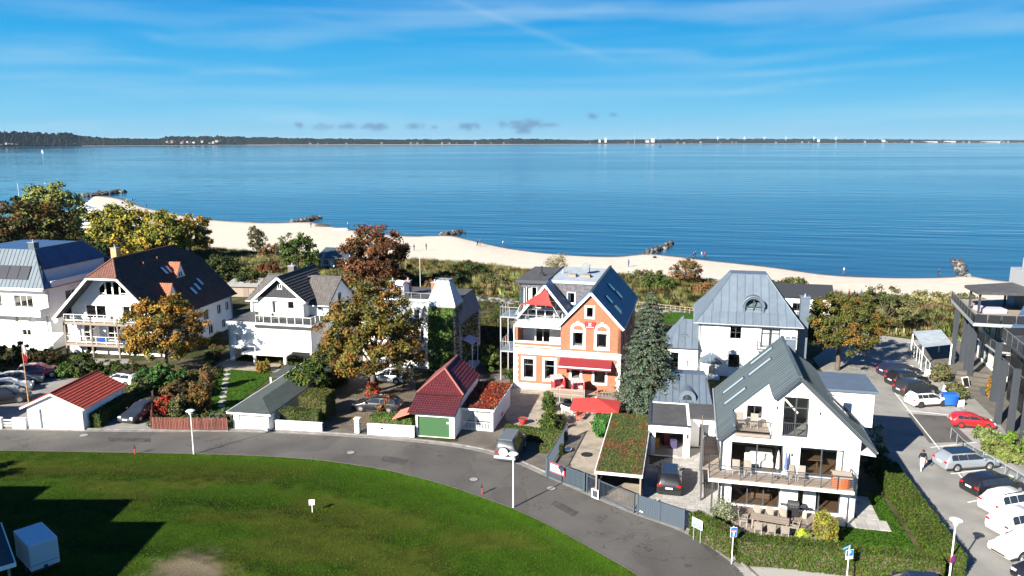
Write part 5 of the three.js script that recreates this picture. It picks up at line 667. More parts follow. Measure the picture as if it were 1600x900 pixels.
  const r = rng(12); for (const [x, yy] of [[0.6, 4.3], [7.6, 4.3], [6.0, 4.3], [2.3, 1.6], [8.8, 1.6]]) obj('balcony_chair', [bx(x, x + 0.5, yy + 0.4, yy + 0.45, -0.9, -0.4), bx(x, x + 0.05, yy + 0.45, yy + 0.9, -0.9, -0.4), bx(x + 0.02, x + 0.06, yy, yy + 0.4, -0.9, -0.86), bx(x + 0.44, x + 0.48, yy, yy + 0.4, -0.9, -0.86), bx(x + 0.02, x + 0.06, yy, yy + 0.4, -0.44, -0.4), bx(x + 0.44, x + 0.48, yy, yy + 0.4, -0.44, -0.4)], r() < 0.5 ? M.trim : M.wood, t);
}
halfHipHouse();

function solarHouse() {
  const t = thing('hipped_house', 'tall white house with blue zinc hipped roof and three solar panels', 'house', [-58.52, 0, -93.63], -10), L = -11.5;
  facade(t, rect(L, 4.85, 0.3, 7.7), [[[-4.6, 5.3, -1.9, 6.9], { fm: M.trim, cols: 3, sill: false }], [[-9, 5.3, -6.4, 6.9], { fm: M.trim, cols: 3, sill: false }]], { z: -0.6 }, M.white); facade(t, rect(L, 0, -0.2, 4.6), [[[-2.7, 3.4, -1.7, 4.4], { cols: 1 }], [[-4.8, 3.4, -4.2, 4.4], { cols: 1 }], [[-3.9, 1.7, -2.6, 2.5], { cols: 2 }]], { z: -0.5 }, M.white);
  obj('balcony', [bx(L, 0.4, 4.55, 4.83, -0.62, 0.95), bx(L, 0.4, 4.83, 5.5, 0.83, 0.95), bx(0.28, 0.4, 4.83, 5.5, -0.6, 0.83)], M.white, t); railing(t, [[L, 5.5, 0.89], [0.3, 5.5, 0.89]], 0.3, M.steel, { posts: 1.4 });
  obj('eaves_box', bx(L, 0.5, 7.7, 8.0, -15.5, 0.35), M.trim, t); obj('wall', [wall(rect(0, 0, 14, 7.7), [[3, 4.8, 6.5, 7.0], [2, 1.5, 4, 3]], 0.3, { x: 0.3, z: -0.6, a: 90 }), wall(rect(0, 0, 12, 7.7), [], 0.3, { x: 0.3, z: -14.6, a: 180 })], M.white, t); win(t, { x: 0.3, z: -0.6, a: 90 }, [3, 4.8, 6.5, 7.0], { cols: 3 }); win(t, { x: 0.3, z: -0.6, a: 90 }, [2, 1.5, 4, 3], {}); obj('floor_slab', [bx(L, 0, 4.6, 4.8, -14.3, -1), bx(L, 0, 1.2, 1.4, -14.3, -1)], M.inner, t);
  // hipped roof with a roof terrace cut into the right slope
  const ry = 12.4, zf = 0.45, zb = -15.4, e = 8.0, kx = -5.0, rz = -4.6, rzb = -11.0; const F = [[L - 0.2, e, zf], [0.85, e, zf], [-1.75, 12.3, -0.95], [-4.0, ry + 0.2, -2], [-8, ry, -2.2]].slice(0, 2);
  const front = [[L, e, zf], [0.85, e, zf], [-2.2, 12.5, -2.2], [L, 12.5, -2.2]]; obj('roof', slab(front, 0.15), greyMetal[0], t); panelRoof(t, front, 0.55, greyMetal, 0.03, 'roof_panel', 0.05);
  const right = [[0.85, e, zf], [0.85, e, -1.2], [-0.35, 9.9, -2.2], [-0.35, 9.9, -13.4], [0.85, e, -14.3], [0.85, e, zb], [-2.2, 12.5, -10.8], [-2.2, 12.5, -2.2]]; const topR = [[-0.62, 10.1, -1.45], [-0.62, 10.1, -13.0], [-2.2, 12.5, -10.8], [-2.2, 12.5, -2.2]]; obj('roof', slab(topR, 0.15), blueMetal[1], t); panelRoof(t, topR, 0.55, met([0.09, 0.12, 0.2], 0.05), 0.03, 'roof_panel', 0.05);
  obj('roof', [slab([[0.85, e, zf], [0.85, e, -0.6], [-0.62, 10.1, -1.45]], 0.12), slab([[0.85, e, zb + 1.2], [0.85, e, zb], [-0.62, 10.1, -13.0]], 0.12), slab([[-2.2, 12.5, -2.2], [-2.2, 12.5, -10.8], [L, 12.5, -10.8], [L, 12.5, -2.2]], 0.1), slab([[0.85, e, zb], [L, e, zb], [L, 12.5, -10.8], [-2.2, 12.5, -10.8]], 0.15)], blueMetal[1], t);
  obj('terrace_wall', [bx(-1.2, -1.0, e, 10.2, -13.0, -1.4), bx(0.62, 0.8, e, 8.75, -14.2, -0.9)], M.white, t); obj('terrace_floor', bx(-1.0, 0.8, e - 0.1, e + 0.03, -14.2, -0.8), M.concrete, t); win(t, { x: -1.0, z: -1.4, a: 90 }, [3, 8.2, 5, 9.8], { d: -0.02 }); obj('hip_cap', [rod([0.85, e + 0.04, zf], [-2.2, 12.55, -2.2], 0.09)], greyMetal[2], t); obj('ridge_cap', rod([-2.2, 12.55, -2.2], [-2.2, 12.55, -10.8], 0.09), greyMetal[2], t); obj('gutter', [rod([L, 7.98, 0.5], [0.85, 7.98, 0.5], 0.09)], M.trim, t);
  for (let k = 0; k < 3; k++) { const b = basis(front), f = (x, w) => { const q = b.o.clone().add(V(x - L, 0, 0)).addScaledVector(b.W, w).addScaledVector(b.n, 0.16); return [q.x, q.y, q.z]; }; const x0 = -6.2 + k * 1.5; obj('solar_panel', slab([f(x0, 1.15), f(x0 + 1.42, 1.15), f(x0 + 1.42, 2.95), f(x0, 2.95)], 0.06), new THREE.MeshPhysicalMaterial({ color: rgb(0.008, 0.009, 0.018), roughness: 0.25, clearcoat: 0.6 }), t); }
  chimney(t, -3.0, 11.5, 13.3, -3.0, 0.85, greyMetal[1], M.steel); obj('stair', [slab([[0.3, 3.0, 0.6], [3.2, 3.0, 0.6], [0.3, 0.6, 0.6]].map(([x, y, z]) => [x, y - 0.4, z]), 0.15), bx(-4.0, 0.4, 0.4, 0.6, -0.4, 1.2)], M.white, t);
}
solarHouse();

function darkGableHouse() {
  const t = thing('gabled_house', 'white house with black timber gable above a long roof terrace', 'house', [-30.24, 0, -87.17], -12), tw = { fm: M.trim };
  // projecting lower block under the terrace, standing on posts
  obj('wall', [wall(rect(-4, 1.75, 6.7, 4.7), [[-3.2, 2.4, -2.4, 3.4]], 0.25, { z: -1.2 }), wall(rect(0, 0, 9, 4.7), [[5.6, 1.2, 6.4, 3.0]], 0.25, { x: 6.7, z: -1.2, a: 90 }), wall(rect(0, 0, 9, 4.7), [], 0.25, { x: -4, z: -10.2, a: -90 }), wall(rect(-4, 0, 6.7, 1.75), [[-2.5, 0.2, 2.5, 1.7]], 0.2, { z: -4 })], M.white, t); win(t, { z: -1.2 }, [-3.2, 2.4, -2.4, 3.4], { cols: 1, sill: false, fm: M.trim, blind: 0.97 }); obj('ceiling_slab', bx(-4, 6.7, 1.6, 1.75, -4, -1.2), M.white, t);
  obj('terrace_edge', [bx(-4.15, 6.85, 4.7, 4.9, -1.35, -1.05), bx(6.6, 6.85, 4.7, 4.9, -6, -1.35)], M.trim, t); obj('terrace_band', [bx(-0.4, 6.9, 4.35, 4.68, -1.19, -1.0), bx(6.72, 6.9, 4.35, 4.68, -6, -1.19)], M.dark, t); obj('terrace_floor', bx(-4.1, 6.8, 4.72, 4.95, -8.5, -1.3), felt, t);
  railing(t, [[-0.3, 4.92, -2.9], [-0.3, 4.92, -1.2], [6.75, 4.92, -1.2], [6.75, 4.92, -4.6]], 0.85, M.trim, { posts: 1.0, glass: M.glass });
  obj('balcony', [bx(-1.6, 4.2, 1.35, 1.52, -1.18, 0.25)], M.trim, t); railing(t, [[-1.55, 1.52, -1.1], [-1.55, 1.52, 0.2], [0.2, 1.52, 0.2]], 0.85, M.trim, { glass: M.glass }); for (const [x, z] of [[0, 0], [-3.7, -1.5], [3.9, 0]]) obj('post', bx(x - 0.14, x + 0.14, 0, 1.6, z - 0.14, z + 0.14), M.white, t);
  // upper house: front gable
  const zg = -4.4, gx0 = -1.75, gx1 = 4.25, kx = 1.25, ap = 9.9; facade(t, rect(gx0, 4.9, gx1, 7.3), [[[0.1, 5.3, 0.95, 6.9], { cols: 1, sill: false, curtain: [[0.2, 1]] }], [[2.2, 6.0, 3.0, 6.9], { cols: 1, sill: false, fm: M.grey }]], { z: zg }, M.white); obj('gable', [wall([[gx0, 7.3], [gx1, 7.3], [kx, ap - 0.25]], [[0.95, 8.4, 1.55, 9.0]], 0.2, { z: zg + 0.02 })], M.dark, t).userData.label = 'black boarded gable'; for (let k = 0; k < 14; k++) { const x = gx0 + 0.3 + k * 0.41, h = 7.3 + Math.max(0, (1 - Math.abs(x - kx) / 3)) * 2.3; if (h > 7.4) obj('gable_board', bx(x - 0.02, x + 0.02, 7.32, Math.abs(x - 1.25) < 0.32 ? 8.4 : h - 0.1, zg + 0.02, zg + 0.04), M.black, t); } win(t, { z: zg + 0.02 }, [0.95, 8.4, 1.55, 9.0], { cols: 2, d: 0.02 });
  obj('gable_side', [wall(rect(0, 4.9, 4, 7.3), [], 0.2, { x: gx1, z: zg, a: 90 }), wall(rect(0, 4.9, 4, 7.3), [], 0.2, { x: gx0, z: zg - 4, a: -90 })], M.white, t);
  // cross wing
  facade(t, rect(-4.0, 4.9, gx0, 6.6), [[[-2.6, 5.5, -2.2, 6.1], { cols: 1, sill: false }]], { z: -6.6 }, M.white); facade(t, rect(gx1, 4.9, 6.65, 6.5), [[[5.3, 5.6, 5.75, 6.2], { cols: 1, sill: false, fm: M.grey }]], { z: -6.0 }, M.white); obj('wall', [wall([[0, 0], [7.4, 0], [7.4, 6.4], [3.7, 9.0], [0, 6.4]], [[3.0, 4.6, 4.0, 7.2]], 0.25, { x: 6.65, z: -6.0, a: 90 }), wall(rect(0, 0, 7, 6.4), [], 0.25, { x: -4.0, z: -13.4, a: -90 }), wall(rect(0, 0, 10.65, 6.5), [], 0.25, { x: 6.65, z: -13.4, a: 180 })], M.white, t); win(t, { x: 6.65, z: -6, a: 90 }, [3.0, 4.6, 4.0, 7.2], { cols: 1, fm: M.dark });
  const cz = -9.7, cy = 9.15, dk = [0.05, 0.046, 0.044], gy = [0.1, 0.092, 0.085];
  const fr = [[gx1 + 0.5, 7.0, zg + 0.5], [gx1 + 0.5, 7.0, -10], [kx, ap, -14], [kx, ap, zg + 0.5]], fl = [[gx0 - 0.5, 7.0, -10], [gx0 - 0.5, 7.0, zg + 0.5], [kx, ap, zg + 0.5], [kx, ap, -14]];
  const wr = [[3.6, 6.3, -5.6], [6.95, 6.3, -5.6], [6.95, cy, cz], [2.8, cy, cz]], wl = [[-4.5, 6.4, -6.2], [gx0 + 0.2, 6.4, -6.2], [kx - 0.4, cy, cz], [-3.2, cy, cz]], wh = [[-4.5, 6.4, -13.4], [-4.5, 6.4, -6.2], [-3.2, cy, cz]], wb = [[6.95, 6.3, -13.7], [-4.5, 6.3, -13.7], [-3.2, cy, cz], [6.95, cy, cz]];
  for (const [q, c, k] of [[fr, dk, 1], [fl, dk, 1], [wr, gy, 2], [wl, gy, 2], [wh, gy, 2], [wb, gy, 3]]) { obj('roof', slab(q, 0.16), M.dark, t); if (k < 3) tileRoof(t, q, 0.32, k === 1 ? 0.42 : 0.36, c, 0.35, M.tile, 'roof_tiles', 0.03, k === 1 ? 0.06 : 0.035, k + 4); }
  obj('bargeboard', [bar([gx1 + 0.52, 6.9, zg + 0.54], [kx, ap - 0.1, zg + 0.54], 0.06, 0.26), bar([gx0 - 0.52, 6.9, zg + 0.54], [kx, ap - 0.1, zg + 0.54], 0.06, 0.26)], M.trim, t); obj('gutter', [rod([3.9, 6.24, -5.52], [7.0, 6.24, -5.52], 0.07), rod([-4.5, 6.34, -6.12], [-1.9, 6.34, -6.12], 0.07)], M.trim, t); obj('downpipe', rod([6.75, 0.2, -5.9], [6.75, 6.2, -5.9], 0.05), M.trim, t); for (const [a, b] of [[[kx, ap + 0.04, zg + 0.5], [kx, ap + 0.04, -14]], [[2.8, cy + 0.04, cz], [6.95, cy + 0.04, cz]], [[-3.2, cy + 0.04, cz], [kx, cy + 0.04, cz]]]) obj('ridge_cap', rod(a, b, 0.09), M.dark, t);
  chimney(t, -0.2, 8.5, 10.2, -10.5, 0.8, plain(0.12, 0.11, 0.1, 0.9), M.grey);
  for (const x of [-0.6, 1.5]) obj('deck_chair', [bar([x, 5.3, -2.4], [x + 0.6, 5.3, -2.4], 0.5, 0.05), bar([x, 5.3, -2.4], [x - 0.35, 5.8, -2.4], 0.5, 0.05), bx(x, x + 0.05, 4.95, 5.3, -2.6, -2.2), bx(x + 0.5, x + 0.55, 4.95, 5.3, -2.6, -2.2)], M.wood, t);
  obj('stone_terrace', bx(-4.5, 4.5, 0.0, 0.03, -1.2, 2.0), M.stone, t);
}
darkGableHouse();

function towerVilla() {
  const t = thing('villa', 'white mansard villa with an ivy covered tower and pale tent roof', 'house', [-9.41, 0, -84.87], -12), zf = -0.8, tw = { fm: M.trim, rows: 2 };
  facade(t, rect(-8.5, 0, 0, 5.3), [[[-7, 3.0, -6, 4.6], tw], [[-4.4, 3.0, -3.4, 4.6], tw], [[-1.9, 3.0, -0.9, 4.6], tw], [[-4.6, 0.5, -3.2, 2.3], tw], [[-1.9, 0.6, -0.8, 2.3], tw]], { z: zf }, M.white); obj('wall', [wall(rect(0, 0, 9, 5.3), [[2, 0.6, 3.4, 2.3]], 0.3, { x: 3.3, z: zf - 0.6, a: 90 }), wall(rect(0, 0, 9, 5.3), [], 0.3, { x: -8.5, z: -9.8, a: -90 }), wall(rect(0, 0, 11.8, 5.3), [], 0.3, { x: 3.3, z: -10.3, a: 180 }), wall(rect(2.8, 0, 3.3, 5.3), [], 0.3, { z: zf - 0.6 })], M.white, t); win(t, { x: 3.3, z: zf - 0.6, a: 90 }, [2, 0.6, 3.4, 2.3], tw);
  obj('cornice', [bx(-8.8, 0, 5.2, 5.42, zf - 0.1, zf + 0.3)], M.trim, t);
  const a = [[-8.7, 5.42, zf + 0.2], [0.1, 5.42, zf + 0.2], [-0.4, 7.85, zf - 0.9], [-7.8, 7.85, zf - 0.9]], b = [[3.5, 5.42, zf], [3.5, 5.42, -10], [2.7, 7.85, -9.4], [2.7, 7.85, zf - 0.9]], c = [[-8.7, 5.42, -10], [-8.7, 5.42, zf + 0.2], [-7.8, 7.85, zf - 0.9], [-7.8, 7.85, -9.4]], d = [[3.5, 5.42, -10], [-8.7, 5.42, -10], [-7.8, 7.85, -9.4], [2.7, 7.85, -9.4]], e = [[0.1, 5.42, zf + 0.1], [3.5, 5.42, zf], [2.7, 7.85, zf - 0.9], [-0.4, 7.85, zf - 0.9]];
  const sl = std({ map: mottled([0.15, 0.168, 0.182], 0.25, 0.3, 3, 256, 10, 95), bumpMap: B.fine, bumpScale: 0.01, roughness: 0.7 }); obj('mansard', [slab(a, 0.15), slab(b, 0.15), slab(c, 0.15), slab(d, 0.15), slab(e, 0.15)], sl, t); obj('flat_roof', bx(-7.8, 2.7, 7.8, 7.95, -9.4, zf - 0.85), felt, t); obj('roof_edge', [bx(-7.95, -0.1, 7.84, 8.02, zf - 1.0, zf - 0.62)], M.trim, t);
  for (const x of [-5.2, -1.7]) { const dm = obj('dormer', [wall(rect(x - 0.5, 5.9, x + 0.5, 7.2), [[x - 0.32, 6.05, x + 0.32, 7.0]], 0.9, { z: zf + 0.1 }), slab([[x - 0.7, 7.2, zf + 0.25], [x + 0.7, 7.2, zf + 0.25], [x + 0.7, 7.5, zf - 0.9], [x - 0.7, 7.5, zf - 0.9]], 0.1)], M.trim, t); obj('pane', new THREE.PlaneGeometry(0.62, 0.95).translate(x, 6.52, zf + 0.02), M.glassDark, dm); }
  // tower
  const T = 2.9; obj('tower', [bx(0, T, 0, 7.75, -T, 0)], M.white, t); const q = [[-0.2, 7.75, 0.2], [T + 0.2, 7.75, 0.2], [T + 0.2, 7.75, -T - 0.2], [-0.2, 7.75, -T - 0.2]], u = [[0.75, 10.2, -0.75], [T - 0.75, 10.2, -0.75], [T - 0.75, 10.2, -T + 0.75], [0.75, 10.2, -T + 0.75]]; const tm = met([0.5, 0.5, 0.5], 0.05, 0.55, 0.1); for (let k = 0; k < 4; k++) panelRoof(t, [q[k], q[(k + 1) % 4], u[(k + 1) % 4], u[k]], 1.1, tm, 0.08, 'tower_roof_panel', 0.03); obj('tower_eaves', [bx(-0.28, T + 0.28, 7.62, 7.78, -T - 0.28, 0.28)], M.grey, t); obj('tower_cap', [bx(0.55, T - 0.55, 10.2, 10.4, -T + 0.55, -0.55), bx(0.7, T - 0.7, 10.4, 10.55, -T + 0.7, -0.7)], M.grey, t); railing(t, [[0.65, 10.55, -0.65], [T - 0.65, 10.55, -0.65], [T - 0.65, 10.55, -T + 0.65]], 0.3, M.dark, { posts: 0.5 });
  { const r = rng(44), l = { p: [], n: [], c: [] }; for (let i = 0; i < 8200; i++) { const f = r(), y = Math.pow(r(), 0.85) * 7.6; const p = f < 0.5 ? V(r() * T, y, 0.05 + r() * 0.2 + 0.1 * fbm(y, r() * 3, 2)) : f < 0.66 ? V(-0.05 - r() * 0.2, y * 0.75, -r() * 1.0) : r() < 0.3 ? V(T + 0.05 + r() * 0.2, y, -r() * T) : V(3.34 + r() * 0.25, y * 0.72, -1.4 - r() * 7.5); leaves(r, l, p, f < 0.5 ? V(0, 0.3, 1) : V(f < 0.66 ? -1 : 1, 0.3, 0.2), 0.2 * (0.6 + r() * 0.8), pick(r, [[[0.06, 0.11, 0.02], 5], [[0.1, 0.15, 0.03], 2], [[0.035, 0.06, 0.014], 3]]).map((v) => v * (0.7 + r() * 0.6)), 0.6); } obj('ivy', leafGeo(l), M.leaf, t); }
  obj('window_awning', slab([[3.32, 3.6, -1.6], [3.32, 3.6, -4.2], [3.32, 3.6, -4.2], [3.32, 3.6, -1.6]].map((p, i) => i < 2 ? [4.7, 3.0, p[2]] : p), 0.04), M.awnBlue, t); for (const z of [-1.7, -4.1]) obj('post', bx(4.55, 4.65, 0, 3, z - 0.05, z + 0.05), M.trim, t); obj('porch_floor', bx(3.35, 4.8, 0, 0.3, -4.4, -1.4), M.trim, t);
  // roof terrace: chimneys and a hooded beach chair
  chimney(t, -4.0, 7.9, 9.6, -4.5, 0.6, M.brick, M.grey); chimney(t, -0.9, 7.9, 9.4, -5.2, 0.7, M.brick, M.grey); chimney(t, -6.5, 7.9, 9.2, -6, 0.6, M.brick, M.grey); obj('roof_terrace_railing', [bar([-7.5, 8.6, -2.4], [-0.5, 8.6, -2.4], 0.04), ...[0, 1, 2, 3, 4, 5, 6].map((k) => bar([-7.5 + k * 1.15, 7.95, -2.4], [-7.5 + k * 1.15, 8.6, -2.4], 0.04))], M.grey, t);
}
towerVilla();
{ const p = V(-14.2, 7.95, -89.5); const c = thing('roofed_beach_chair', 'white hooded beach chair on the flat roof of the mansard villa', 'beach chair', [-13.0, 7.95, -89.6], -40); obj('hood', [slab([[-0.65, 0.5, -0.4], [0.65, 0.5, -0.4], [0.65, 1.6, -0.1], [-0.65, 1.6, -0.1]], 0.08), new THREE.CylinderGeometry(0.5, 0.5, 1.3, 12, 1, true, 0, 2.2).rotateZ(Math.PI / 2).translate(0, 1.3, 0.1), bx(-0.68, -0.62, 0, 1.4, -0.4, 0.4), bx(0.62, 0.68, 0, 1.4, -0.4, 0.4)], std({ color: rgb(0.7, 0.7, 0.72), side: THREE.DoubleSide }), c); obj('seat', rbx(-0.6, 0.6, 0, 0.5, -0.35, 0.5, 0.05), M.wood, c); }

// ---------------------------------------------------------------- garages and sheds
{ // white garage with red tiled gable
  const t = thing('garage', 'white gabled garage with bright red tiled roof beside the road', 'garage', [-44.41, 0, -66.92], -4), ap = 3.5, ey = 2.2, kx = 2.6;
  obj('wall', [wall([[0, 0], [5.3, 0], [5.3, 2.25], [kx, 3.35], [0, 2.25]], [[1.15, 0.02, 4.4, 1.92]], 0.2), wall(rect(0, 0, 6.5, 2.25), [], 0.2, { x: 5.3, z: 0, a: 90 }), wall(rect(0, 0, 6.5, 2.25), [], 0.2, { x: 0, z: -6.5, a: -90 }), wall([[0, 0], [5.3, 0], [5.3, 2.25], [2.65, 3.35], [0, 2.25]], [], 0.2, { x: 5.3, z: -6.5, a: 180 })], M.white, t); const d = obj('garage_door', bx(1.15, 4.4, 0.02, 1.92, -0.2, -0.17), M.trim, t); for (let k = 1; k < 6; k++) obj('door_groove', bx(1.2, 4.35, k * 0.31, k * 0.31 + 0.02, -0.139, -0.132), M.kerb, d);
  const R_ = [[5.65, 2.1, 0.25], [5.65, 2.1, -6.75], [kx, ap, -6.75], [kx, ap, 0.25]], L_ = [[-0.45, 2.1, -6.75], [-0.45, 2.1, 0.25], [kx, ap, 0.25], [kx, ap, -6.75]]; obj('roof', [slab(R_, 0.12), slab(L_, 0.12)], M.trim, t); const rd = [0.25, 0.034, 0.02]; tileRoof(t, R_, 0.26, 0.34, rd, 0.25, M.tile, 'roof_tiles', 0.03, 0.05); tileRoof(t, L_, 0.26, 0.34, rd, 0.25, M.tile, 'roof_tiles', 0.03, 0.05); obj('ridge_cap', rod([kx, ap + 0.03, 0.25], [kx, ap + 0.03, -6.75], 0.09), plain(...rd), t); obj('bargeboard', [bar([5.66, 2.02, 0.27], [kx, 3.42, 0.27], 0.05, 0.16), bar([-0.46, 2.02, 0.27], [kx, 3.42, 0.27], 0.05, 0.16)], M.trim, t);
  const g = thing('garden_wall', 'low white wall with a slatted gap beside the red roofed garage', 'wall', [-47.2, 0, -66.9], -2); obj('pillar', rbx(0, 0.35, 0, 1.05, -0.3, 0.05, 0.02), M.white, g); obj('wall', rbx(1.35, 2.6, 0, 1.05, -0.28, 0, 0.02), M.white, g); for (let k = 0; k < 3; k++) obj('slat', bx(0.35, 1.35, 0.22 + k * 0.27, 0.32 + k * 0.27, -0.2, -0.12), M.trim, g);
}
{ // long low garage with dark green felt roof
  const t = thing('garage', 'long low white garage under a dark green felt roof', 'garage', [-25.36, 0, -66.9], -10), H0 = 1.75, H1 = 2.35; obj('wall', [wall([[-0.2, 0], [3.3, 0], [3.3, H0], [-0.2, H0]], [[0.35, 0.02, 3.05, 1.6]], 0.18), wall(rect(0, 0, 18.5, H0), [], 0.18, { x: 3.3, z: 0, a: 90 }), wall(rect(0, 0, 18.5, H0), [[13, 0, 16.5, 1.6]], 0.18, { x: -0.2, z: -18.5, a: -90 }), wall(rect(0, 0, 3.5, H0), [], 0.18, { x: 3.3, z: -18.5, a: 180 })], M.white, t); obj('garage_door', bx(0.35, 3.05, 0.02, 1.6, -0.2, -0.1), M.trim, t); const kx = 1.6; for (const q of [[[3.65, H0, 0.35], [3.65, H0, -18.8], [kx, H1, -18.8], [kx, H1, -2.2]], [[-0.6, H0, -18.8], [-0.6, H0, 0.35], [kx, H1, -2.2], [kx, H1, -18.8]], [[-0.6, H0, 0.35], [3.65, H0, 0.35], [kx, H1, -2.2]]]) obj('roof', slab(q, 0.1), greenFelt, t); obj('fascia', [bx(-0.62, 3.67, H0 - 0.2, H0 - 0.03, 0.34, 0.38)], M.trim, t); obj('gutter', [rod([-0.65, H0 - 0.05, 0.3], [-0.65, H0 - 0.05, -18.8], 0.06)], M.trim, t);
  obj('wing_roof', slab([[-2.0, H0 - 0.05, -10.4], [-0.55, H0 - 0.05, -10.4], [-0.55, H0 - 0.05, -14.5], [-2.0, H0 - 0.05, -14.5]], 0.1), greenFelt, t); obj('post', [bx(-1.95, -1.8, 0, H0 - 0.15, -10.6, -10.45)], M.trim, t);
}
{ // garage with glazed dark red tiles and green door
  const t = thing('garage', 'white garage with green door and glazed dark red tile roof', 'garage', [-8.61, 0, -65.14], -10.5), tg = new THREE.MeshPhysicalMaterial({ vertexColors: true, roughness: 0.45, clearcoat: 1, clearcoatRoughness: 0.12 }), rd = [0.085, 0.011, 0.013];
  obj('wall', [wall(rect(0, 0, 3.6, 2.3), [[0.2, 0.02, 3.1, 1.9]], 0.2), wall([[0, 0], [9, 0], [9, 2.95], [2.7, 2.95], [0, 2.25]], [], 0.2, { x: 3.6, z: 0, a: 90 }), wall(rect(0, 0, 9, 2.4), [], 0.2, { x: -0.0, z: -9, a: -90 }), wall([[0, 0], [3.6, 0], [3.6, 2.4], [0, 2.4]], [], 0.2, { x: 3.6, z: -9, a: 180 })], M.white, t); const d = obj('garage_door', bx(0.2, 3.1, 0.02, 1.9, -0.2, -0.12), plain(0.03, 0.095, 0.033, 0.6), t); d.userData.label = 'green garage door'; for (let k = 1; k < 12; k++) obj('door_groove', bx(0.22, 3.08, k * 0.158, k * 0.158 + 0.018, -0.119, -0.112), plain(0.02, 0.07, 0.022), d); obj('sign_plate', bx(2.85, 3.1, 1.35, 1.5, -0.02, 0.02), M.trim, t); obj('fascia', bx(-0.1, 3.7, 2.1, 2.3, 0.002, 0.06), M.trim, t);
  const ap = 4.95, az = -5.0, F = [[-0.65, 2.35, 0.35], [3.75, 2.35, 0.35], [3.75, 2.95, -3.6], [1.5, ap, az + 0.2], [-0.65, 3.4, -3.4]]; const f1 = [[-0.65, 2.3, 0.35], [3.78, 2.3, 0.35], [3.78, 3.15, -2.6], [-0.65, 3.15, -2.6]], f2 = [[-0.65, 3.15, -2.6], [3.78, 3.15, -2.6], [1.5, ap, -4.6]], rr = [[3.8, 3.1, -2.6], [3.8, 3.1, -9.2], [1.5, ap, -9.2], [1.5, ap, -4.6]], ll = [[-0.65, 3.15, -9.2], [-0.65, 3.15, -2.6], [1.5, ap, -4.6], [1.5, ap, -9.2]];
  for (const q of [f1, f2, rr, ll]) { obj('roof', slab(q, 0.12), M.dark, t); tileRoof(t, q, 0.24, 0.33, rd, 0.3, tg, 'roof_tiles', 0.05, 0.05, 9); } for (const [a, b] of [[[1.5, ap + 0.06, -4.6], [1.5, ap + 0.06, -9.2]], [[3.78, 3.2, -2.6], [1.5, ap + 0.06, -4.6]], [[-0.65, 3.2, -2.6], [1.5, ap + 0.06, -4.6]]]) obj('ridge_cap', rod(a, b, 0.1), plain(0.26, 0.08, 0.07, 0.4), t); obj('side_canopy', slab([[-2.0, 1.7, 0.6], [-0.4, 2.3, 0.6], [-0.4, 2.3, -1.8], [-2.0, 1.7, -1.8]], 0.06), plain(0.5, 0.17, 0.12, 0.8), t);
}
{ // shed with creeper on its roof
  const t = thing('shed', 'white lattice fronted shed with red autumn creeper on its roof', 'shed', [-4.64, 0, -66.79], -12), h = 2.05; obj('wall', [wall(rect(0, 0, 7.4, h), [], 0.12, { x: 3.0, z: 0, a: 90 }), wall(rect(0, 0, 3.0, h), [], 0.12, { x: 3.0, z: -7.4, a: 180 }), wall(rect(-0.1, 0, 3.0, h), [[0.08, 0.06, 1.28, 1.85], [1.42, 0.06, 2.72, 1.85]], 0.1)], M.white, t); obj('roof', bx(-0.3, 3.15, h, h + 0.12, -7.7, 0.3), felt, t); obj('fascia', [bx(-0.32, 3.17, h - 0.05, h + 0.14, 0.3, 0.35), bx(3.15, 3.2, h - 0.05, h + 0.14, -7.7, 0.3)], M.trim, t);
  for (const x of [0.08, 1.42]) { const w = x < 1 ? 1.2 : 1.3, F = []; for (let k = -4; k < 9; k++) { for (const sgn of [1, -1]) { let a = [x + k * 0.16, 0.9], b = [x + k * 0.16 + 0.95, 1.85]; if (sgn < 0) { a = [x + w - k * 0.16, 0.9]; b = [x + w - k * 0.16 - 0.95, 1.85]; } const cl = (p, q) => { let [x0, y0] = p, [x1, y1] = q; const lo = x, hi = x + w; const f = (X) => y0 + (y1 - y0) * (X - x0) / (x1 - x0); const A = clamp(Math.min(x0, x1), lo, hi), Bx = clamp(Math.max(x0, x1), lo, hi); return Bx - A < 0.05 ? null : [[A, f(A)], [Bx, f(Bx)]]; }; const c = cl(a, b); if (c) F.push(bar([c[0][0], c[0][1], -0.05 + sgn * 0.008], [c[1][0], c[1][1], -0.05 + sgn * 0.008], 0.014, 0.025)); } } obj('lattice', F, M.trim, t).userData.kind = 'stuff'; for (let k = 0; k < 9; k++) obj('picket', bx(x + 0.05 + k * w / 9, x + 0.1 + k * w / 9, 0.05, 0.85, 0.05, 0.08), M.trim, t); obj('gate_rail', [bx(x, x + w, 0.75, 0.83, 0.02, 0.05), bx(x, x + w, 0.12, 0.2, 0.02, 0.05)], M.trim, t); }
  const r = rng(19), l = { p: [], n: [], c: [] }; for (let i = 0; i < 4200; i++) { const x = -0.25 + r() * 3.4, z = -7.5 + r() * 7.7, k = fbm(x * 0.9 + 4, z * 0.8, 3, 0, 6) + 0.12 * (x / 3); if (k < 0.46 && r() < 0.75) continue; leaves(r, l, V(x, h + 0.14 + r() * 0.13, z), V(0, 1, 0), 0.16 * (0.6 + r() * 0.8), pick(r, [[[0.22, 0.018, 0.01], 5], [[0.3, 0.06, 0.02], 1.5], [[0.2, 0.1, 0.03], 2], [[0.07, 0.03, 0.025], 4]]).map((v) => v * (0.7 + r() * 0.6)), 0.7); } obj('creeper', leafGeo(l), M.leaf, t);
}
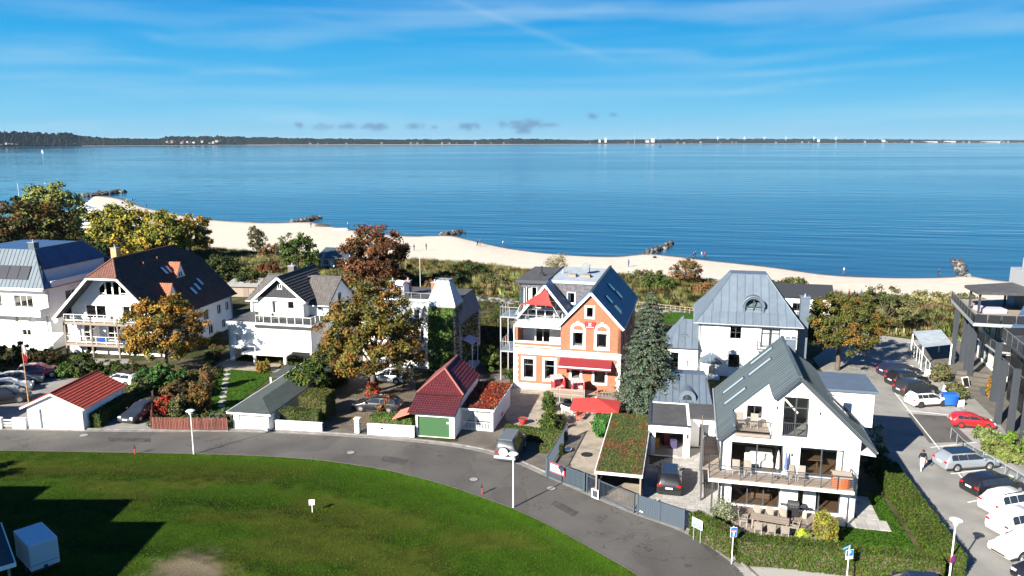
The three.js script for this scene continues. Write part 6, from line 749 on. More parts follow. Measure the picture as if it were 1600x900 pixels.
{ // carport with planted roof
  const t = thing('carport', 'carport with mossy green planted roof behind the dark metal gate', 'carport', [6.12, 0, -52.95], -13), h = 2.05; const W = 3.4, D = -12.6, sd = std({ map: dataTex(256, (u, v, i, j) => { const f = fbm(u * 7, v * 7, 5, 7, 3), k = 0.7 + (hash(i, j) - 0.5) * 0.6 + f * 0.5; return lin(mix3([0.05 * k, 0.075 * k, 0.02 * k], [0.13 * k, 0.06 * k, 0.028 * k], smooth(0.42, 0.62, fbm(u * 5 + 3, v * 5, 4, 5, 8)))); }, { size: 5 }), bumpMap: B.fine, bumpScale: 0.05 });
  obj('planted_roof', rbx(0, W, h, h + 0.14, D, 0, 0.03), sd, t); obj('roof_edge', [bx(-0.06, W + 0.06, h - 0.1, h + 0.1, 0.0, 0.06), bx(-0.06, -0.002, h - 0.1, h + 0.1, D, 0), bx(W + 0.002, W + 0.06, h - 0.1, h + 0.1, D, 0)], M.trim, t); for (const [x, z] of [[0.08, -0.1], [W - 0.1, -0.1], [0.08, -4], [W - 0.1, -4], [0.08, -8], [W - 0.1, -8], [0.08, -12.4], [W - 0.1, -12.4]]) obj('post', bx(x - 0.06, x + 0.06, 0, h - 0.1, z - 0.06, z + 0.06), M.wood, t); obj('wall', bx(0.15, W - 0.15, 0, h - 0.1, D + 0.1, D + 0.2), M.woodB, t); for (let k = 0; k < 41; k++) for (const x of [0.02, W - 0.05]) if (x > 1 || k > 8) obj('wall_board', bx(x, x + 0.03, 0.02, h - 0.12, D + 0.22 + k * 0.3, D + 0.51 + k * 0.3), M.anth, t);
  const r = rng(29), l = { p: [], n: [], c: [] }; for (let i = 0; i < 6500; i++) { const x = 0.05 + r() * (W - 0.1), z = D + 0.05 + r() * (-D - 0.1); leaves(r, l, V(x, h + 0.15 + r() * 0.05, z), V(0, 1, 0), 0.1 * (0.6 + r()), (fbm(x * 0.8, z * 0.8, 3, 0, 2) > 0.52 && r() < 0.7 ? [0.13, 0.055, 0.025] : [0.06, 0.085, 0.02]).map((v) => v * (0.6 + r() * 0.8)), 0.8); } obj('sedum', leafGeo(l), M.leaf, t);
}
{ // flat garage with open door and zinc annex behind
  const t = thing('garage', 'white flat roofed garage with open dark doorway', 'garage', [11.41, 0, -60.9], -11), h = 2.7; obj('wall', [wall(rect(0, 0, 3.45, h), [[0.6, 0.02, 2.9, 2.1]], 0.25), wall(rect(0, 0, 6.0, h), [], 0.25, { x: 3.45, z: 0, a: 90 }), wall(rect(0, 0, 6.0, h), [], 0.25, { x: 0, z: -6.0, a: -90 }), wall(rect(0, 0, 3.45, h), [], 0.25, { x: 3.45, z: -6, a: 180 })], M.white, t); obj('roof', bx(0.1, 3.35, h - 0.12, h - 0.03, -6, -0.1), felt, t); obj('roof_edge', [bx(-0.05, 3.5, h, h + 0.06, -0.27, 0.05), bx(-0.05, 0.2, h, h + 0.06, -6, -0.27)], M.anth, t); obj('floor_slab', bx(0.2, 3.2, 0, 0.03, -5.8, -0.2), M.concrete, t);
  obj('passage_roof', bx(3.35, 5.6, h - 0.14, h - 0.02, -6.2, -2.4), felt, t); obj('passage_wall', [wall(rect(3.47, 0, 5.6, h - 0.15), [[4.3, 0.02, 5.1, 2.1]], 0.2, { z: -2.6 })], M.white, t); obj('door', bx(4.3, 5.1, 0.02, 2.1, -2.75, -2.7), M.anth, t); for (const x of [0.25, 3.2]) obj('wall_lamp', bx(x - 0.06, x + 0.06, 1.75, 2.05, 0.0, 0.08), M.anth, t);
  const q = [[0.2, h - 0.2, -6.1], [5.6, h - 0.2, -6.1], [5.0, 4.4, -9.4], [1.6, 4.4, -9.4]]; obj('annex_roof', slab(q, 0.12), zinc[1], t); panelRoof(t, q, 0.6, zinc, 0.03); obj('annex_roof', [slab([[0.2, h - 0.2, -13], [0.2, h - 0.2, -6.1], [1.6, 4.4, -9.4], [1.6, 4.4, -11]], 0.1), slab([[5.6, h - 0.2, -6.1], [5.6, h - 0.2, -13], [5.0, 4.4, -11], [5.0, 4.4, -9.4]], 0.1), bx(1.6, 5, 4.28, 4.4, -11, -9.4)], zinc[0], t); obj('annex_wall', bx(0.4, 5.4, 0, h - 0.35, -12.8, -6.3), M.white, t); obj('dormer', [wall(arch(2.6, 2.7, 4.1, 3.75, 14), [arch(2.95, 2.8, 3.75, 3.35, 12)], 2.2, { z: -6.5 })], zinc[2], t); obj('pane', new THREE.PlaneGeometry(0.85, 0.6).translate(3.35, 3.05, -6.62), M.glassDark, t);
}
for (const [x, z, s, c, lb] of [[12.4, -62.5, 0.9, [0.3, 0.17, 0.02], 'yellow box stored inside the open garage'], [13.4, -63.2, 1.1, [0.16, 0.015, 0.02], 'red box stored inside the open garage'], [13.9, -62.4, 0.7, [0.05, 0.04, 0.1], 'purple box stored inside the open garage']]) { const o = obj('storage_box', [rbx(x - 0.25, x + 0.25, 0.03, s, z - 0.25, z + 0.25, 0.03), rbx(x - 0.27, x + 0.27, s, s + 0.06, z - 0.27, z + 0.27, 0.02)], plain(...c), scene); tag(o, lb, 'box', 'boxes in the open garage'); }
{ // small beach building and house behind
  const p = at(500, 421), t = thing('beach_hut', 'small white hut with blue metal roof at the edge of the beach', 'hut', [p.x, 0, p.z], -12); facade(t, rect(0, 0, 6, 2.6), [[[0.9, 1.1, 1.9, 2.0], { fm: M.dark }], [[3.2, 1.1, 4.4, 2.0], { fm: M.dark }]], {}, M.white, 0.15); obj('wall', [wall(rect(0, 0, 4, 2.6), [], 0.15, { x: 6, z: 0, a: 90 }), wall(rect(0, 0, 4, 2.6), [], 0.15, { x: 0, z: -4, a: -90 }), wall(rect(0, 0, 6, 2.6), [], 0.15, { x: 6, z: -4, a: 180 })], M.white, t); const q = [[-0.5, 2.6, 0.8], [6.5, 2.6, 0.8], [6.5, 4.0, -4.3], [-0.5, 4.0, -4.3]]; obj('roof', slab(q, 0.12), M.grey, t); panelRoof(t, q, 0.6, greyMetal, 0.03); obj('flagpole', rod([6.9, 0, 0.5], [6.9, 6.5, 0.5], 0.05), M.trim, t);
  const s = thing('beach_house', 'small white house with dark flat gabled roof behind the zinc villa', 'house', [39.5, 0, -112], -14); facade(s, rect(0, 0, 7.5, 3.4), [[[2.2, 1.2, 3.6, 2.4], { fm: M.anth }], [[5, 0.8, 6.6, 2.8], { fm: M.anth }]], {}, M.white); obj('wall', [wall(rect(0, 0, 5, 3.4), [], 0.2, { x: 7.5, z: 0, a: 90 }), wall(rect(0, 0, 5, 3.4), [], 0.2, { x: 0, z: -5, a: -90 }), wall(rect(0, 0, 7.5, 3.4), [], 0.2, { x: 7.5, z: -5, a: 180 })], M.white, s); for (const q2 of [[[-0.4, 3.4, 0.5], [7.9, 3.4, 0.5], [7.9, 4.9, -2.5], [-0.4, 4.9, -2.5]], [[7.9, 3.4, -5.5], [-0.4, 3.4, -5.5], [-0.4, 4.9, -2.5], [7.9, 4.9, -2.5]]]) obj('roof', slab(q2, 0.12), M.dark, s); obj('wall_band', bx(0.01, 7.49, 0.5, 1.1, 0.0, 0.04), M.galv, s);
}
{ // dark modern block at the right: columns, decks, glass balustrades
  const O = [50, 0, -78], t = thing('apartment_block', 'dark modern block with steel columns and smoked glass roof terrace', 'building', O), P = (l) => l.map(([x, z]) => [x - O[0], z - O[2]]), smoke = plain(0.02, 0.022, 0.025, 0.35);
  const deck = [[53.95, -92.4], [49.3, -79.9], [51.8, -79.2], [62, -77], [66, -92]]; obj('terrace_floor', prismU(P(deck), 6.55, 6.9), M.grey, t); obj('terrace_boards', prismU(P([[54.2, -92], [49.8, -80.1], [52, -79.6], [61, -78], [64, -91]]), 6.9, 6.95), M.wood, t); railing(t, P([[53.95, -92.4], [49.3, -79.9], [51.8, -79.2], [56, -78.3]]).map(([x, z]) => [x, 6.9, z]), 1.05, M.steel, { solid: smoke, posts: 1.7 });
  for (const [x, z] of [[52.3, -88], [53.9, -88.8], [51.3, -82.7], [52.2, -85]]) obj('column', bx(x - O[0] - 0.2, x - O[0] + 0.2, 0, 6.55, z - O[2] - 0.2, z - O[2] + 0.2), M.anth, t);
  // pavilion on the terrace
  for (const [x, z] of [[52.9, -86.8], [52.0, -83.6], [57.8, -88.2], [57, -83]]) obj('pavilion_post', bx(x - O[0] - 0.09, x - O[0] + 0.09, 6.9, 9.3, z - O[2] - 0.09, z - O[2] + 0.09), M.anth, t); obj('pavilion_roof', prismU(P([[52.4, -87.4], [51.5, -83.2], [58.3, -82.2], [60.5, -89.5]]), 9.3, 9.6), felt, t); obj('daybed', prismU(P([[53.2, -86.6], [53, -84.2], [55.6, -84.2], [55.8, -86.6]]), 6.95, 7.4), plain(0.4, 0.38, 0.46, 0.9), t);
  // body: walls with windows behind the columns
  const wq = (a, b, y0, y1, m, n = 'wall', holes = []) => { const A = [a[0] - O[0], a[1] - O[2]], Bq = [b[0] - O[0], b[1] - O[2]], L = Math.hypot(Bq[0] - A[0], Bq[1] - A[1]), f = { x: A[0], z: A[1], a: -Math.atan2(Bq[1] - A[1], Bq[0] - A[0]) * 180 / Math.PI }; obj(n, wall(rect(0, y0, L, y1), holes, 0.25, f), m, t); return [f, L]; };
  const cr_ = M.cream; let [f, L] = wq([57.0, -91], [54.0, -81], 0, 6.55, cr_, 'wall', [[1.2, 0.3, 4.4, 2.6], [5.6, 0.3, 9.2, 2.6], [1.2, 3.7, 4.4, 6.0], [5.6, 3.7, 9.2, 6.0]]); for (const r of [[1.2, 0.3, 4.4, 2.6], [5.6, 0.3, 9.2, 2.6], [1.2, 3.7, 4.4, 6.0], [5.6, 3.7, 9.2, 6.0]]) win(t, f, r, { fm: M.anth, cols: 3, sill: false, curtain: [[0.1, 0.3]] }); [f, L] = wq([54, -81], [62, -79], 0, 6.55, cr_, 'wall', [[0.8, 3.7, 3.2, 6], [0.8, 0.2, 2.6, 2.4]]); for (const r of [[0.8, 3.7, 3.2, 6], [0.8, 0.2, 2.6, 2.4]]) win(t, f, r, { fm: M.anth, sill: false });
  wq([68, -92], [57, -91], 0, 6.55, cr_); obj('balcony_floor', prismU(P([[55.0, -89.6], [52.7, -80.9], [54.2, -80.6], [56.8, -90]]), 3.25, 3.45), M.grey, t); railing(t, P([[55.0, -89.5], [52.75, -81], [54, -80.4]]).map(([x, z]) => [x, 3.45, z]), 1.0, M.steel, { solid: smoke, posts: 1.7 });
  // top storey and curved tower at the right
  obj('wall', [prismU(P([[57, -81.5], [59, -88.5], [70, -86], [68, -79]]), 6.9, 9.5)], M.anth, t); obj('wall', prismU(P([[58.6, -86], [59.2, -90], [70, -90], [70, -84]]), 6.9, 11.3), M.grey, t); obj('tower_window', [slab([[58.5 - 50, 9.7, -86.2 + 78], [58.55 - 50, 12.6, -86.2 + 78], [61.2 - 50, 12.2, -84.8 + 78], [61.6 - 50, 9.7, -84.6 + 78]].reverse(), 0.08)], M.skyGlass, t); obj('tower_roof', new THREE.CylinderGeometry(6, 6, 6, 24, 1, false, 0.4, 1.5).rotateX(Math.PI / 2).translate(15, 7.2, -10), zinc[1], t); obj('flue', cyl(0.12, 0.12, 1.5, 9.0, 11.3, -9.5), M.steel, t);
  // near wing
  const d2 = [[49.9, -75.95], [47.6, -69.1], [44.9, -61], [47, -60.2], [60, -58], [62, -74]]; for (const y of [6.4, 3.5]) { obj('balcony_floor', prismU(P(d2), y - 0.3, y), M.anth, t); railing(t, P([[52.5, -76], [49.9, -75.95], [47.6, -69.1], [44.9, -61]]).map(([x, z]) => [x, y, z]), 1.0, M.steel, { solid: smoke, posts: 1.8 }); } for (const [x, z] of [[45.4, -68.2], [44.9, -65.6], [48.9, -74.6], [44.2, -62.8]]) obj('column', bx(x - O[0] - 0.22, x - O[0] + 0.22, 0, 6.1, z - O[2] - 0.22, z - O[2] + 0.22), M.anth, t);
  const H = [[1, 0.3, 3.6, 2.6], [4.6, 0.3, 7.2, 2.6], [8.2, 0.3, 10.8, 2.6], [1, 3.7, 3.6, 5.9], [4.6, 3.7, 7.2, 5.9], [8.2, 3.7, 10.8, 5.9]]; [f, L] = wq([51.8, -75], [47.8, -62], 0, 6.1, cr_, 'wall', H); for (const r of H) win(t, f, r, { fm: M.anth, cols: 2, sill: false }); wq([62, -76], [51.8, -75], 0, 6.1, cr_); wq([47.8, -62], [60, -59.5], 0, 6.1, cr_); obj('wall', [prismU(P([[53, -74], [51, -64], [62, -62], [63, -73]]), 6.4, 8.5)], M.anth, t); for (const y of [0.1, 3.55]) for (let k = 0; k < 4; k++) { const a = lerp(0.02, 0.98, k / 4), b = lerp(0.02, 0.98, (k + 0.94) / 4), q = (s) => [lerp(50.6, 46.6, s) - O[0], lerp(-75.2, -62.4, s) - O[2]]; const [x0, z0] = q(a), [x1, z1] = q(b); obj('glazing_panel', bar([x0, y + 1.25, z0], [x1, y + 1.25, z1], 0.06, 2.4), smoke, t); }
  const rq = [[52.5 - 50, 6.6, -78.6 + 78], [62 - 50, 6.6, -76.5 + 78], [63 - 50, 9.6, -80 + 78], [56 - 50, 9.6, -81.4 + 78]]; obj('roof', slab(rq, 0.15), blueMetal[0], t); obj('link_wall', prismU(P([[53.5, -79.6], [54, -75.6], [62, -75.5], [62, -79]]), 0, 6.5), M.anth, t);
  obj('porch_roof', prismU(P([[50.6, -73.6], [48.9, -69.5], [51, -68.8], [52.4, -73]]), 2.4, 2.55), felt, t);
}
{ // canopy over the restaurant terrace
  const p = at(1425, 548), t = thing('terrace_canopy', 'pale grey canopy with glass screen over the restaurant terrace', 'canopy', [49.6, 0, -92.5], 0); obj('canopy_sheet', slab([[-1.9, 2.5, 6.3], [2.3, 2.5, 4.9], [4.0, 2.85, -0.7], [0.05, 2.85, 0.05]], 0.05), feltLight, t); for (const [x, z] of [[-1.85, 6.2], [0.1, 0.1], [3.9, -0.6], [2.2, 4.9]]) obj('post', bx(x - 0.06, x + 0.06, 0, 2.5, z - 0.06, z + 0.06), M.trim, t); railing(t, [[0.0, 0, 0.3], [-1.9, 0, 6.4], [-3.1, 0, 10.2]], 1.7, M.trim, { glass: M.glass, posts: 1.6, name: 'glass_screen' });
}

// ---------------------------------------------------------------- trees, shrubs, hedges
const hgtAt = (p, Y) => { const v = (Y - 450) / FPX; return (-v * cP * p.z - sP * p.z) / (v * sP - cP) + CAMH; };
function treePx(name, label, X, baseY, topY, wPx, o, group) {
  const p = at(X, baseY), H = hgtAt(p, topY), dep = -p.z * cP + CAMH * sP, rx = wPx / 2 * dep / FPX, clear = o.clear ?? 0.25, ry = H * (1 - clear) / 2;
  return tree(name, label, [p.x, 0, p.z], { rx: rx * 1.12, ry: ry * 1.12, cy: H - ry, ...o }, group);
}
treePx('maple_tree', 'round orange maple in front of the brown roofed apartment house', 262, 584, 470, 108, { seed: 21, pal: PAL.maple, clumps: 210, per: 130, size: 0.2, spread: 0.75, clear: 0.12, trunk: 0.2 });
treePx('maple_tree', 'large rusty orange maple standing on the gravel drive', 584, 612, 456, 146, { seed: 92, pal: PAL.mapleDark, clumps: 250, per: 135, size: 0.21, spread: 0.9, clear: 0.12, trunk: 0.28, limbs: 24 });
treePx('maple_tree', 'green and bronze tree in front of the restaurant parking', 1308, 578, 468, 122, { seed: 23, pal: [[[0.09, 0.085, 0.018], 4], [[0.06, 0.07, 0.016], 4], [[0.16, 0.085, 0.02], 2], [[0.04, 0.05, 0.014], 3]], clumps: 220, per: 130, size: 0.18, spread: 0.75, clear: 0.3, trunk: 0.25, limbs: 22 });
treePx('broad_tree', 'low spreading dark tree at the edge of the dune beside the path', 1383, 516, 452, 84, { seed: 24, pal: PAL.scrub, clumps: 80, per: 90, size: 0.24, spread: 0.7, clear: 0.1, trunk: 0.2 });
treePx('copper_beech', 'reddish brown copper beech beside the beach hut', 587, 458, 358, 100, { seed: 25, pal: PAL.beech, clumps: 170, per: 100, size: 0.34, spread: 1.2, clear: 0.05, trunk: 0.3 });
treePx('pine_tree', 'dark green pine between the beach hut and the black gabled house', 467, 428, 366, 54, { seed: 26, pal: PAL.green, clumps: 80, per: 80, size: 0.34, spread: 0.9, clear: 0.08, trunk: 0.2 });
treePx('pine_tree', 'dark conifer behind the chimney of the black gabled house', 352, 452, 402, 50, { seed: 27, pal: PAL.dark, clumps: 70, per: 80, size: 0.32, spread: 0.9, clear: 0.05 });
treePx('pine_tree', 'small dark conifer right behind the brown roofed house', 388, 458, 424, 36, { seed: 28, pal: PAL.dark, clumps: 50, per: 80, size: 0.3, spread: 0.7, clear: 0.05 });
treePx('birch_tree', 'thin grey green tree on the dune edge', 401, 394, 357, 26, { seed: 29, pal: PAL.scrub, clumps: 40, per: 50, size: 0.34, spread: 0.9, clear: 0.1, trunk: 0.1 });
treePx('lime_tree', 'pale yellow green tree rising behind the dark russet tree', 85, 386, 294, 104, { seed: 31, pal: [[[0.2, 0.21, 0.05], 6], [[0.13, 0.155, 0.035], 4], [[0.26, 0.23, 0.055], 2]], clumps: 170, per: 90, size: 0.5, spread: 1.7, clear: 0.08, trunk: 0.3 });
treePx('oak_tree', 'dark russet tree behind the solar panel house', 48, 412, 316, 128, { seed: 32, pal: [[[0.05, 0.05, 0.014], 5], [[0.1, 0.05, 0.014], 3], [[0.03, 0.04, 0.012], 4], [[0.15, 0.08, 0.02], 1]], clumps: 190, per: 90, size: 0.45, spread: 1.5, clear: 0.05, trunk: 0.35 });
treePx('lime_tree', 'bright yellow tree behind the chimney of the brown roofed house', 190, 412, 322, 92, { seed: 33, pal: PAL.yellow, clumps: 150, per: 90, size: 0.42, spread: 1.4, clear: 0.05, trunk: 0.3 });
treePx('lime_tree', 'golden tree behind the ridge of the brown roofed house', 256, 414, 332, 80, { seed: 34, pal: PAL.yellow, clumps: 130, per: 90, size: 0.42, spread: 1.3, clear: 0.1, trunk: 0.28 });
treePx('lime_tree', 'smaller orange yellow tree beside the open sand', 299, 410, 336, 56, { seed: 35, pal: [[[0.3, 0.17, 0.03], 4], [[0.22, 0.17, 0.03], 3], [[0.1, 0.11, 0.02], 2]], clumps: 90, per: 80, size: 0.4, spread: 1.1, clear: 0.15, trunk: 0.25 });
treePx('oak_tree', 'dark green tree between the solar house and the chimney', 150, 432, 374, 60, { seed: 36, pal: PAL.dark, clumps: 90, per: 80, size: 0.36, spread: 1.1, clear: 0.03, trunk: 0.25 });
treePx('willow_bush', 'bare straw coloured willow behind the brick house roof', 870, 432, 396, 34, { seed: 37, pal: PAL.straw, clumps: 60, per: 26, size: 0.2, spread: 0.9, clear: 0.05, trunk: 0.1, limbs: 60 });
treePx('round_bush', 'round brown bush standing alone above the dune scrub', 1072, 446, 407, 44, { seed: 38, pal: PAL.bronze, clumps: 80, per: 50, size: 0.24, spread: 0.8, clear: 0.05, trunk: 0.12, limbs: 50 });
spruce('blue_spruce', 'tall blue spruce between the brick house and the garage', [13.0, 0, -70.2], 12.4, 3.9, 5, PAL.blueSpruce);
{ const P = (X, Y) => { const p = at(X, Y); return [p.x, 0, p.z]; };
  shrub('garden_tree', 'dense green shrub over the long garage roof', P(484, 622), { seed: 41, rx: 2.4, ry: 2.3, pal: PAL.hedge, clumps: 90, per: 100, size: 0.2, spread: 0.6 });
  shrub('garden_tree', 'olive shrub under the rusty maple', P(522, 596), { seed: 42, rx: 2.6, ry: 2.9, pal: [[[0.08, 0.08, 0.018], 4], [[0.13, 0.09, 0.02], 2], [[0.045, 0.06, 0.015], 3]], clumps: 90, per: 100, size: 0.2, spread: 0.65 });
  shrub('clipped_bush', 'green ball shaped bush beside the parking yard', P(103, 588), { seed: 43, rx: 1.15, ry: 0.95, pal: [[[0.06, 0.12, 0.02], 5], [[0.04, 0.07, 0.015], 2]], per: 100, clumps: 50 });
  shrub('clipped_bush', 'tall rounded dark bush below the apartment balconies', P(131, 586), { seed: 44, rx: 1.4, ry: 1.5, pal: PAL.hedge, clumps: 60, per: 100 });
  shrub('garden_bush', 'low olive bush in front of the arched window', P(175, 583), { seed: 45, rx: 1.9, ry: 0.85, rz: 1.0, pal: PAL.hedge, clumps: 50 });
  shrub('garden_bush', 'dark bush below the balcony corner', P(205, 588), { seed: 46, rx: 1.9, ry: 0.9, rz: 1.0, pal: PAL.dark, clumps: 50 });
  shrub('garden_bush', 'dark shrubbery below the solar panel house', P(22, 572), { seed: 47, rx: 3.2, ry: 1.7, rz: 1.2, pal: PAL.dark, clumps: 70, per: 100 });
  shrub('garden_bush', 'brown tinged shrub behind the parked cars', P(68, 575), { seed: 48, rx: 2.0, ry: 1.3, pal: [[[0.05, 0.05, 0.016], 4], [[0.09, 0.055, 0.02], 2]], clumps: 50 });
  shrub('juniper', 'lush bright green juniper in the fenced garden', P(254, 606), { seed: 49, rx: 2.6, ry: 1.55, rz: 1.5, pal: [[[0.04, 0.11, 0.025], 5], [[0.07, 0.14, 0.03], 3], [[0.025, 0.06, 0.015], 2]], clumps: 80, per: 110, size: 0.18 });
  shrub('garden_bush', 'pale green shrub at the corner of the brown fence', P(222, 612), { seed: 50, rx: 1.1, ry: 1.0, pal: [[[0.1, 0.13, 0.04], 4], [[0.06, 0.08, 0.02], 2]], clumps: 36 });
  shrub('garden_bush', 'bronze shrub behind the brown picket fence', P(285, 622), { seed: 51, rx: 2.1, ry: 1.1, rz: 1.1, pal: PAL.bronze, clumps: 60, per: 100 });
  shrub('red_bush', 'bright red leaved shrub behind the brown picket fence', P(258, 648), { seed: 52, rx: 0.85, ry: 1.15, pal: PAL.red, clumps: 40, per: 100 });
  shrub('garden_bush', 'grey green shrub between red and russet shrubs', P(280, 652), { seed: 53, rx: 1.0, ry: 1.2, pal: PAL.scrub, clumps: 40 });
  shrub('garden_bush', 'russet upright shrub beside the lawn', P(313, 642), { seed: 54, rx: 1.0, ry: 1.5, pal: [[[0.15, 0.07, 0.02], 4], [[0.1, 0.08, 0.02], 3]], clumps: 50, per: 90 });
  shrub('garden_bush', 'slim dark shrub by the stepping stone path', P(325, 610), { seed: 55, rx: 0.75, ry: 1.6, pal: PAL.bronze, clumps: 36 });
  shrub('garden_bush', 'low grey shrub between the fence and the long garage', P(352, 662), { seed: 56, rx: 1.4, ry: 0.75, rz: 0.8, pal: [[[0.09, 0.12, 0.07], 4], [[0.05, 0.07, 0.03], 3]], clumps: 40 });
  shrub('garden_bush', 'orange leaved shrub at the corner of the stilted house', P(412, 580), { seed: 57, rx: 0.8, ry: 0.6, pal: PAL.maple, clumps: 24 });
  shrub('garden_bush', 'dark red bush behind the white wall with hedge', P(603, 642), { seed: 58, rx: 1.2, ry: 0.95, pal: PAL.beech, clumps: 40, per: 100 });
  shrub('garden_bush', 'small red bush at the foot of the rusty maple', P(583, 620), { seed: 59, rx: 0.7, ry: 0.8, pal: PAL.red, clumps: 24 });
  shrub('garden_bush', 'round shrub on the stone terrace of the brick house', P(862, 668), { seed: 60, rx: 1.2, ry: 0.95, pal: PAL.hedge, clumps: 50, per: 90 });
  shrub('climber', 'leafy climber on the terrace corner post', P(857, 642), { seed: 61, rx: 0.55, ry: 1.1, pal: PAL.green, clumps: 40 });
  shrub('bamboo', 'upright green bamboo beneath the red parasol', P(944, 680), { seed: 62, rx: 0.95, ry: 1.3, pal: [[[0.03, 0.1, 0.02], 5], [[0.06, 0.14, 0.03], 2]], clumps: 50, per: 100 });
  shrub('garden_bush', 'yellow green ground shrub at the foot of the spruce', P(985, 655), { seed: 63, rx: 2.4, ry: 0.5, rz: 1.1, pal: [[[0.12, 0.14, 0.02], 4], [[0.2, 0.14, 0.03], 2]], clumps: 50 });
  shrub('olive_bush', 'airy silver green bush at the corner of the terrace', P(1127, 814), { seed: 64, rx: 0.85, ry: 1.0, pal: [[[0.17, 0.19, 0.1], 4], [[0.1, 0.12, 0.05], 3]], clumps: 44, per: 40, size: 0.1 });
  shrub('hosta', 'small yellow green plant on the timber terrace', P(1255, 838), { seed: 65, rx: 0.42, ry: 0.36, pal: [[[0.22, 0.28, 0.03], 4], [[0.12, 0.18, 0.02], 2]], clumps: 16, per: 60, size: 0.14, spread: 0.2 });
  shrub('pampas_grass', 'pale plumed pampas grass beside the modern house', P(1368, 708), { seed: 66, rx: 0.6, ry: 1.4, pal: [[[0.5, 0.43, 0.3], 3], [[0.1, 0.13, 0.04], 4]], clumps: 26, per: 60, size: 0.16 });
  shrub('garden_bush', 'dark shrub in the passage beside the modern house', P(1372, 742), { seed: 67, rx: 1.2, ry: 1.2, pal: PAL.dark, clumps: 40 });
  shrub('garden_bush', 'ornamental grass along the parking bays by the glass fence', P(1565, 712), { seed: 68, rx: 1.1, ry: 0.6, rz: 2.2, pal: [[[0.15, 0.17, 0.05], 4], [[0.09, 0.12, 0.03], 3]], clumps: 60, per: 90 });
  shrub('garden_bush', 'wispy grass behind the red car', P(1545, 690), { seed: 69, rx: 0.9, ry: 0.6, rz: 1.6, pal: [[[0.15, 0.19, 0.06], 4], [[0.09, 0.13, 0.04], 3]], clumps: 40, per: 80 });
  shrub('garden_bush', 'green planting beside the steel column foot', P(1590, 705), { seed: 70, rx: 1.3, ry: 0.9, pal: [[[0.1, 0.17, 0.02], 4], [[0.05, 0.09, 0.02], 2]], clumps: 50, per: 90 });
  shrub('potted_bush', 'olive bush in a planter beside the glass screen', P(1468, 596), { seed: 71, rx: 1.0, ry: 1.2, pal: PAL.scrub, clumps: 40 });
  shrub('potted_bush', 'olive bush in a planter beside the menu board', P(1493, 622), { seed: 72, rx: 0.9, ry: 1.1, pal: PAL.scrub, clumps: 40 });
  shrub('potted_bush', 'orange leaved plants under the dark block', P(1550, 622), { seed: 73, rx: 0.5, ry: 1.6, pal: PAL.maple, clumps: 36 });
  shrub('garden_bush', 'light green shrubs in the passage beside the steel balconies', P(768, 575), { seed: 74, rx: 1.2, ry: 1.4, rz: 2.6, pal: [[[0.1, 0.14, 0.03], 4], [[0.06, 0.09, 0.02], 3]], clumps: 70, per: 90 });
  shrub('garden_bush', 'yellow green shrub by the ivy tower porch', P(757, 560), { seed: 75, rx: 1.0, ry: 1.0, pal: [[[0.13, 0.15, 0.03], 4], [[0.06, 0.08, 0.02], 3]], clumps: 40 });
  // dune shrubs one can tell apart
  [[735, 432, 3.8, 1.9, 'dark', 'large dark bush in the dune behind the ivy tower'], [700, 448, 3.0, 1.6, 'dark', 'dark bush in the dune beside the pale tower roof'], [770, 448, 2.6, 1.2, 'scrub', 'olive bush in the dune beside the sandy path'], [680, 458, 2.2, 1.3, 'bronze', 'reddish bush beside the rooftop beach chair'], [1030, 452, 3.2, 1.5, 'green', 'green dune bush behind the blue roof'], [1105, 462, 2.6, 1.3, 'bronze', 'brown dune bush beside the zinc villa'], [1010, 440, 3.6, 1.2, 'scrub', 'grey green dune bush near the sand'], [1215, 462, 2.4, 1.6, 'dark', 'dark dune bush beside the villa chimney'], [1240, 455, 2.0, 1.4, 'scrub', 'dune bush above the dark small roof'], [432, 404, 4.2, 1.9, 'bronze', 'brown bushes beside the pine'], [345, 422, 3.6, 1.8, 'dark', 'dark bush beside the golden trees'], [420, 428, 2.6, 1.2, 'beech', 'red brown shrub behind the black gable roof'], [620, 440, 3.0, 1.4, 'scrub', 'scrub beside the copper beech'], [830, 470, 2.8, 1.3, 'green', 'green bush behind the steel balconies'], [1460, 475, 4.5, 1.1, 'straw', 'heather brown bush on the dune by the dark block'], [1500, 478, 3.5, 1.0, 'scrub', 'grey green bush on the dune beside the roof terrace']].forEach(([X, Y, w, h, pal, lb], i) => shrub('dune_bush', lb, P(X, Y), { seed: 100 + i, rx: w, ry: h, rz: w * 0.7, pal: PAL[pal], clumps: 70, per: 70, size: 0.26, spread: 0.75 }));
}
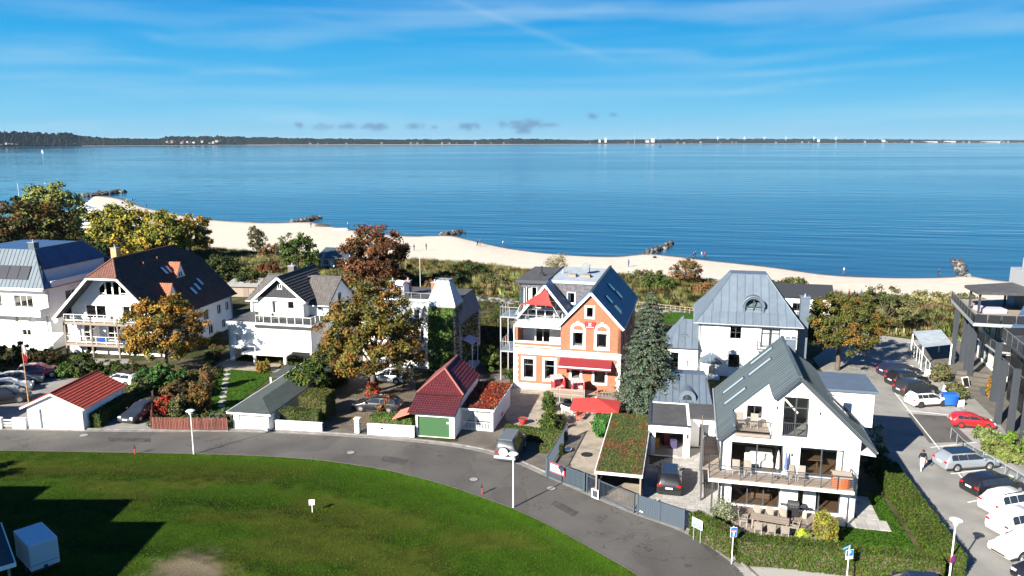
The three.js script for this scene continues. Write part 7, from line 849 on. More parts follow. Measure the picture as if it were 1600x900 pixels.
{ // low growth of the dune and of the gardens: nobody could count it
  const r = rng(91), l = { p: [], n: [], c: [] }; for (let i = 0; i < 70; i++) { const a = r() * 6.28, d = Math.sqrt(r()) * 0.6; leaves(r, l, V(Math.cos(a) * d, 0.08 + r() * 0.55 * (1 - d * 0.9), Math.sin(a) * d), V(Math.cos(a) * 0.5, 0.7, Math.sin(a) * 0.5), 0.2, [1, 1, 1].map((v) => v * (0.6 + r() * 0.7)), 0.9); }
  const clump = leafGeo(l), gl = { p: [], n: [], c: [] }; for (let i = 0; i < 40; i++) { const a = r() * 6.28, d = r() * 0.25, h = 0.3 + r() * 0.4, x = Math.cos(a) * d, z = Math.sin(a) * d, e = 0.15 + r() * 0.25; gl.p.push(x - 0.025, 0, z, x + 0.025, 0, z, x + Math.cos(a) * e, h, z + Math.sin(a) * e); for (let k = 0; k < 3; k++) { gl.n.push(Math.cos(a) * 0.4, 0.8, Math.sin(a) * 0.4); const q = 0.6 + r() * 0.7; gl.c.push(q, q, q); } } const tuft = leafGeo(gl);
  const scatter = (name, label, cat, geo, N, place_, tint) => { const im = new THREE.InstancedMesh(geo, M.leaf, N), m = new THREE.Matrix4(), q = new THREE.Quaternion(), c = new THREE.Color(); let n = 0; for (let g = 0; g < N * 8 && n < N; g++) { const o = place_(); if (!o) continue; q.setFromAxisAngle(V(0, 1, 0), r() * 6.28); m.compose(V(o[0], o[3] ?? -0.04, o[1]), q, V(o[2], o[2] * (0.7 + r() * 0.6), o[2])); im.setMatrixAt(n, m); const t = tint(o); c.setRGB(...t); im.setColorAt(n++, c); } im.count = n; im.name = name; im.castShadow = im.receiveShadow = true; tag(im, label, cat, null, 'stuff'); scene.add(im); };
  const duneZ = (x) => { let k = 0; while (k < dune.length - 2 && dune[k + 1].x < x) k++; const a = dune[k], b = dune[k + 1]; return lerp(a.z, b.z, clamp((x - a.x) / (b.x - a.x || 1))); };
  const prom = pix([[-50, 410], [300, 438], [420, 434], [640, 453], [760, 463], [900, 476], [1040, 482], [1150, 496], [1260, 507], [1440, 532], [1700, 560]]); const promZ = (x) => { let k = 0; while (k < prom.length - 2 && prom[k + 1].x < x) k++; const a = prom[k], b = prom[k + 1]; return lerp(a.z, b.z, clamp((x - a.x) / (b.x - a.x || 1))); };
  const tintMix = (a, b, n) => mix3(a, b, n).map((v) => v * (0.7 + r() * 0.6));
  scatter('dune_scrub', 'low olive scrub covering the dune behind the beach', 'scrub', clump, 6500, () => { const x = lerp(-120, 95, r()), z0 = promZ(x), z1 = duneZ(x); const t = r(); const z = lerp(z0 - 1.5, z1 + 0.5, t); if (z > z0 || (x > 42 && z > z0 - 13) || (x > -12 && x < 6 && z > z0 - 9)) return null; const f = fbm(x * 0.08, z * 0.12, 4, 0, 17); if (f < 0.5 && r() < 0.85) return null; return [x, z, 0.5 + 1.2 * f * r() + 0.2]; }, ([x, z]) => tintMix([0.07, 0.08, 0.026], [0.15, 0.13, 0.055], smooth(0.35, 0.65, fbm(x * 0.06 + 8, z * 0.1, 3, 0, 29))));
  scatter('dune_grass', 'straw coloured marram grass on the dune', 'dune grass', tuft, 32000, () => { const x = lerp(-130, 100, r()), z0 = promZ(x), z1 = duneZ(x), t = Math.pow(r(), 0.7), z = lerp(z0 - 1, z1 - 1.5, t); return [x, z, 0.9 + r() * 1.0]; }, ([x, z]) => tintMix([0.3, 0.26, 0.11], [0.17, 0.19, 0.06], fbm(x * 0.07, z * 0.1, 3, 0, 3)));
  const yardPolys = [[[200, 605], [345, 575], [318, 668], [238, 670]], [[345, 560], [345, 500], [320, 560], [330, 575]], [[440, 640], [545, 600], [500, 540], [440, 560]], [[740, 540], [800, 600], [790, 480], [745, 500]], [[640, 440], [1060, 470], [1040, 505], [640, 500]], [[1060, 505], [1095, 520], [1040, 600], [990, 640], [965, 560]], [[0, 545], [110, 560], [110, 590], [0, 580]]].map((q) => q.map(([a, b]) => at(a, b)));
  const inPoly = (P, x, z) => { let c = false; for (let i = 0, j = P.length - 1; i < P.length; j = i++) if ((P[i].z > z) !== (P[j].z > z) && x < (P[j].x - P[i].x) * (z - P[i].z) / (P[j].z - P[i].z) + P[i].x) c = !c; return c; };
  scatter('garden_ground_cover', 'low green ground cover in the gardens between the houses', 'ground cover', clump, 2600, () => { const P = yardPolys[Math.floor(r() * yardPolys.length)], xs = P.map((p) => p.x), zs = P.map((p) => p.z), x = lerp(Math.min(...xs), Math.max(...xs), r()), z = lerp(Math.min(...zs), Math.max(...zs), r()); return inPoly(P, x, z) ? [x, z, 0.35 + r() * 0.6] : null; }, () => tintMix([0.04, 0.06, 0.016], [0.09, 0.085, 0.025], r()));
  const lawns = [[[318, 640], [356, 646], [425, 585], [405, 574], [372, 572], [345, 575]], [[1305, 850], [1425, 880], [1440, 870], [1375, 770], [1330, 775]]].map((q) => q.map(([a, b]) => at(a, b)));
  scatter('lawn_grass', 'bright short grass blades on the garden lawns', 'grass', tuft, 14000, () => { const P = lawns[Math.floor(r() * 2)], xs = P.map((p) => p.x), zs = P.map((p) => p.z), x = lerp(Math.min(...xs), Math.max(...xs), r()), z = lerp(Math.min(...zs), Math.max(...zs), r()); return inPoly(P, x, z) ? [x, z, 0.06 + r() * 0.04, -0.02] : null; }, () => tintMix([0.08, 0.19, 0.016], [0.11, 0.2, 0.03], r()));
  // fallen leaves under the maples and on the verges
  const fl = { p: [], n: [], c: [] }; for (let i = 0; i < 4200; i++) { const [cx, cz, s] = pick(r, [[[-13.5, -74.5, 6], 4], [[-39.5, -83, 4.5], 2], [[37, -84, 5], 2], [[-18, -68.6, 4], 1]]); const a = r() * 6.28, d = Math.sqrt(r()) * s * 1.2; leaves(r, fl, V(cx + Math.cos(a) * d, -0.015 + r() * 0.02, cz + Math.sin(a) * d * 0.8), V(0, 1, 0), 0.14, pick(r, PAL.maple).map((v) => v * (0.7 + r() * 0.6)), 0.25); } tag(obj('fallen_leaves', leafGeo(fl), M.leaf), 'brown fallen leaves scattered under the maples', 'leaves', null, 'stuff');
}
{ // clipped hedges
  const q = (X, Y) => at(X, Y);
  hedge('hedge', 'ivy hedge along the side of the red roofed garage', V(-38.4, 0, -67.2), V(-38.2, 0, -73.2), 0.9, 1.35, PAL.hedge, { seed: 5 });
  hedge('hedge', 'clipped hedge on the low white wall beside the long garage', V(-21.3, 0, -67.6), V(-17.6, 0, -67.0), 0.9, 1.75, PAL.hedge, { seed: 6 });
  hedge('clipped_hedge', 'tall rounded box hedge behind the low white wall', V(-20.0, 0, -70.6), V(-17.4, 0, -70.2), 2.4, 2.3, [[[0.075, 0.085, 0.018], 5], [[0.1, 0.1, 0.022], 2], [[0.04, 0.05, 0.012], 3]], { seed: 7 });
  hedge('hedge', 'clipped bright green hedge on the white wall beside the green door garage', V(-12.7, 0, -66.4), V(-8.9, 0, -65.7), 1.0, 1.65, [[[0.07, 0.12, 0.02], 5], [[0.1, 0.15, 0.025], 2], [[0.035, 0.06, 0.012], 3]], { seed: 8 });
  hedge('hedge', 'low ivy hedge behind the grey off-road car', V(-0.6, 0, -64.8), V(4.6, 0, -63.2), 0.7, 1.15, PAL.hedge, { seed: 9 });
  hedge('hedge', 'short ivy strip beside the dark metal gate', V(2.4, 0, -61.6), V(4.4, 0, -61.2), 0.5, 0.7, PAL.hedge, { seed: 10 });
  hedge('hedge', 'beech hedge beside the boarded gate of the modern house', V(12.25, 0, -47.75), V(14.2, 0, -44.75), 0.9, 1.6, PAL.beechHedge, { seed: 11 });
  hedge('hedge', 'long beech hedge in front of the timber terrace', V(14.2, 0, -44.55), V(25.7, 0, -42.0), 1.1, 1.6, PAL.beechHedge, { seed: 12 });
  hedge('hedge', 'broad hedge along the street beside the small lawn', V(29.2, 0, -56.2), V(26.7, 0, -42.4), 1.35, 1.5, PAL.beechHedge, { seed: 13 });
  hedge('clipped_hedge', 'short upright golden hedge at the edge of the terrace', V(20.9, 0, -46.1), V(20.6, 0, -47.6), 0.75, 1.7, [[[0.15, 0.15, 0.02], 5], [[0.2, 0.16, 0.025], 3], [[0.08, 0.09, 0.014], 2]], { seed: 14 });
  for (const [n, lb, a, b, h] of [['garden_wall', 'low white wall below the clipped hedge beside the long garage', V(-21.6, 0, -66.7), V(-17.2, 0, -66.0), 0.85], ['garden_wall', 'white wall below the hedge beside the green door garage', V(-13.0, 0, -65.6), V(-8.7, 0, -64.9), 0.95]]) { const L = a.distanceTo(b), t = thing(n, lb, 'wall', [(a.x + b.x) / 2, 0, (a.z + b.z) / 2], -Math.atan2(b.z - a.z, b.x - a.x) * 180 / Math.PI); obj('wall', bx(-L / 2, L / 2, 0, h, -0.12, 0.12), M.white, t); obj('coping', rbx(-L / 2 - 0.03, L / 2 + 0.03, h, h + 0.06, -0.16, 0.16, 0.015), M.trim, t); if (n && lb.includes('green')) obj('house_number', bx(-0.9, -0.65, 0.6, 0.78, 0.12, 0.14), M.dark, t); }
  const g = thing('gate_pillar', 'white gate pillar with a small iron gate at the gravel drive', 'pillar', [-14.0, 0, -66.0], -10); obj('pillar', [rbx(-0.22, 0.22, 0, 1.3, -0.22, 0.22, 0.02), rbx(-0.28, 0.28, 1.3, 1.4, -0.28, 0.28, 0.03)], M.white, g); obj('gate', [...[0, 1, 2, 3, 4, 5].map((k) => bar([0.3 + k * 0.12, 0.1, 0], [0.3 + k * 0.12, 0.95, 0], 0.02)), bar([0.22, 0.2, 0], [1.0, 0.2, 0], 0.03), bar([0.22, 0.85, 0], [1.0, 0.85, 0], 0.03)], M.dark, g);
}
{ // brown picket fence, picket by picket
  const brown = [plain(0.16, 0.05, 0.035, 0.85), plain(0.12, 0.04, 0.03, 0.85), plain(0.2, 0.07, 0.05, 0.85)], gp = share(slab([[-0.045, 0, 0.012], [0.045, 0, 0.012], [0.045, 1.16, 0.012], [0, 1.22, 0.012], [-0.045, 1.16, 0.012]], 0.024));
  for (const [lb, a, b] of [['brown picket fence along the road by the garden', V(-32.9, 0, -66.6), V(-25.9, 0, -66.4)], ['brown picket fence along the driveway of the dark car', V(-33.1, 0, -67.0), V(-36.4, 0, -74.5)]]) { const L = a.distanceTo(b), t = thing('picket_fence', lb, 'fence', [a.x, 0, a.z], -Math.atan2(b.z - a.z, b.x - a.x) * 180 / Math.PI), r = rng(4), n = Math.floor(L / 0.14); obj('rail', [bx(0, L, 0.25, 0.33, -0.05, -0.012), bx(0, L, 0.9, 0.98, -0.05, -0.012)], brown[1], t); for (let k = 0; k <= Math.floor(L / 2); k++) obj('post', bx(k * 2 - 0.05, k * 2 + 0.05, 0, 1.15, -0.15, -0.051), brown[1], t); for (let k = 0; k < n; k++) { const m = new THREE.Mesh(gp, brown[Math.floor(r() * 3)]); m.name = 'picket'; m.position.set(0.07 + k * 0.14, 0.04 + r() * 0.03, 0.005 * r()); m.rotation.z = (r() - 0.5) * 0.03; m.castShadow = m.receiveShadow = true; t.add(m); } obj('footing', bx(0, L, 0, 0.06, -0.1, 0.1), M.kerb, t); }
}

// ---------------------------------------------------------------- metal gates and fences along the road
function metalFence(name, label, cat, a, b, h, kind) {
  const L = Math.hypot(b[0] - a[0], b[1] - a[1]), t = thing(name, label, cat, [a[0], 0, a[1]], -Math.atan2(b[1] - a[1], b[0] - a[0]) * 180 / Math.PI), blue = plain(0.05, 0.068, 0.09, 0.5);
  for (const x of [0.05, L - 0.05]) obj('post', rbx(x - 0.06, x + 0.06, 0, h + 0.1, -0.06, 0.06, 0.01), blue, t); obj('rail', [bx(0.1, L - 0.1, 0.1, 0.16, -0.025, 0.025), bx(0.1, L - 0.1, h - 0.06, h, -0.025, 0.025)], blue, t);
  if (kind === 'boards') { const n = Math.round((L - 0.2) / 0.14); for (let k = 0; k < n; k++) obj('board', bx(0.1 + k * 0.14 + 0.004, 0.1 + (k + 1) * 0.14 - 0.004, 0.16, h - 0.06, -0.015, 0.015 + (k % 2) * 0.004), blue, t); obj('mid_post', bx(L / 2 - 0.04, L / 2 + 0.04, 0.1, h, 0.02, 0.06), blue, t); obj('latch', bx(0.25, 0.5, 0.3, 0.38, 0.03, 0.05), M.trim, t); }
  else { const n = Math.round((L - 0.2) / 0.12), g = share(bx(-0.012, 0.012, 0.16, h - 0.06 + (kind === 'bars' ? 0.1 : 0), -0.012, 0.012)); for (let k = 1; k < n; k++) { const m = new THREE.Mesh(g, blue); m.name = 'bar'; m.position.x = 0.1 + k * (L - 0.2) / n; m.castShadow = m.receiveShadow = true; t.add(m); } if (kind === 'mesh') obj('privacy_sheet', bx(0.12, L - 0.12, 0.18, h - 0.1, -0.03, -0.02), plain(0.04, 0.06, 0.075, 0.6), t); }
  return t;
}
metalFence('metal_fence', 'blue grey metal fence carrying the red and white banner', 'fence', [2.75, -56.6], [5.5, -54.0], 1.45, 'mesh');
metalFence('garden_gate', 'narrow metal pedestrian gate with a white framed notice', 'gate', [5.62, -53.9], [6.35, -53.1], 1.4, 'bars');
metalFence('sliding_gate', 'barred metal sliding gate in front of the carport', 'gate', [6.42, -53.02], [8.7, -50.6], 1.4, 'bars');
metalFence('driveway_gate', 'closed blue grey boarded gate of the modern house', 'gate', [8.85, -50.45], [11.7, -48.1], 1.5, 'boards');
metalFence('metal_fence', 'dark metal fence between the off-road car and the stone terrace', 'fence', [2.7, -56.75], [4.9, -64.3], 1.5, 'bars');
{ // banner, notice, hedge sign
  const b = thing('banner', 'red bordered white and turquoise banner hung on the metal fence', 'banner', [3.01, 0, -56.35], -Math.atan2(2.6, 2.75) * 180 / Math.PI); obj('cloth', bx(0, 1.5, 0.62, 1.42, 0.09, 0.1), plain(0.5, 0.03, 0.05, 0.8), b); obj('print', bx(0.1, 0.72, 0.72, 1.32, 0.1, 0.106), plain(0.15, 0.55, 0.6, 0.8), b); obj('print', bx(0.74, 1.4, 0.72, 1.32, 0.1, 0.106), plain(0.72, 0.7, 0.68, 0.8), b); obj('print', [bx(0.16, 0.5, 1.1, 1.2, 0.106, 0.11), bx(0.16, 0.6, 0.95, 1.0, 0.106, 0.11)], M.trim, b);
  const n = thing('notice_frame', 'white framed notice standing at the pedestrian gate', 'sign', [6.22, 0, -53.0], -45); obj('frame', [bx(-0.32, 0.32, 0, 0.08, 0.06, 0.12), bx(-0.32, 0.32, 0.62, 0.7, 0.06, 0.12), bx(-0.32, -0.24, 0.08, 0.62, 0.06, 0.12), bx(0.24, 0.32, 0.08, 0.62, 0.06, 0.12)], M.trim, n); obj('panel', bx(-0.24, 0.24, 0.08, 0.62, 0.07, 0.1), M.anth, n);
  const s = thing('hedge_sign', 'white and blue sign mounted in front of the beech hedge', 'sign', [12.28, 0, -46.75], -52); obj('board', bx(-0.42, 0.42, 0.95, 1.6, 0.1, 0.13), M.trim, s); obj('print', bx(-0.4, 0.4, 0.98, 1.22, 0.13, 0.136), plain(0.12, 0.3, 0.5), s); obj('print', [bx(-0.3, 0.3, 1.42, 1.47, 0.13, 0.136), bx(-0.2, 0.25, 1.32, 1.36, 0.13, 0.136), bx(-0.12, 0.12, 1.05, 1.12, 0.137, 0.14)], plain(0.3, 0.45, 0.6), s); obj('post', [bx(-0.3, -0.26, 0, 1.5, 0.06, 0.1), bx(0.26, 0.3, 0, 1.5, 0.06, 0.1)], M.grey, s);
}
// ---------------------------------------------------------------- street lamps, signs, posts
function lamp(label, X, Y, h) { const p = at(X, Y), t = thing('street_lamp', label, 'street lamp', [p.x, 0, p.z], 0, 'mushroom street lamps along the road'); obj('pole', [rod([0, 0, 0], [0, h * 0.35, 0], 0.065, 0.06), rod([0, h * 0.35, 0], [0, h - 0.35, 0], 0.05, 0.045)], M.lampWhite, t); obj('lantern', new THREE.LatheGeometry([[0.05, -0.42], [0.13, -0.36], [0.16, -0.22], [0.14, -0.08], [0.05, -0.03]].map((q) => new THREE.Vector2(...q)), 18).translate(0, h, 0), plain(0.75, 0.76, 0.76, 0.3), t); obj('shade', new THREE.LatheGeometry([[0, 0.09], [0.18, 0.065], [0.34, 0.0], [0.37, -0.035], [0.34, -0.04], [0.1, -0.03], [0, -0.03]].map((q) => new THREE.Vector2(...q)), 24).translate(0, h, 0), M.lampWhite, t); return t; }
lamp('white mushroom lamp between road and meadow opposite the picket fence', 303, 710, 3.9); lamp('white mushroom lamp between road and meadow opposite the metal fence', 802, 793, 4.15); const lamp3 = lamp('mushroom lamp with a round traffic sign on its pole', 1483, 905, 3.9); lamp3.userData.label = 'mushroom lamp with a round no-parking sign on its pole';
const discSign = (t, y, z, r, turn = 0) => { const g = (geo) => geo.rotateX(Math.PI / 2).rotateY(turn).translate(0, y, 0); const s = obj('no_parking_sign', g(new THREE.CylinderGeometry(r, r, 0.02, 24).translate(0, z, 0)), plain(0.5, 0.02, 0.05, 0.5), t); obj('sign_face', g(new THREE.CylinderGeometry(r * 0.8, r * 0.8, 0.012, 24).translate(0, z + 0.014, 0)), plain(0.08, 0.05, 0.3, 0.5), s); obj('sign_bar', new THREE.BoxGeometry(r * 1.6, r * 0.2, 0.006).rotateZ(-0.78).translate(0, 0, z + 0.024).rotateY(turn).translate(0, y, 0), plain(0.5, 0.02, 0.05, 0.5), s); };
discSign(lamp3, 1.35, 0.08, 0.27, 0.5);
{ const s = thing('traffic_sign', 'round no-parking sign on a thin pole beside the modern house', 'sign', [30.3, 0, -80.5], 0); obj('pole', rod([0, 0, 0], [0, 2.6, 0], 0.03), M.galv, s); discSign(s, 2.3, 0.04, 0.3); }
{ // blue signs: dead end, parking, street name
  const blue = plain(0.01, 0.11, 0.5, 0.4), p = at(1143, 881), s = thing('traffic_sign', 'blue dead-end sign on a white post at the hedge corner', 'sign', [p.x, 0, p.z], 5); obj('post', rod([0, 0, 0], [0, 2.55, 0], 0.035), M.lampWhite, s); obj('board', rbx(-0.21, 0.21, 1.85, 2.5, 0.04, 0.06, 0.008), M.trim, s); obj('field', bx(-0.19, 0.19, 1.87, 2.48, 0.06, 0.064), blue, s); obj('symbol', [bx(-0.045, 0.045, 1.93, 2.2, 0.064, 0.068), bx(-0.13, 0.13, 2.2, 2.27, 0.064, 0.068)], M.trim, s); obj('symbol', bx(-0.14, 0.14, 2.27, 2.36, 0.064, 0.068), plain(0.5, 0.02, 0.03), s);
  const q = at(1322, 915), t = thing('traffic_sign', 'blue parking sign with turquoise street name plate above it', 'sign', [q.x, 0, q.z], 12); obj('post', rod([0, 0, 0], [0, 2.6, 0], 0.035), M.lampWhite, t); obj('board', rbx(-0.25, 0.25, 1.75, 2.35, 0.04, 0.06, 0.008), M.trim, t); obj('field', bx(-0.23, 0.23, 1.95, 2.33, 0.06, 0.064), plain(0.01, 0.16, 0.5, 0.4), t);
  obj('letter_p', [bx(-0.09, -0.035, 2.0, 2.29, 0.064, 0.069), wall(arch(0, 0, 0.16, 0.13, 10, 0.13), [arch(0.04, 0.001, 0.12, 0.085, 8, 0.084)], 0.005).rotateZ(-Math.PI / 2).translate(-0.035, 2.29, 0.069)], M.trim, t); obj('name_plate', bx(-0.62, 0.1, 2.48, 2.62, -0.015, 0.015).rotateY(0.35), plain(0.05, 0.4, 0.55, 0.4), t); obj('name_lettering', bx(-0.5, 0.0, 2.53, 2.57, 0.015, 0.019).rotateY(0.35), M.trim, t);
}
{ const p = at(488, 801), t = thing('meadow_sign', 'small white sign board on a post standing in the meadow', 'sign', [p.x, 0, p.z], 8); obj('post', bx(-0.025, 0.025, 0, 0.75, -0.025, 0.025), M.lampWhite, t); obj('board', rbx(-0.2, 0.2, 0.6, 1.02, 0.03, 0.05, 0.006), M.trim, t); }
for (const [X, Y, lb] of [[211, 710, 'red and white marker post on the verge opposite the dark car'], [753, 772, 'red and white marker post on the verge opposite the grey off-road car']]) { const p = at(X, Y), t = thing('marker_post', lb, 'post', [p.x, 0, p.z]); obj('post', [bx(-0.04, 0.04, 0, 0.5, -0.04, 0.04)], M.redMetal, t); obj('plate', [bx(-0.1, 0.1, 0.5, 0.62, -0.03, 0.03), bx(-0.04, 0.04, 0.62, 0.8, -0.04, 0.04)], M.dark, t); }
[[131, 680, 'beside the red roofed garage'], [548, 707, 'in front of the gravel drive'], [740, 749, 'before the off-road car'], [861, 763, 'at the foot of the metal fence']].forEach(([X, Y, w], i) => { const p = at(X, Y), t = thing('manhole_cover', `round manhole cover in the asphalt ${w}`, 'manhole cover', [p.x, 0.001, p.z]); obj('ring', new THREE.CylinderGeometry(0.42, 0.42, 0.012, 24).translate(0, 0.004, 0), M.dark, t); obj('lid', new THREE.CylinderGeometry(0.33, 0.33, 0.014, 24).translate(0, 0.006, 0), M.concrete, t); });
{ const t = thing('flagpole', 'wooden flagpole with a limp red and white flag', 'flagpole', [-49.0, 0, -74.3]); obj('pole', rod([0, 0, 0], [0, 6.0, 0], 0.07, 0.04), plain(0.4, 0.2, 0.09, 0.7), t); const P = []; for (let i = 0; i < 8; i++) for (let k = 0; k < 5; k++) { const f = (a, b) => [0.05 + 0.07 * b + 0.03 * Math.sin(a * 1.7 + b), 5.9 - a * 0.2 - b * 0.06, 0.07 * Math.sin(b * 2.1 + a * 0.5)]; P.push([f(i, k), f(i, k + 1), f(i + 1, k + 1)], [f(i, k), f(i + 1, k + 1), f(i + 1, k)]); } obj('flag', tris(P.slice(0, 40)), std({ color: rgb(0.7, 0.68, 0.66), side: THREE.DoubleSide }), t); obj('flag', tris(P.slice(40)), std({ color: rgb(0.42, 0.02, 0.03), side: THREE.DoubleSide }), t); const u = thing('flagpole', 'tall bare white flagpole on the promenade', 'flagpole', [-15.0, 0, -123.5]); obj('pole', rod([0, 0, 0], [0, 7.6, 0], 0.045, 0.03), M.trim, u); const w = thing('flagpole', 'thin white mast behind the pale yellow green tree', 'flagpole', [-131, 0, -205]); obj('pole', rod([0, 0, 0], [0, 15, 0], 0.07, 0.04), M.trim, w); }
// ---------------------------------------------------------------- parking bays
{ const line = (a, b, w, lb, i) => { const A = at(...a), Bq = at(...b), L = A.distanceTo(Bq); struct('painted_line', bx(-L / 2, L / 2, 0, 0.006, -w / 2, w / 2).rotateY(-Math.atan2(Bq.z - A.z, Bq.x - A.x)).translate((A.x + Bq.x) / 2, -0.008, (A.z + Bq.z) / 2), M.paint); };
  struct('parking_bays', sheet(pix([[1397, 612], [1456, 684], [1520, 760], [1600, 866], [1680, 860], [1600, 740], [1545, 690], [1500, 640], [1475, 606], [1440, 575]]), -0.014), M.concrete); struct('asphalt_patch', sheet(pix([[1418, 646], [1478, 650], [1520, 690], [1452, 692]]), -0.011), M.asphalt);
  line([1397, 612], [1602, 872], 0.1); for (const [a, b] of [[[1416, 641], [1482, 648]], [[1454, 699], [1526, 691]], [[1486, 740], [1568, 730]], [[1512, 785], [1580, 770]], [[1400, 618], [1440, 612]]]) line(a, b, 0.12);
  const g = thing('glass_fence', 'low green glass fence between parking bays and planting', 'fence', [38.6, 0, -62], 0); railing(g, [[-0.2, 0, 0.3], [0.4, 0, -2.6], [1.4, 0, 4.8].map((v, i) => v)].slice(0, 2).concat([]), 1.0, M.galv, { glass: M.glass }); railing(g, [[-0.2, 0, 0.3], [0.6, 0, 9]], 1.0, M.galv, { glass: M.glass, name: 'fence_run' });
  const k = struct('kerb', sheet(pix([[1440, 575], [1478, 608], [1506, 642], [1510, 641], [1482, 606], [1446, 573]]), 0.08), M.concrete);
  const bp = struct('paved_strip', sheet(pix([[1147, 884], [1185, 930], [1420, 930], [1330, 899], [1230, 889]]), -0.012), M.paver[1]); { const r = rng(3), gg = share(rbx(-0.095, 0.095, 0, 0.02, -0.045, 0.045, 0.004, 1)); const poly = pix([[1152, 886], [1180, 920], [1330, 920], [1325, 901], [1230, 891]]); const inP = (x, z) => { let c = false; for (let i = 0, j = poly.length - 1; i < poly.length; j = i++) if ((poly[i].z > z) !== (poly[j].z > z) && x < (poly[j].x - poly[i].x) * (z - poly[i].z) / (poly[j].z - poly[i].z) + poly[i].x) c = !c; return c; }; let n = 0; const pos = []; for (let i = 0; i < 60; i++) for (let j = 0; j < 40; j++) { const x = 13.6 + i * 0.2 + (j % 2) * 0.1, z = -44.2 + j * 0.1; if (inP(x, z)) pos.push([x, z]); } const G2 = pos.map(([x, z]) => gg.clone().translate(x, -0.008 + r() * 0.004, z)); if (G2.length) { const o = new THREE.Mesh(mergeGeometries(G2), M.paver[2]); o.name = 'paving_blocks'; o.userData.kind = 'stuff'; o.receiveShadow = true; bp.add(o); } }
}
// ---------------------------------------------------------------- vehicles
const P_ = { silver: paint(0.36, 0.4, 0.43, 0.5), black: paint(0.01, 0.01, 0.012), navy: paint(0.012, 0.014, 0.03), white: paint(0.78, 0.78, 0.78), red: paint(0.5, 0.012, 0.016), grey: paint(0.13, 0.15, 0.17, 0.4), dark: paint(0.03, 0.033, 0.038, 0.3), crimson: paint(0.28, 0.01, 0.035), green: paint(0.01, 0.2, 0.13) }, bays = 'cars in the marked parking bays', yardG = 'cars in the yard beside the red roofed garage';
car('wagon', 'silver grey estate car in the marked bay behind the walking person', 1508, 729, 8, P_.silver, { group: bays, rails: M.black, roof: M.glassDark });
car('wagon', 'black estate car between the silver estate and the white cars', 1552, 767, 14, P_.black, { group: bays });
car('suv', 'white off-road car next to the black estate', 1580, 797, 16, P_.white, { group: bays, rails: M.black });
car('suv', 'white off-road car parked between two white cars', 1594, 828, 17, P_.white, { group: bays });
car('wagon', 'white car facing the lane with its bonnet', 1604, 862, 196, P_.white, { group: bays });
car('suv', 'black car at the end of the row of white cars', 1640, 905, 196, P_.black, { group: bays });
car('hatch', 'bright red hatchback parked on the paved forecourt', 1518, 666, -14, P_.red, { rim: plain(0.4, 0.02, 0.02, 0.4), group: bays }).scale.setScalar(0.88);
car('mini', 'white small car with black roof beside the blue waste container', 1447, 632, 10, P_.white, { roof: M.black, rim: M.dark, mirror: M.black, group: bays });
car('suv', 'dark grey car next to the white small car', 1430, 615, 14, P_.dark, { group: bays });
car('suv', 'black car with red tail lights in the tree shade', 1416, 600, 14, P_.black, { group: bays });
car('wagon', 'dark blue car deepest in the tree shade', 1404, 585, 14, P_.navy, { group: bays });
car('suv', 'black car parked before the open white garage', 1046, 757, 77, P_.black, { roof: M.glassDark });
{ const c = car('box', 'grey boxy off-road car with white spare wheel cover', 799, 708, 76, paint(0.045, 0.055, 0.062), { name: 'off_road_car', roof: plain(0.09, 0.105, 0.12, 0.7) }); c.scale.setScalar(1.08); const h = CAR.box.L / 2; obj('spare_wheel', [new THREE.CylinderGeometry(0.36, 0.36, 0.2, 24).rotateZ(Math.PI / 2).translate(-h - 0.13, 0.98, -0.05)], M.tyre, c); obj('spare_wheel_cover', [new THREE.CylinderGeometry(0.34, 0.36, 0.04, 24).rotateZ(Math.PI / 2).translate(-h - 0.25, 0.98, -0.05), bx(-h - 0.285, -h - 0.27, 0.98, 1.04, -0.16, 0.06)], plain(0.6, 0.62, 0.62, 0.4), c); obj('bumper', rbx(-h - 0.12, -h + 0.05, 0.4, 0.6, -0.84, 0.84, 0.03), plain(0.4, 0.42, 0.42, 0.5), c); }
car('wagon', 'dark grey car in the driveway behind the picket fence', 224, 650, 255, P_.dark);
car('hatch', 'white hatchback behind the red roofed garage', 193, 600, 160, P_.white, { roof: M.black });
car('hatch', 'silver car standing under the rusty maple', 606, 596, 170, P_.silver);
car('wagon', 'black car behind the white wall with hedge', 590, 640, 170, P_.black);
car('wagon', 'dark silver car at the end of the yard row', 12, 612, 25, P_.silver, { group: yardG }); car('wagon', 'silver grey car glinting in the yard row', 30, 600, 25, P_.grey, { group: yardG }); car('suv', 'crimson car in the yard row by the flagpole', 62, 589, 25, P_.crimson, { group: yardG }); car('suv', 'black car in the yard row in deep shade', 10, 628, 25, P_.black, { group: yardG });
car('hatch', 'dark blue car parked below the hedge at the street corner', 1420, 935, 172, P_.navy, { roof: P_.navy });
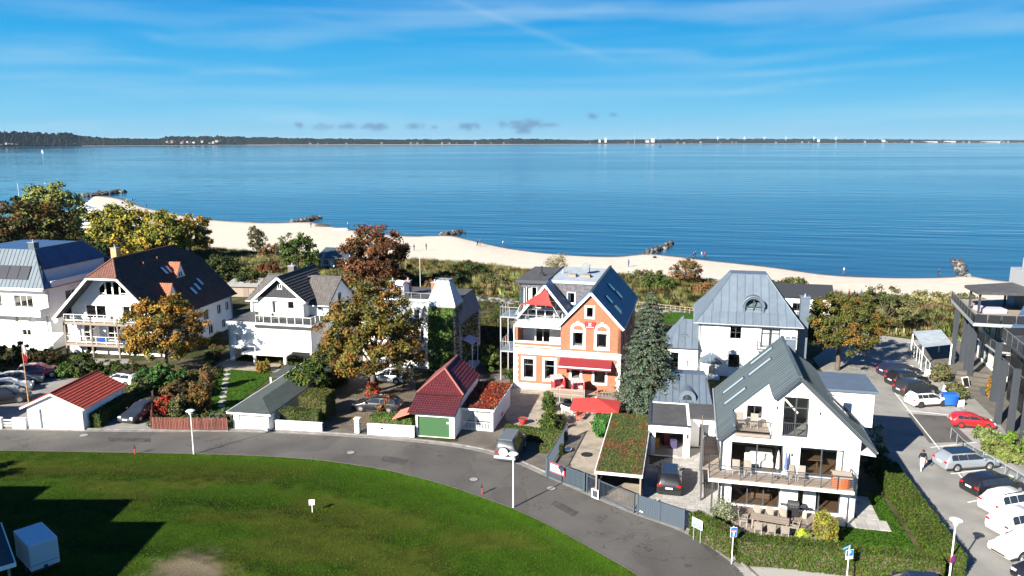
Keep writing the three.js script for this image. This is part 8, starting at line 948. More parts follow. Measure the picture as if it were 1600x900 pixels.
{ // box trailer beside the off-frame building
  const t = thing('box_trailer', 'white box trailer parked on the meadow in building shade', 'trailer', [-29.15, 0, -43.4], -42); obj('box', [rbx(-1.7, 1.1, 0.55, 2.25, -0.8, 0.8, 0.05)], std({ map: mottled([0.6, 0.62, 0.66], 0.05, 0.1, 3, 128, 6, 33), roughness: 0.5 }), t); obj('door', [rbx(1.1, 1.13, 0.65, 2.15, -0.74, 0.74, 0.01)], plain(0.55, 0.57, 0.6, 0.5), t); obj('door_seam', [bx(1.131, 1.135, 0.9, 0.93, -0.72, 0.72), bx(1.13, 1.16, 0.6, 0.75, -0.1, 0.1)], M.dark, t); for (const z of [-0.75, 0.75]) { const w = obj('wheel', new THREE.TorusGeometry(0.22, 0.09, 8, 18).translate(0.1, 0.31, z), M.tyre, t); obj('rim', new THREE.CylinderGeometry(0.16, 0.16, 0.1, 14).rotateX(Math.PI / 2).translate(0.1, 0.31, z), M.rim, w); } obj('frame', [bx(-1.7, 1.15, 0.45, 0.55, -0.75, 0.75), bar([-1.1, 0.5, -0.5], [-2.2, 0.45, 0], 0.08), bar([-1.1, 0.5, 0.5], [-2.2, 0.45, 0], 0.08)], M.dark, t); for (const z of [-0.58, 0.58]) obj('tail_light', bx(1.1, 1.16, 0.45, 0.58, z - 0.15, z + 0.15), M.redLight, t);
}
// houses at the left beyond the frame: their shadows fall on the meadow and the yard
function sideHouse(label, x1, z0, w, d, h) { const t = thing('row_house', label, 'house', [x1 - w, 0, z0]); facade(t, rect(0, 0, w, h), [[[1, 1, 2.6, 2.4], {}], [[w - 3, 1, w - 1.4, 2.4], {}], [[1, h - 2.6, 2.6, h - 1.2], {}], [[w - 3, h - 2.6, w - 1.4, h - 1.2], {}]], { z: d }, M.white); facade(t, rect(0, 0, d, h), [[[d * 0.3, 1, d * 0.3 + 1.4, 2.4], {}], [[d * 0.3, h - 2.6, d * 0.3 + 1.4, h - 1.2], {}]], { x: w, z: d, a: 90 }, M.white); obj('wall', [wall(rect(0, 0, w, h), [], 0.3, { x: w, z: 0, a: 180 }), wall(rect(0, 0, d, h), [], 0.3, { x: 0, z: 0, a: -90 })], M.white, t); obj('roof', bx(-0.15, w + 0.15, h, h + 0.18, -0.15, d + 0.15), felt, t); obj('roof_edge', [bx(-0.2, w + 0.2, h + 0.02, h + 0.26, -0.2, -0.15), bx(w + 0.15, w + 0.2, h + 0.02, h + 0.26, -0.15, d + 0.15)], M.trim, t); return t; }
sideHouse('flat roofed white house on the meadow, second from the trailer', -38.6, -41.2, 12, 9, 8); sideHouse('flat roofed white house on the meadow beside the trailer', -34.7, -37.8, 11, 9, 8); sideHouse('flat roofed white house on the meadow beside the leafy tree', -46.0, -43.4, 7, 9, 8); sideHouse('low flat roofed white house beside the parking yard', -56.0, -64, 10, 9, 6.2);
{ const t = thing('shelter', 'low shelter with grey felt roof and white edge at the meadow', 'shelter', [-28.1, 0, -39.7], 39.6); obj('roof', bx(-6, 0, 2.4, 2.55, -6, 0), felt, t); obj('roof_edge', [bx(0.0, 0.06, 2.36, 2.6, -6, 0.06), bx(-6, 0, 2.36, 2.6, 0, 0.06)], M.trim, t); for (const z of [-0.3, -5.7]) for (const x of [-0.3, -5.7]) obj('post', bx(x - 0.07, x + 0.07, 0, 2.4, z - 0.07, z + 0.07), M.wood, t); }
tree('meadow_tree', 'leafy tree beside the flat roofed white houses on the meadow', [-51, 0, -46.6], { seed: 81, rx: 2.6, ry: 3.2, cy: 5.0, pal: PAL.green, clumps: 90, per: 80, size: 0.3, spread: 0.8 });
tree('yard_tree', 'dark tree between the low white house and the parking yard', [-62, 0, -73], { seed: 82, rx: 3.4, ry: 3.6, cy: 5.4, pal: PAL.dark, clumps: 110, per: 80, size: 0.3, spread: 0.9 }); tree('yard_tree', 'dark tree farther along the parking yard edge', [-64, 0, -80], { seed: 83, rx: 3.2, ry: 3.4, cy: 5.2, pal: PAL.dark, clumps: 110, per: 80, size: 0.3, spread: 0.9 });

// ---------------------------------------------------------------- terraces: furniture
{ // red parasol on the stone terrace
  const t = thing('parasol', 'large rectangular red parasol over the stone terrace', 'parasol', [7.7, 0, -67.3], -12); const c = [[-2.2, 2.15, 1.6], [2.2, 2.15, 1.6], [2.2, 2.15, -1.6], [-2.2, 2.15, -1.6]], ap = [0, 2.85, 0]; obj('canopy', [0, 1, 2, 3].map((k) => { const a = c[k], b = c[(k + 1) % 4], m = [(a[0] + b[0]) / 2, 2.2, (a[2] + b[2]) / 2]; return [slab([a, m, ap], 0.015), slab([m, b, ap], 0.015)]; }).flat(), M.redCloth, t); obj('valance', [bx(-2.2, 2.2, 2.0, 2.16, 1.59, 1.605), bx(2.19, 2.205, 2.0, 2.16, -1.6, 1.6), bx(-2.205, -2.19, 2.0, 2.16, -1.6, 1.6)], M.redCloth, t); obj('pole', rod([0, 0, 0], [0, 2.95, 0], 0.035), M.trim, t); obj('cap', cyl(0.08, 0.03, 0.08, 0, 2.86, 0), M.trim, t); obj('base', cyl(0.4, 0.36, 0.12, 0, 0, 0, 20), M.dark, t);
  const s = thing('shade_sail', 'red triangular shade sail above the glass railed roof terrace', 'shade sail', [0.32, 0, -78.97], -14); const A = V(0.45, 9.0, -0.5), Bq = V(2.95, 10.6, -1.9), C = V(3.95, 8.95, -0.6), n = 8, P = [], f = (i, j) => { const u = i / n, v = j / n, w = 1 - u - v, q = A.clone().multiplyScalar(w).addScaledVector(Bq, u).addScaledVector(C, v), cen = V().add(A).add(Bq).add(C).multiplyScalar(1 / 3), e = Math.min(u, v, w), pull = 0.09 * Math.sin(Math.PI * Math.min(1, Math.max(u, v, w) < 1 ? 4 * (u * v + v * w + u * w) / 1.33 : 0)); q.lerp(cen, e < 0.01 ? pull : pull * 0.8); q.y -= 0.25 * 27 * u * v * w; return q.toArray(); }; for (let i = 0; i < n; i++) for (let j = 0; j < n - i; j++) { P.push([f(i, j), f(i + 1, j), f(i, j + 1)]); if (j < n - i - 1) P.push([f(i + 1, j), f(i + 1, j + 1), f(i, j + 1)]); } obj('cloth', tris(P), std({ color: rgb(0.56, 0.035, 0.03), roughness: 0.9, side: THREE.DoubleSide }), s); obj('rope', [rod([0.45, 9.0, -0.5], [0.05, 8.0, 0.05], 0.015), rod([3.95, 8.95, -0.6], [4.7, 8.0, 0.05], 0.015), rod([2.95, 10.6, -1.9], [2.75, 10.85, -2.1], 0.015)], M.trim, s);
}
function beachChair(label, x, z, turn, y, cloth = M.strip) { const t = thing('roofed_beach_chair', label, 'beach chair', [x, y, z], turn, 'roofed beach chairs'); obj('basket', [bx(-0.6, 0.6, 0.06, 0.42, -0.4, 0.4), bx(-0.62, -0.56, 0.06, 1.1, -0.42, 0.45), bx(0.56, 0.62, 0.06, 1.1, -0.42, 0.45), slab([[-0.6, 0.42, -0.34], [0.6, 0.42, -0.34], [0.6, 1.55, -0.62], [-0.6, 1.55, -0.62]], 0.06)], cloth === M.strip ? M.redMetal : M.trim, t); obj('hood', [slab([[-0.62, 1.36, 0.28], [0.62, 1.36, 0.28], [0.62, 1.6, -0.62], [-0.62, 1.6, -0.62]], 0.05), bx(-0.62, -0.57, 1.08, 1.42, -0.55, 0.26), bx(0.57, 0.62, 1.08, 1.42, -0.55, 0.26)], cloth, t); obj('cushion', [rbx(-0.54, 0.54, 0.42, 0.56, -0.3, 0.4, 0.05), slab([[-0.53, 0.56, -0.22], [0.53, 0.56, -0.22], [0.53, 1.3, -0.46], [-0.53, 1.3, -0.46]], 0.05)], cloth, t); return t; }
{ const o = [0.32, -78.97], th = -14 * Math.PI / 180, W = (x, z) => [o[0] + x * Math.cos(th) + z * Math.sin(th), o[1] - x * Math.sin(th) + z * Math.cos(th)]; let [x, z] = W(7.1, 1.9); beachChair('red and white striped roofed beach chair before the shop door', x, z, 8, 0.42); [x, z] = W(4.9, 1.2); beachChair('small red beach chair in the corner of the terrace', x, z, 25, 0.42);
  [x, z] = W(9.2, 1.9); const d = thing('lounger', 'red wooden lounger beside the striped beach chair', 'lounger', [x, 0.42, z], 20); for (let k = 0; k < 6; k++) obj('slat', bar([-0.35, 0.25 + k * 0.12, -0.5 + k * 0.2 + 0.1], [0.35, 0.25 + k * 0.12, -0.5 + k * 0.2 + 0.1], 0.15, 0.04), plain(0.5, 0.14, 0.1, 0.7), d); obj('frame', [bar([-0.3, 0.2, -0.5], [-0.3, 0.85, 0.6], 0.06), bar([0.3, 0.2, -0.5], [0.3, 0.85, 0.6], 0.06), bar([-0.3, 0, 0.4], [-0.3, 0.75, 0.4], 0.06), bar([0.3, 0, 0.4], [0.3, 0.75, 0.4], 0.06)], M.wood, d);
  for (const [X, Y, tn, lb] of [[908, 654, -25, 'red wooden bench below the parasol'], [888, 648, 40, 'white garden bench beside the round shrub']]) { const p = at(X, Y), b = thing('garden_bench', lb, 'bench', [p.x, 0, p.z], tn + 90), m = lb.startsWith('red') ? plain(0.45, 0.08, 0.06, 0.7) : M.trim; for (let k = 0; k < 3; k++) obj('slat', bx(-0.8, 0.8, 0.42, 0.46, -0.2 + k * 0.15, -0.07 + k * 0.15), m, b); for (let k = 0; k < 2; k++) obj('slat', bx(-0.8, 0.8, 0.58 + k * 0.16, 0.7 + k * 0.16, -0.26, -0.22), m, b); for (const s of [-0.7, 0.7]) obj('leg', [bx(s - 0.03, s + 0.03, 0, 0.42, -0.2, -0.14), bx(s - 0.03, s + 0.03, 0, 0.42, 0.16, 0.22), bx(s - 0.03, s + 0.03, 0.42, 0.88, -0.22, -0.18)], m, b); }
  for (const [X, Y, lb, c] of [[927, 668, 'large clay pot on the stone terrace', [0.3, 0.24, 0.18]], [817, 662, 'bright red planter box beside the ivy hedge', [0.45, 0.03, 0.03]], [779, 653, 'red and white bins beside the shed', [0.4, 0.02, 0.03]]]) { const p = at(X, Y), b = thing('planter', lb, 'planter', [p.x, 0, p.z]); obj('pot', new THREE.LatheGeometry([[0.0, 0], [0.3, 0], [0.42, 0.5], [0.46, 0.52], [0.4, 0.54], [0.36, 0.45], [0, 0.44]].map((q) => new THREE.Vector2(...q)), 18), plain(...c, 0.8), b); obj('earth', new THREE.CylinderGeometry(0.36, 0.36, 0.03, 16).translate(0, 0.46, 0), M.soil, b); }
  const p = at(886, 705), fp = thing('fire_bowl', 'pale round fire bowl on the paved drive', 'fire bowl', [p.x, 0, p.z]); obj('bowl', new THREE.LatheGeometry([[0.1, 0.0], [0.3, 0.1], [0.42, 0.22], [0.4, 0.23], [0.2, 0.12], [0, 0.1]].map((q) => new THREE.Vector2(...q)), 20), M.trim, fp); const p2 = at(917, 710), mc = thing('drain_cover', 'dark round drain cover on the paved drive', 'drain cover', [p2.x, -0.02, p2.z]); obj('lid', new THREE.CylinderGeometry(0.5, 0.5, 0.02, 24).translate(0, 0.012, 0), M.black, mc);
}
{ // timber terrace of the modern house
  const o = [24.14, -49.9], th = -13 * Math.PI / 180, W = (x, z) => [o[0] + x * Math.cos(th) + z * Math.sin(th), o[1] - x * Math.sin(th) + z * Math.cos(th)], put = (f, x, z, y, tn) => { const [a, b] = W(x, z); f.position.set(a, y, b); f.rotation.y = (tn - 13) * Math.PI / 180; return f; };
  const tb = put(thing('dining_table', 'long weathered wooden dining table on the terrace', 'table'), -6.1, 3.05, 0.07, -8); for (let k = 0; k < 5; k++) obj('board', bx(-1.25, 1.25, 0.7, 0.75, -0.47 + k * 0.19, -0.285 + k * 0.19), k % 2 ? M.wood : M.woodB, tb); for (const x of [-1.1, 1.1]) for (const z of [-0.38, 0.38]) obj('leg', bx(x - 0.04, x + 0.04, 0, 0.7, z - 0.04, z + 0.04), M.wood, tb);
  const wick = std({ map: mottled([0.22, 0.195, 0.165], 0.3, 0.2, 0.6, 64, 8, 51) }), mk = (lb) => { const c = thing('wicker_chair', lb, 'chair', [0, 0, 0], 0, 'wicker chairs round the terrace table'); obj('seat', rbx(-0.26, 0.26, 0.38, 0.46, -0.25, 0.27, 0.02), wick, c); obj('backrest', slab([[-0.26, 0.44, 0.27], [0.26, 0.44, 0.27], [0.26, 1.02, 0.37], [-0.26, 1.02, 0.37]].reverse(), 0.05), wick, c); for (const [x, z] of [[-0.22, -0.2], [0.22, -0.2], [-0.22, 0.24], [0.22, 0.24]]) obj('leg', bx(x - 0.02, x + 0.02, 0, 0.38, z - 0.02, z + 0.02), M.grey, c); for (const x of [-0.27, 0.27]) obj('armrest', [bx(x - 0.025, x + 0.025, 0.62, 0.66, -0.22, 0.3), bx(x - 0.02, x + 0.02, 0.4, 0.62, -0.22, -0.18)], wick, c); return c; };
  const sp = [[-6.9, 3.95, 0], [-6.05, 4.05, 0], [-5.2, 4.1, 0], [-6.9, 2.2, 180], [-6.05, 2.2, 180], [-5.2, 2.25, 180], [-4.5, 3.25, 75], [-7.75, 3.0, -90]]; sp.forEach(([x, z, tn], i) => put(mk(i < 3 ? 'wicker chair on the hedge side of the terrace table' : i < 6 ? 'wicker chair on the house side of the terrace table' : i === 6 ? 'slatted chair at the grill end of the terrace table' : 'chair at the far end of the terrace table'), x, z, 0.07, tn - 8));
  const g = put(thing('gas_grill', 'black gas grill with side shelves on the terrace', 'grill'), -4.35, 0.9, 0.07, 0); obj('cabinet', rbx(-0.36, 0.36, 0.1, 0.78, -0.25, 0.25, 0.02), M.black, g); obj('lid', [new THREE.CylinderGeometry(0.28, 0.28, 0.74, 16, 1, false, 0, Math.PI).rotateZ(Math.PI / 2).rotateX(-Math.PI / 2 + 1.57).translate(0, 0.92, 0), bx(-0.37, 0.37, 0.78, 0.92, -0.26, 0.26)], M.dark, g); obj('side_shelf', [rbx(-0.85, -0.38, 0.82, 0.86, -0.2, 0.2, 0.01)], M.anth, g); obj('side_shelf', [rbx(0.38, 0.85, 0.82, 0.86, -0.2, 0.2, 0.01)], M.anth, g); for (const x of [-0.2, 0, 0.2]) obj('knob', new THREE.CylinderGeometry(0.03, 0.03, 0.04, 10).rotateX(Math.PI / 2).translate(x, 0.82, 0.28), M.steel, g); obj('handle', bar([-0.28, 1.0, 0.3], [0.28, 1.0, 0.3], 0.03), M.steel, g); const gb = put(thing('gas_bottle', 'pale gas bottle beside the grill', 'gas bottle'), -3.55, 1.0, 0.07, 0); obj('bottle', new THREE.LatheGeometry([[0, 0], [0.14, 0], [0.15, 0.05], [0.15, 0.42], [0.1, 0.52], [0.05, 0.54], [0.05, 0.6], [0, 0.6]].map((q) => new THREE.Vector2(...q)), 16), plain(0.55, 0.5, 0.38, 0.6), gb);
  // balcony furniture
  const chair = (lb, x, z, tn, y) => { const c = put(thing('balcony_chair', lb, 'chair', [0, 0, 0], 0, 'chairs on the balconies of the modern house'), x, z, y, tn); obj('seat', rbx(-0.26, 0.26, 0.34, 0.42, -0.25, 0.28, 0.02), wick, c); obj('backrest', slab([[-0.26, 0.42, -0.24], [0.26, 0.42, -0.24], [0.26, 0.95, -0.36], [-0.26, 0.95, -0.36]], 0.05), wick, c); for (const [x2, z2] of [[-0.22, -0.2], [0.22, -0.2], [-0.22, 0.24], [0.22, 0.24]]) obj('leg', bx(x2 - 0.02, x2 + 0.02, 0, 0.34, z2 - 0.02, z2 + 0.02), M.grey, c); }; chair('grey balcony chair before the sofa window', -8.3, 0.55, 0, 2.69); chair('grey balcony chair next to the white parasol', -7.5, 0.55, 0, 2.69); chair('padded balcony chair beside the closed blue parasol', -4.55, 0.6, 10, 2.69); chair('padded balcony chair beside the dining room window', -3.9, 0.6, -5, 2.69); chair('loggia chair leaning at the back wall', -8.0, -1.2, 10, 5.66); chair('loggia chair beside the white wall', -7.1, -1.1, -5, 5.66);
  for (const [lb, x, z, m] of [['closed white parasol on the balcony', -5.5, 0.5, M.trim], ['closed blue and white parasol on the balcony', -4.95, 0.45, plain(0.08, 0.13, 0.3, 0.9)]]) { const p = put(thing('closed_parasol', lb, 'parasol'), x, z, 2.69, 0); obj('cloth', new THREE.LatheGeometry([[0.02, 2.0], [0.07, 1.8], [0.11, 1.2], [0.14, 0.75], [0.1, 0.65], [0.02, 0.66]].map((q) => new THREE.Vector2(...q)), 10), m, p); obj('pole', rod([0, 0, 0], [0, 2.05, 0], 0.02), M.steel, p); obj('base', cyl(0.22, 0.2, 0.06, 0, 0, 0, 16), M.dark, p); }
  const ht = put(thing('hot_tub', 'wooden hot tub with grey cover at the end of the balcony', 'hot tub'), -1.35, 0.85, 2.69, 0); for (let k = 0; k < 18; k++) { const a = k / 18 * 6.283; obj('stave', bx(-0.11, 0.11, 0, 0.75, 0.6, 0.645).rotateY(a), k % 2 ? plain(0.36, 0.1, 0.035, 0.6) : plain(0.3, 0.08, 0.03, 0.6), ht); } obj('cover', [slab([[-0.62, 0.8, 0.62], [0.62, 0.8, 0.62], [0.62, 0.98, -0.1], [-0.62, 0.98, -0.1]], 0.08), slab([[-0.62, 0.98, -0.1], [0.62, 0.98, -0.1], [0.62, 0.82, -0.66], [-0.62, 0.82, -0.66]], 0.08)], M.wood, ht);
}
{ // waste container, menu board, planters before the dark block
  const p = at(1483, 634), c = thing('waste_container', 'large blue wheeled waste container behind the white small car', 'container', [p.x, 0, p.z], -10), bl = plain(0.012, 0.1, 0.42, 0.45); obj('body', new THREE.CylinderGeometry(0.86, 0.68, 0.95, 4, 1).rotateY(Math.PI / 4).scale(1.1, 1, 0.8).translate(0, 0.65, 0), bl, c); obj('lid', [rbx(-0.7, 0.7, 1.12, 1.26, -0.52, 0.52, 0.06), rbx(-0.62, 0.62, 1.26, 1.32, -0.44, 0.44, 0.03)], bl, c); for (const x of [-0.5, 0.5]) for (const z of [-0.35, 0.35]) obj('wheel', new THREE.TorusGeometry(0.07, 0.035, 6, 12).translate(x, 0.11, z), M.tyre, c); obj('handle', [bar([-0.75, 0.95, -0.2], [-0.75, 0.95, 0.2], 0.04)], M.dark, c);
  const q = at(1507, 606), b = thing('menu_board', 'tilted white framed chalk board before the restaurant steps', 'sign', [q.x, 0, q.z], 20); obj('frame', [slab([[-0.45, 0.1, 0.3], [0.45, 0.1, 0.3], [0.45, 1.2, -0.1], [-0.45, 1.2, -0.1]], 0.05)], M.trim, b); obj('panel', slab([[-0.37, 0.2, 0.285], [0.37, 0.2, 0.285], [0.37, 1.1, -0.045], [-0.37, 1.1, -0.045]], 0.02), M.black, b); obj('leg', bar([0, 0, -0.4], [0, 1.1, -0.12], 0.04), M.wood, b);
  for (const [X, Y, lb] of [[1452, 586, 'white planter at the end of the glass screen'], [1481, 612, 'pale planter beside the olive bush'], [1498, 634, 'white planter beside the blue container'], [1538, 616, 'dark square planter beside the steps']]) { const w = at(X, Y), t = thing('planter_box', lb, 'planter', [w.x, 0, w.z], 15); obj('box', [rbx(-0.35, 0.35, 0, 0.7, -0.35, 0.35, 0.03)], lb.startsWith('dark') ? M.anth : M.trim, t); obj('earth', bx(-0.3, 0.3, 0.7, 0.72, -0.3, 0.3), M.soil, t); }
  for (let k = 0; k < 5; k++) { const w = at(1512 + k * 2, 612 - k * 6), t = struct('step', bx(-1.6, 1.6, 0, 0.1 + k * 0.1, -0.3, 0.3).rotateY(-0.5).translate(w.x, 0, w.z), M.gravel); }
  for (const [X, Y] of [[1450, 575], [1446, 570], [1441, 565], [1437, 561], [1432, 557]]) { const w = at(X - 12, Y - 8), t = thing('bicycle', 'parked bicycle in the row beside the glass screen', 'bicycle', [w.x, 0, w.z], 60, 'bicycles at the glass screen'); for (const x of [-0.52, 0.52]) obj('wheel', new THREE.TorusGeometry(0.32, 0.025, 6, 20).translate(x, 0.34, 0), M.tyre, t); obj('frame', [rod([-0.52, 0.34, 0], [-0.1, 0.85, 0], 0.02), rod([-0.1, 0.85, 0], [0.4, 0.85, 0], 0.02), rod([0.4, 0.95, 0], [0.52, 0.34, 0], 0.02), rod([-0.05, 0.32, 0], [0.42, 0.8, 0], 0.02), rod([-0.05, 0.32, 0], [-0.12, 0.95, 0], 0.02), rod([-0.52, 0.34, 0], [-0.05, 0.32, 0], 0.015)], M.dark, t); obj('saddle', rbx(-0.24, 0.02, 0.94, 1.0, -0.07, 0.07, 0.02), M.black, t); obj('handlebar', rod([0.38, 1.02, -0.28], [0.38, 1.02, 0.28], 0.015), M.steel, t); }
}
// ---------------------------------------------------------------- people
{ const skin = [0.45, 0.26, 0.18], walk = (label, X, Y, turn, c, y = 0, pose = 'walk', group) => { const p = at(X, Y, y), t = thing('person', label, 'person', [p.x, y, p.z], turn, group); const g = body(POSE[pose], { skin, hair: [0.04, 0.025, 0.015], shoe: [0.05, 0.05, 0.05], ...c }, group ? 30 : 52); obj('body', g, M.leaf, t); return t; };
  walk('person in dark top and white trousers walking along the parking lane', 1440, 735, 165, { top: [0.012, 0.013, 0.022], legs: [0.72, 0.7, 0.68], forearm: [0.012, 0.013, 0.022], shoe: [0.6, 0.6, 0.6] });
  const cl = { dark: { top: [0.02, 0.022, 0.03], legs: [0.03, 0.03, 0.04] }, blue: { top: [0.05, 0.12, 0.3], legs: [0.04, 0.06, 0.12] }, red: { top: [0.35, 0.04, 0.04], legs: [0.03, 0.03, 0.04] }, light: { top: [0.6, 0.58, 0.55], legs: [0.06, 0.08, 0.14] }, olive: { top: [0.1, 0.1, 0.05], legs: [0.03, 0.03, 0.04] } }, cache = {};
  const beachY = (X, Y) => { let y = -0.4; for (let k = 0; k < 3; k++) { const p = at(X, Y, y); let best = 0, bd = 1e9; for (let i = 0; i < dune.length; i++) { const a = dune[i], b = shore[i], t = clamp(((p.x - a.x) * (b.x - a.x) + (p.z - a.z) * (b.z - a.z)) / ((b.x - a.x) ** 2 + (b.z - a.z) ** 2), 0, 1.05), q = a.clone().lerp(b, t), d = Math.hypot(q.x - p.x, q.z - p.z); if (d < bd) { bd = d; best = t; } } y = 0.04 + (SEA - 0.04) * Math.pow(clamp(best), 1.7); } return y; };
  [[647, 392, 'blue', 80, 'person in blue walking on the sand behind the copper beech'], [666, 391, 'dark', 80, 'person in dark clothes following along the sand'], [746, 385, 'dark', 90, 'pair walker in dark clothes by the water'], [750, 384, 'olive', 90, 'pair walker in an olive coat by the water'], [786, 386, 'light', 90, 'single pale walker at the water edge'], [544, 355, 'light', 85, 'pale figure standing at the water edge near the small groyne'], [486, 356, 'dark', 70, 'tiny dark figure on the sand beside the small groyne'], [982, 417, 'blue', 120, 'person in blue standing on the sand behind the blue roof'], [1086, 404, 'dark', 90, 'dark walker beside the stone groyne'], [1096, 404, 'light', 90, 'walker with pale top beside the stone groyne'], [1101, 405, 'red', 90, 'walker in red beside the stone groyne'], [1083, 406, 'dark', 60, 'crouching dark walker near the stone groyne'], [1318, 430, 'light', 100, 'pale walker at the water edge behind the bronze tree'], [1466, 433, 'dark', 90, 'dark walker at the water beside the grey boulder groyne'], [1326, 468, 'red', 60, 'hiker in red with a backpack on the dune path'], [1334, 469, 'dark', 60, 'hiker in dark clothes on the dune path'], [1345, 468, 'blue', 60, 'hiker in blue on the dune path'], [229, 324, 'dark', 100, 'far walker in dark clothes on the narrow beach'], [254, 330, 'red', 100, 'far walker in red on the narrow beach'], [1528, 459, 'olive', 100, 'walker in olive on the sand behind the roof terrace'], [156, 301, 'dark', 0, 'angler in dark clothes on the end of the far groyne'], [153, 301, 'blue', 0, 'angler in blue on the end of the far groyne']].forEach(([X, Y, c, tn, lb], i) => { const y = i > 19 ? -0.3 : beachY(X, Y), p = at(X, Y, y), k = c + (i % 2), t = thing('person', lb, 'person', [p.x, y, p.z], tn, 'people on the beach'); cache[k] ??= share(body(POSE[i % 2 ? 'stand' : 'walk'], { skin, hair: [0.06, 0.04, 0.02], shoe: [0.05, 0.05, 0.05], ...cl[c] }, 34)); obj('body', cache[k], M.leaf, t); });
  // things lying on the sand
  for (const [X, Y, lb, n] of [[503, 354, 'dark upturned boat on the sand', 0], [532, 360, 'pale boat and gear lying on the sand', 1], [1023, 403, 'dark bag left on the sand', 2], [1035, 405, 'pale bag left on the sand', 3]]) { const y = beachY(X, Y), p = at(X, Y, y); if (n < 2) { const t = thing('small_boat', lb, 'boat', [p.x, y, p.z], 15); obj('hull', new THREE.SphereGeometry(1, 16, 8, 0, 6.3, 0, Math.PI / 2).scale(2.6, 0.7, 0.8), n ? M.trim : plain(0.07, 0.05, 0.04), t); obj('keel', bx(-2.2, 2.2, 0.6, 0.74, -0.04, 0.04), n ? M.galv : M.dark, t); } else { const t = thing('beach_bag', lb, 'bag', [p.x, y, p.z], 15); obj('bag', rbx(-0.4, 0.4, 0, 0.4, -0.25, 0.25, 0.12, 3), n === 2 ? M.black : M.curtain, t); obj('strap', new THREE.TorusGeometry(0.18, 0.02, 5, 12, Math.PI).translate(0, 0.38, 0), M.dark, t); } }
  // white roofed beach chairs and kiosk behind the yellow trees
  { const r = rng(14); for (let i = 0; i < 26; i++) { const X = 130 + (i % 4) * 5 + r() * 3, Y = 330 + Math.floor(i / 4) * 6 + r() * 2, p = at(X, Y); const t = beachChair('white roofed beach chair in the crowd behind the yellow trees', p.x, p.z, 20 + r() * 20, 0.0, M.trim); t.userData.group = 'white beach chairs behind the yellow trees'; t.scale.setScalar(1.5); } const p = at(134, 336), k = thing('beach_kiosk', 'small blue and white kiosk among the white beach chairs', 'kiosk', [p.x, 0, p.z]); obj('wall', bx(-1.5, 1.5, 0, 2.6, -1.5, 1.5), plain(0.2, 0.4, 0.6), k); obj('roof', new THREE.ConeGeometry(2.6, 1.4, 4).rotateY(Math.PI / 4).translate(0, 3.3, 0), M.trim, k); obj('counter', bx(-1.2, 1.2, 1.0, 1.1, 1.5, 1.9), M.trim, k); }
}
{ // stone groynes, stone by stone
  const r = rng(61), geos = [0, 1, 2, 3].map((s) => { const g = new THREE.IcosahedronGeometry(0.5, 1), p = g.attributes.position; for (let i = 0; i < p.count; i++) { const v = V().fromBufferAttribute(p, i), k = 0.75 + 0.45 * hash(Math.round(v.x * 40), Math.round(v.y * 40 + v.z * 90), s); p.setXYZ(i, v.x * k * 1.2, v.y * k * 0.8, v.z * k); } g.computeVertexNormals(); return share(g); }), mats = [plain(0.025, 0.025, 0.026, 0.9), plain(0.05, 0.05, 0.05, 0.9), plain(0.1, 0.095, 0.09, 0.9), plain(0.17, 0.16, 0.15, 0.9)];
  for (const [lb, a, b, w, n, light, s] of [['long dark stone groyne at the far bend of the beach', [136, 307], [188, 300], 5, 90, 0.1, 2.2], ['low dark stone groyne off the small far point', [462, 348], [496, 341], 2.2, 40, 0.1, 1.5], ['dark stone groyne off the beach behind the tower', [694, 368], [722, 363], 2.2, 40, 0.1, 1.4], ['stone groyne with pale boulders at the beach', [1008, 398], [1050, 380], 1.7, 70, 0.2, 0.95], ['grey stone groyne at the beach beside the dark block', [1508, 434], [1494, 406], 1.5, 80, 0.25, 0.7]]) { const A = at(...a, SEA), Bq = at(...b, SEA), d = Bq.clone().sub(A), nn = V(-d.z, 0, d.x).normalize(), t = thing('stone_groyne', lb, 'groyne', [A.x, SEA, A.z], 0, 'stone groynes'); for (let i = 0; i < n; i++) { const u = r(), off = (r() + r() - 1) * w, m = new THREE.Mesh(geos[Math.floor(r() * 4)], r() < light ? mats[r() < 0.5 ? 2 : 3] : mats[Math.floor(r() * 2)]); m.name = 'boulder'; m.position.set(d.x * u + nn.x * off, 0.05 + (1 - Math.abs(off) / w) * 0.4 * r(), d.z * u + nn.z * off); m.rotation.set(r() * 6, r() * 6, r() * 6); m.scale.setScalar(s * (0.6 + r() * 0.7)); m.castShadow = m.receiveShadow = true; t.add(m); } }
}
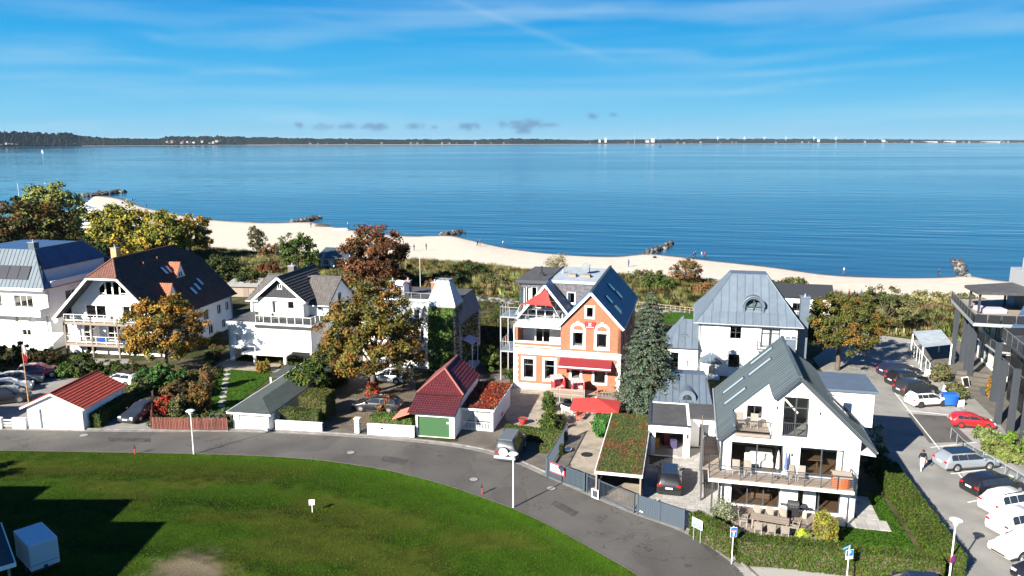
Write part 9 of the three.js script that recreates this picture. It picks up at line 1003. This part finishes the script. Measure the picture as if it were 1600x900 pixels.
{ // far shore: houses, tower blocks, masts, a sail
  const r = rng(71), wm = [plain(0.4, 0.4, 0.4), plain(0.28, 0.25, 0.23), plain(0.34, 0.31, 0.28)], rm = [plain(0.14, 0.07, 0.05), plain(0.1, 0.1, 0.11)], gw = share(bx(-0.5, 0.5, 0, 0.6, -0.35, 0.35)), gr = share([slab([[-0.55, 0.6, 0.4], [0.55, 0.6, 0.4], [0.55, 0.95, 0], [-0.55, 0.95, 0]], 0.03), slab([[0.55, 0.6, -0.4], [-0.55, 0.6, -0.4], [-0.55, 0.95, 0], [0.55, 0.95, 0]], 0.03)]);
  const far = (X, w, up_, lb, g) => { const c = coastAt(X), k = 1 + 60 / 6000, s = w * c.D / FPX, t = thing('far_house', lb, 'house', [c.x * k, SEA + 2 + up_ * c.D / FPX, c.z * k], (r() - 0.5) * 40, g); for (const [n, geo, m] of [['wall', gw, wm[Math.floor(r() * 3)]], ['roof', gr, rm[Math.floor(r() * 2)]]]) { const q = new THREE.Mesh(geo, m); q.name = n; q.scale.set(s, s * (0.6 + r() * 0.5), s); t.add(q); } };
  const spots = []; for (let i = 0; i < 16; i++) spots.push([22 + r() * 36, 2 + r() * 2, r() * 3]); for (let i = 0; i < 10; i++) spots.push([95 + r() * 150, 1.5 + r(), r() * 2]); for (let i = 0; i < 28; i++) spots.push([278 + r() * 92, 2 + r() * 2.5, 0.5 + r() * 4]); for (let i = 0; i < 40; i++) spots.push([440 + r() * 400, 1.2 + r() * 1.6, r() * 1.2]); for (let i = 0; i < 40; i++) spots.push([900 + r() * 690, 1.2 + r() * 1.6, r() * 1.2]); spots.forEach(([X, w, u]) => far(X, w, u, X < 100 ? 'tiny white house below the wooded cliff on the far shore' : X < 400 ? 'tiny white house on the wooded slope of the far shore' : X < 870 ? 'tiny white house along the middle of the far shore' : 'tiny pale building along the flat most distant shore', X < 100 ? 'houses below the far cliff' : X < 400 ? 'houses on the wooded far slope' : X < 870 ? 'houses on the middle far shore' : 'buildings on the most distant shore'));
  const blk = (X, w, h, lb, n = 'tower_block') => { const c = coastAt(X), k = 1.02, s = c.D / FPX, t = thing(n, lb, 'building', [c.x * k, SEA + 2, c.z * k]); obj('wall', bx(-w * s / 2, w * s / 2, 0, h * s, -w * s / 2, w * s / 2), wm[0], t); obj('roof', bx(-w * s / 2 - 1, w * s / 2 + 1, h * s, h * s + 2, -w * s / 2 - 1, w * s / 2 + 1), M.grey, t); }; blk(932, 3, 6.5, 'low white tower block on the far skyline'); blk(941, 3, 9, 'tall white tower block on the far skyline'); blk(1004, 5, 5, 'white industrial hall beside the far silo'); blk(1012, 5, 8.5, 'white silo building on the far shore'); blk(1262, 3, 6, 'small white block on the most distant skyline'); blk(1360, 4, 5, 'white block on the most distant shore'); blk(1460, 12, 3, 'long white hall on the most distant shore', 'far_hall'); blk(1430, 16, 2.4, 'long low pale hall on the most distant shore', 'far_hall'); blk(1520, 20, 2.2, 'very long low hall at the very end of the far shore', 'far_hall');
  const mast = (X, h, lb) => { const c = coastAt(X), s = c.D / FPX, t = thing('radio_mast', lb, 'mast', [c.x * 1.02, SEA, c.z * 1.02]); obj('mast', rod([0, 0, 0], [0, h * s, 0], 2.2, 1), M.grey, t); }; mast(985, 17, 'tall thin mast on the far skyline'); mast(1016, 13, 'slim chimney beside the far silo');
  for (const X of [1110, 1150, 1180, 1213, 1255, 1288]) { const c = coastAt(X), s = c.D / FPX, t = thing('wind_turbine', 'tiny wind turbine on the most distant skyline', 'wind turbine', [c.x * 1.05, SEA, c.z * 1.05], 0, 'wind turbines on the far skyline'); obj('tower', rod([0, 0, 0], [0, 9 * s, 0], 2.2, 1.2), M.trim, t); for (let k = 0; k < 3; k++) obj('blade', bx(-1, 1, 0, 3 * s, 2, 3).rotateZ(k * 2.094 + X).translate(0, 9 * s, 0), M.trim, t); }
  const p = at(66, 238, SEA), t = thing('sailing_boat', 'white sailing boat before the wooded cliff', 'sailing boat', [p.x, SEA, p.z], 20); const k = 0.6; obj('hull', new THREE.SphereGeometry(1, 14, 8).scale(4.5 * k, 0.9 * k, 1.4 * k), M.trim, t); obj('mast', rod([0, 0, 0], [0, 13 * k, 0], 0.3), M.trim, t); obj('sail', slab([[0.3 * k, 1.2 * k, 0], [4.2 * k, 1.4 * k, 0.4 * k], [0.3 * k, 12.5 * k, 0]], 0.1), M.curtain, t); obj('sail', slab([[-0.3 * k, 1.2 * k, 0], [-0.3 * k, 11 * k, 0], [-3.8 * k, 1.4 * k, 0.3 * k]], 0.1), M.curtain, t);
  const b = at(1031, 230, SEA), u = thing('buoy', 'tiny dark buoy on the far water', 'buoy', [b.x, SEA, b.z]); obj('float', cyl(6, 5, 5, 0, -1, 0), M.dark, u); obj('topmark', cyl(2, 1, 12, 0, 4, 0), M.dark, u);
}
{ // promenade fence and posts
  const line = pix([[985, 479], [1040, 485], [1085, 490]]), t = thing('promenade_fence', 'low rail fence along the promenade behind the spruce', 'fence', [0, 0, 0]); for (let i = 0; i < 2; i++) { const a = line[i], b = line[i + 1], n = 6; for (let k = 0; k < n; k++) { const q = a.clone().lerp(b, k / n); obj('post', bx(q.x - 0.05, q.x + 0.05, -0.06, 0.9, q.z - 0.05, q.z + 0.05), M.wood, t); } obj('rail', [bar([a.x, 0.85, a.z], [b.x, 0.85, b.z], 0.07), bar([a.x, 0.45, a.z], [b.x, 0.45, b.z], 0.06)], M.wood, t); }
  [[1388, 522], [1400, 523], [1412, 524], [1428, 525], [1446, 527]].forEach(([X, Y]) => { const p = at(X, Y), q = thing('bollard', 'wooden bollard along the dune path by the restaurant', 'bollard', [p.x, 0, p.z], 0, 'bollards on the dune path'); obj('post', [cyl(0.12, 0.12, 0.95, 0, -0.05, 0), cyl(0.12, 0.04, 0.08, 0, 0.9, 0)], M.wood, q); });
  const w = thing('garden_shed', 'long low shed with grey roof behind the black gabled house', 'shed', [-48.5, 0, -128], -8); obj('wall', bx(0, 9, 0, 1.9, -3, 0), M.wood, w); obj('roof', slab([[-0.3, 1.9, 0.4], [9.3, 1.9, 0.4], [9.3, 2.5, -3.3], [-0.3, 2.5, -3.3]], 0.1), M.concrete, w); obj('door', bx(3, 4, 0.02, 1.7, 0.0, 0.04), M.woodB, w);
}
scene.fog = new THREE.FogExp2(new THREE.Color(0.55, 0.76, 0.98), 0.000016);

renderer.render(scene, camera);
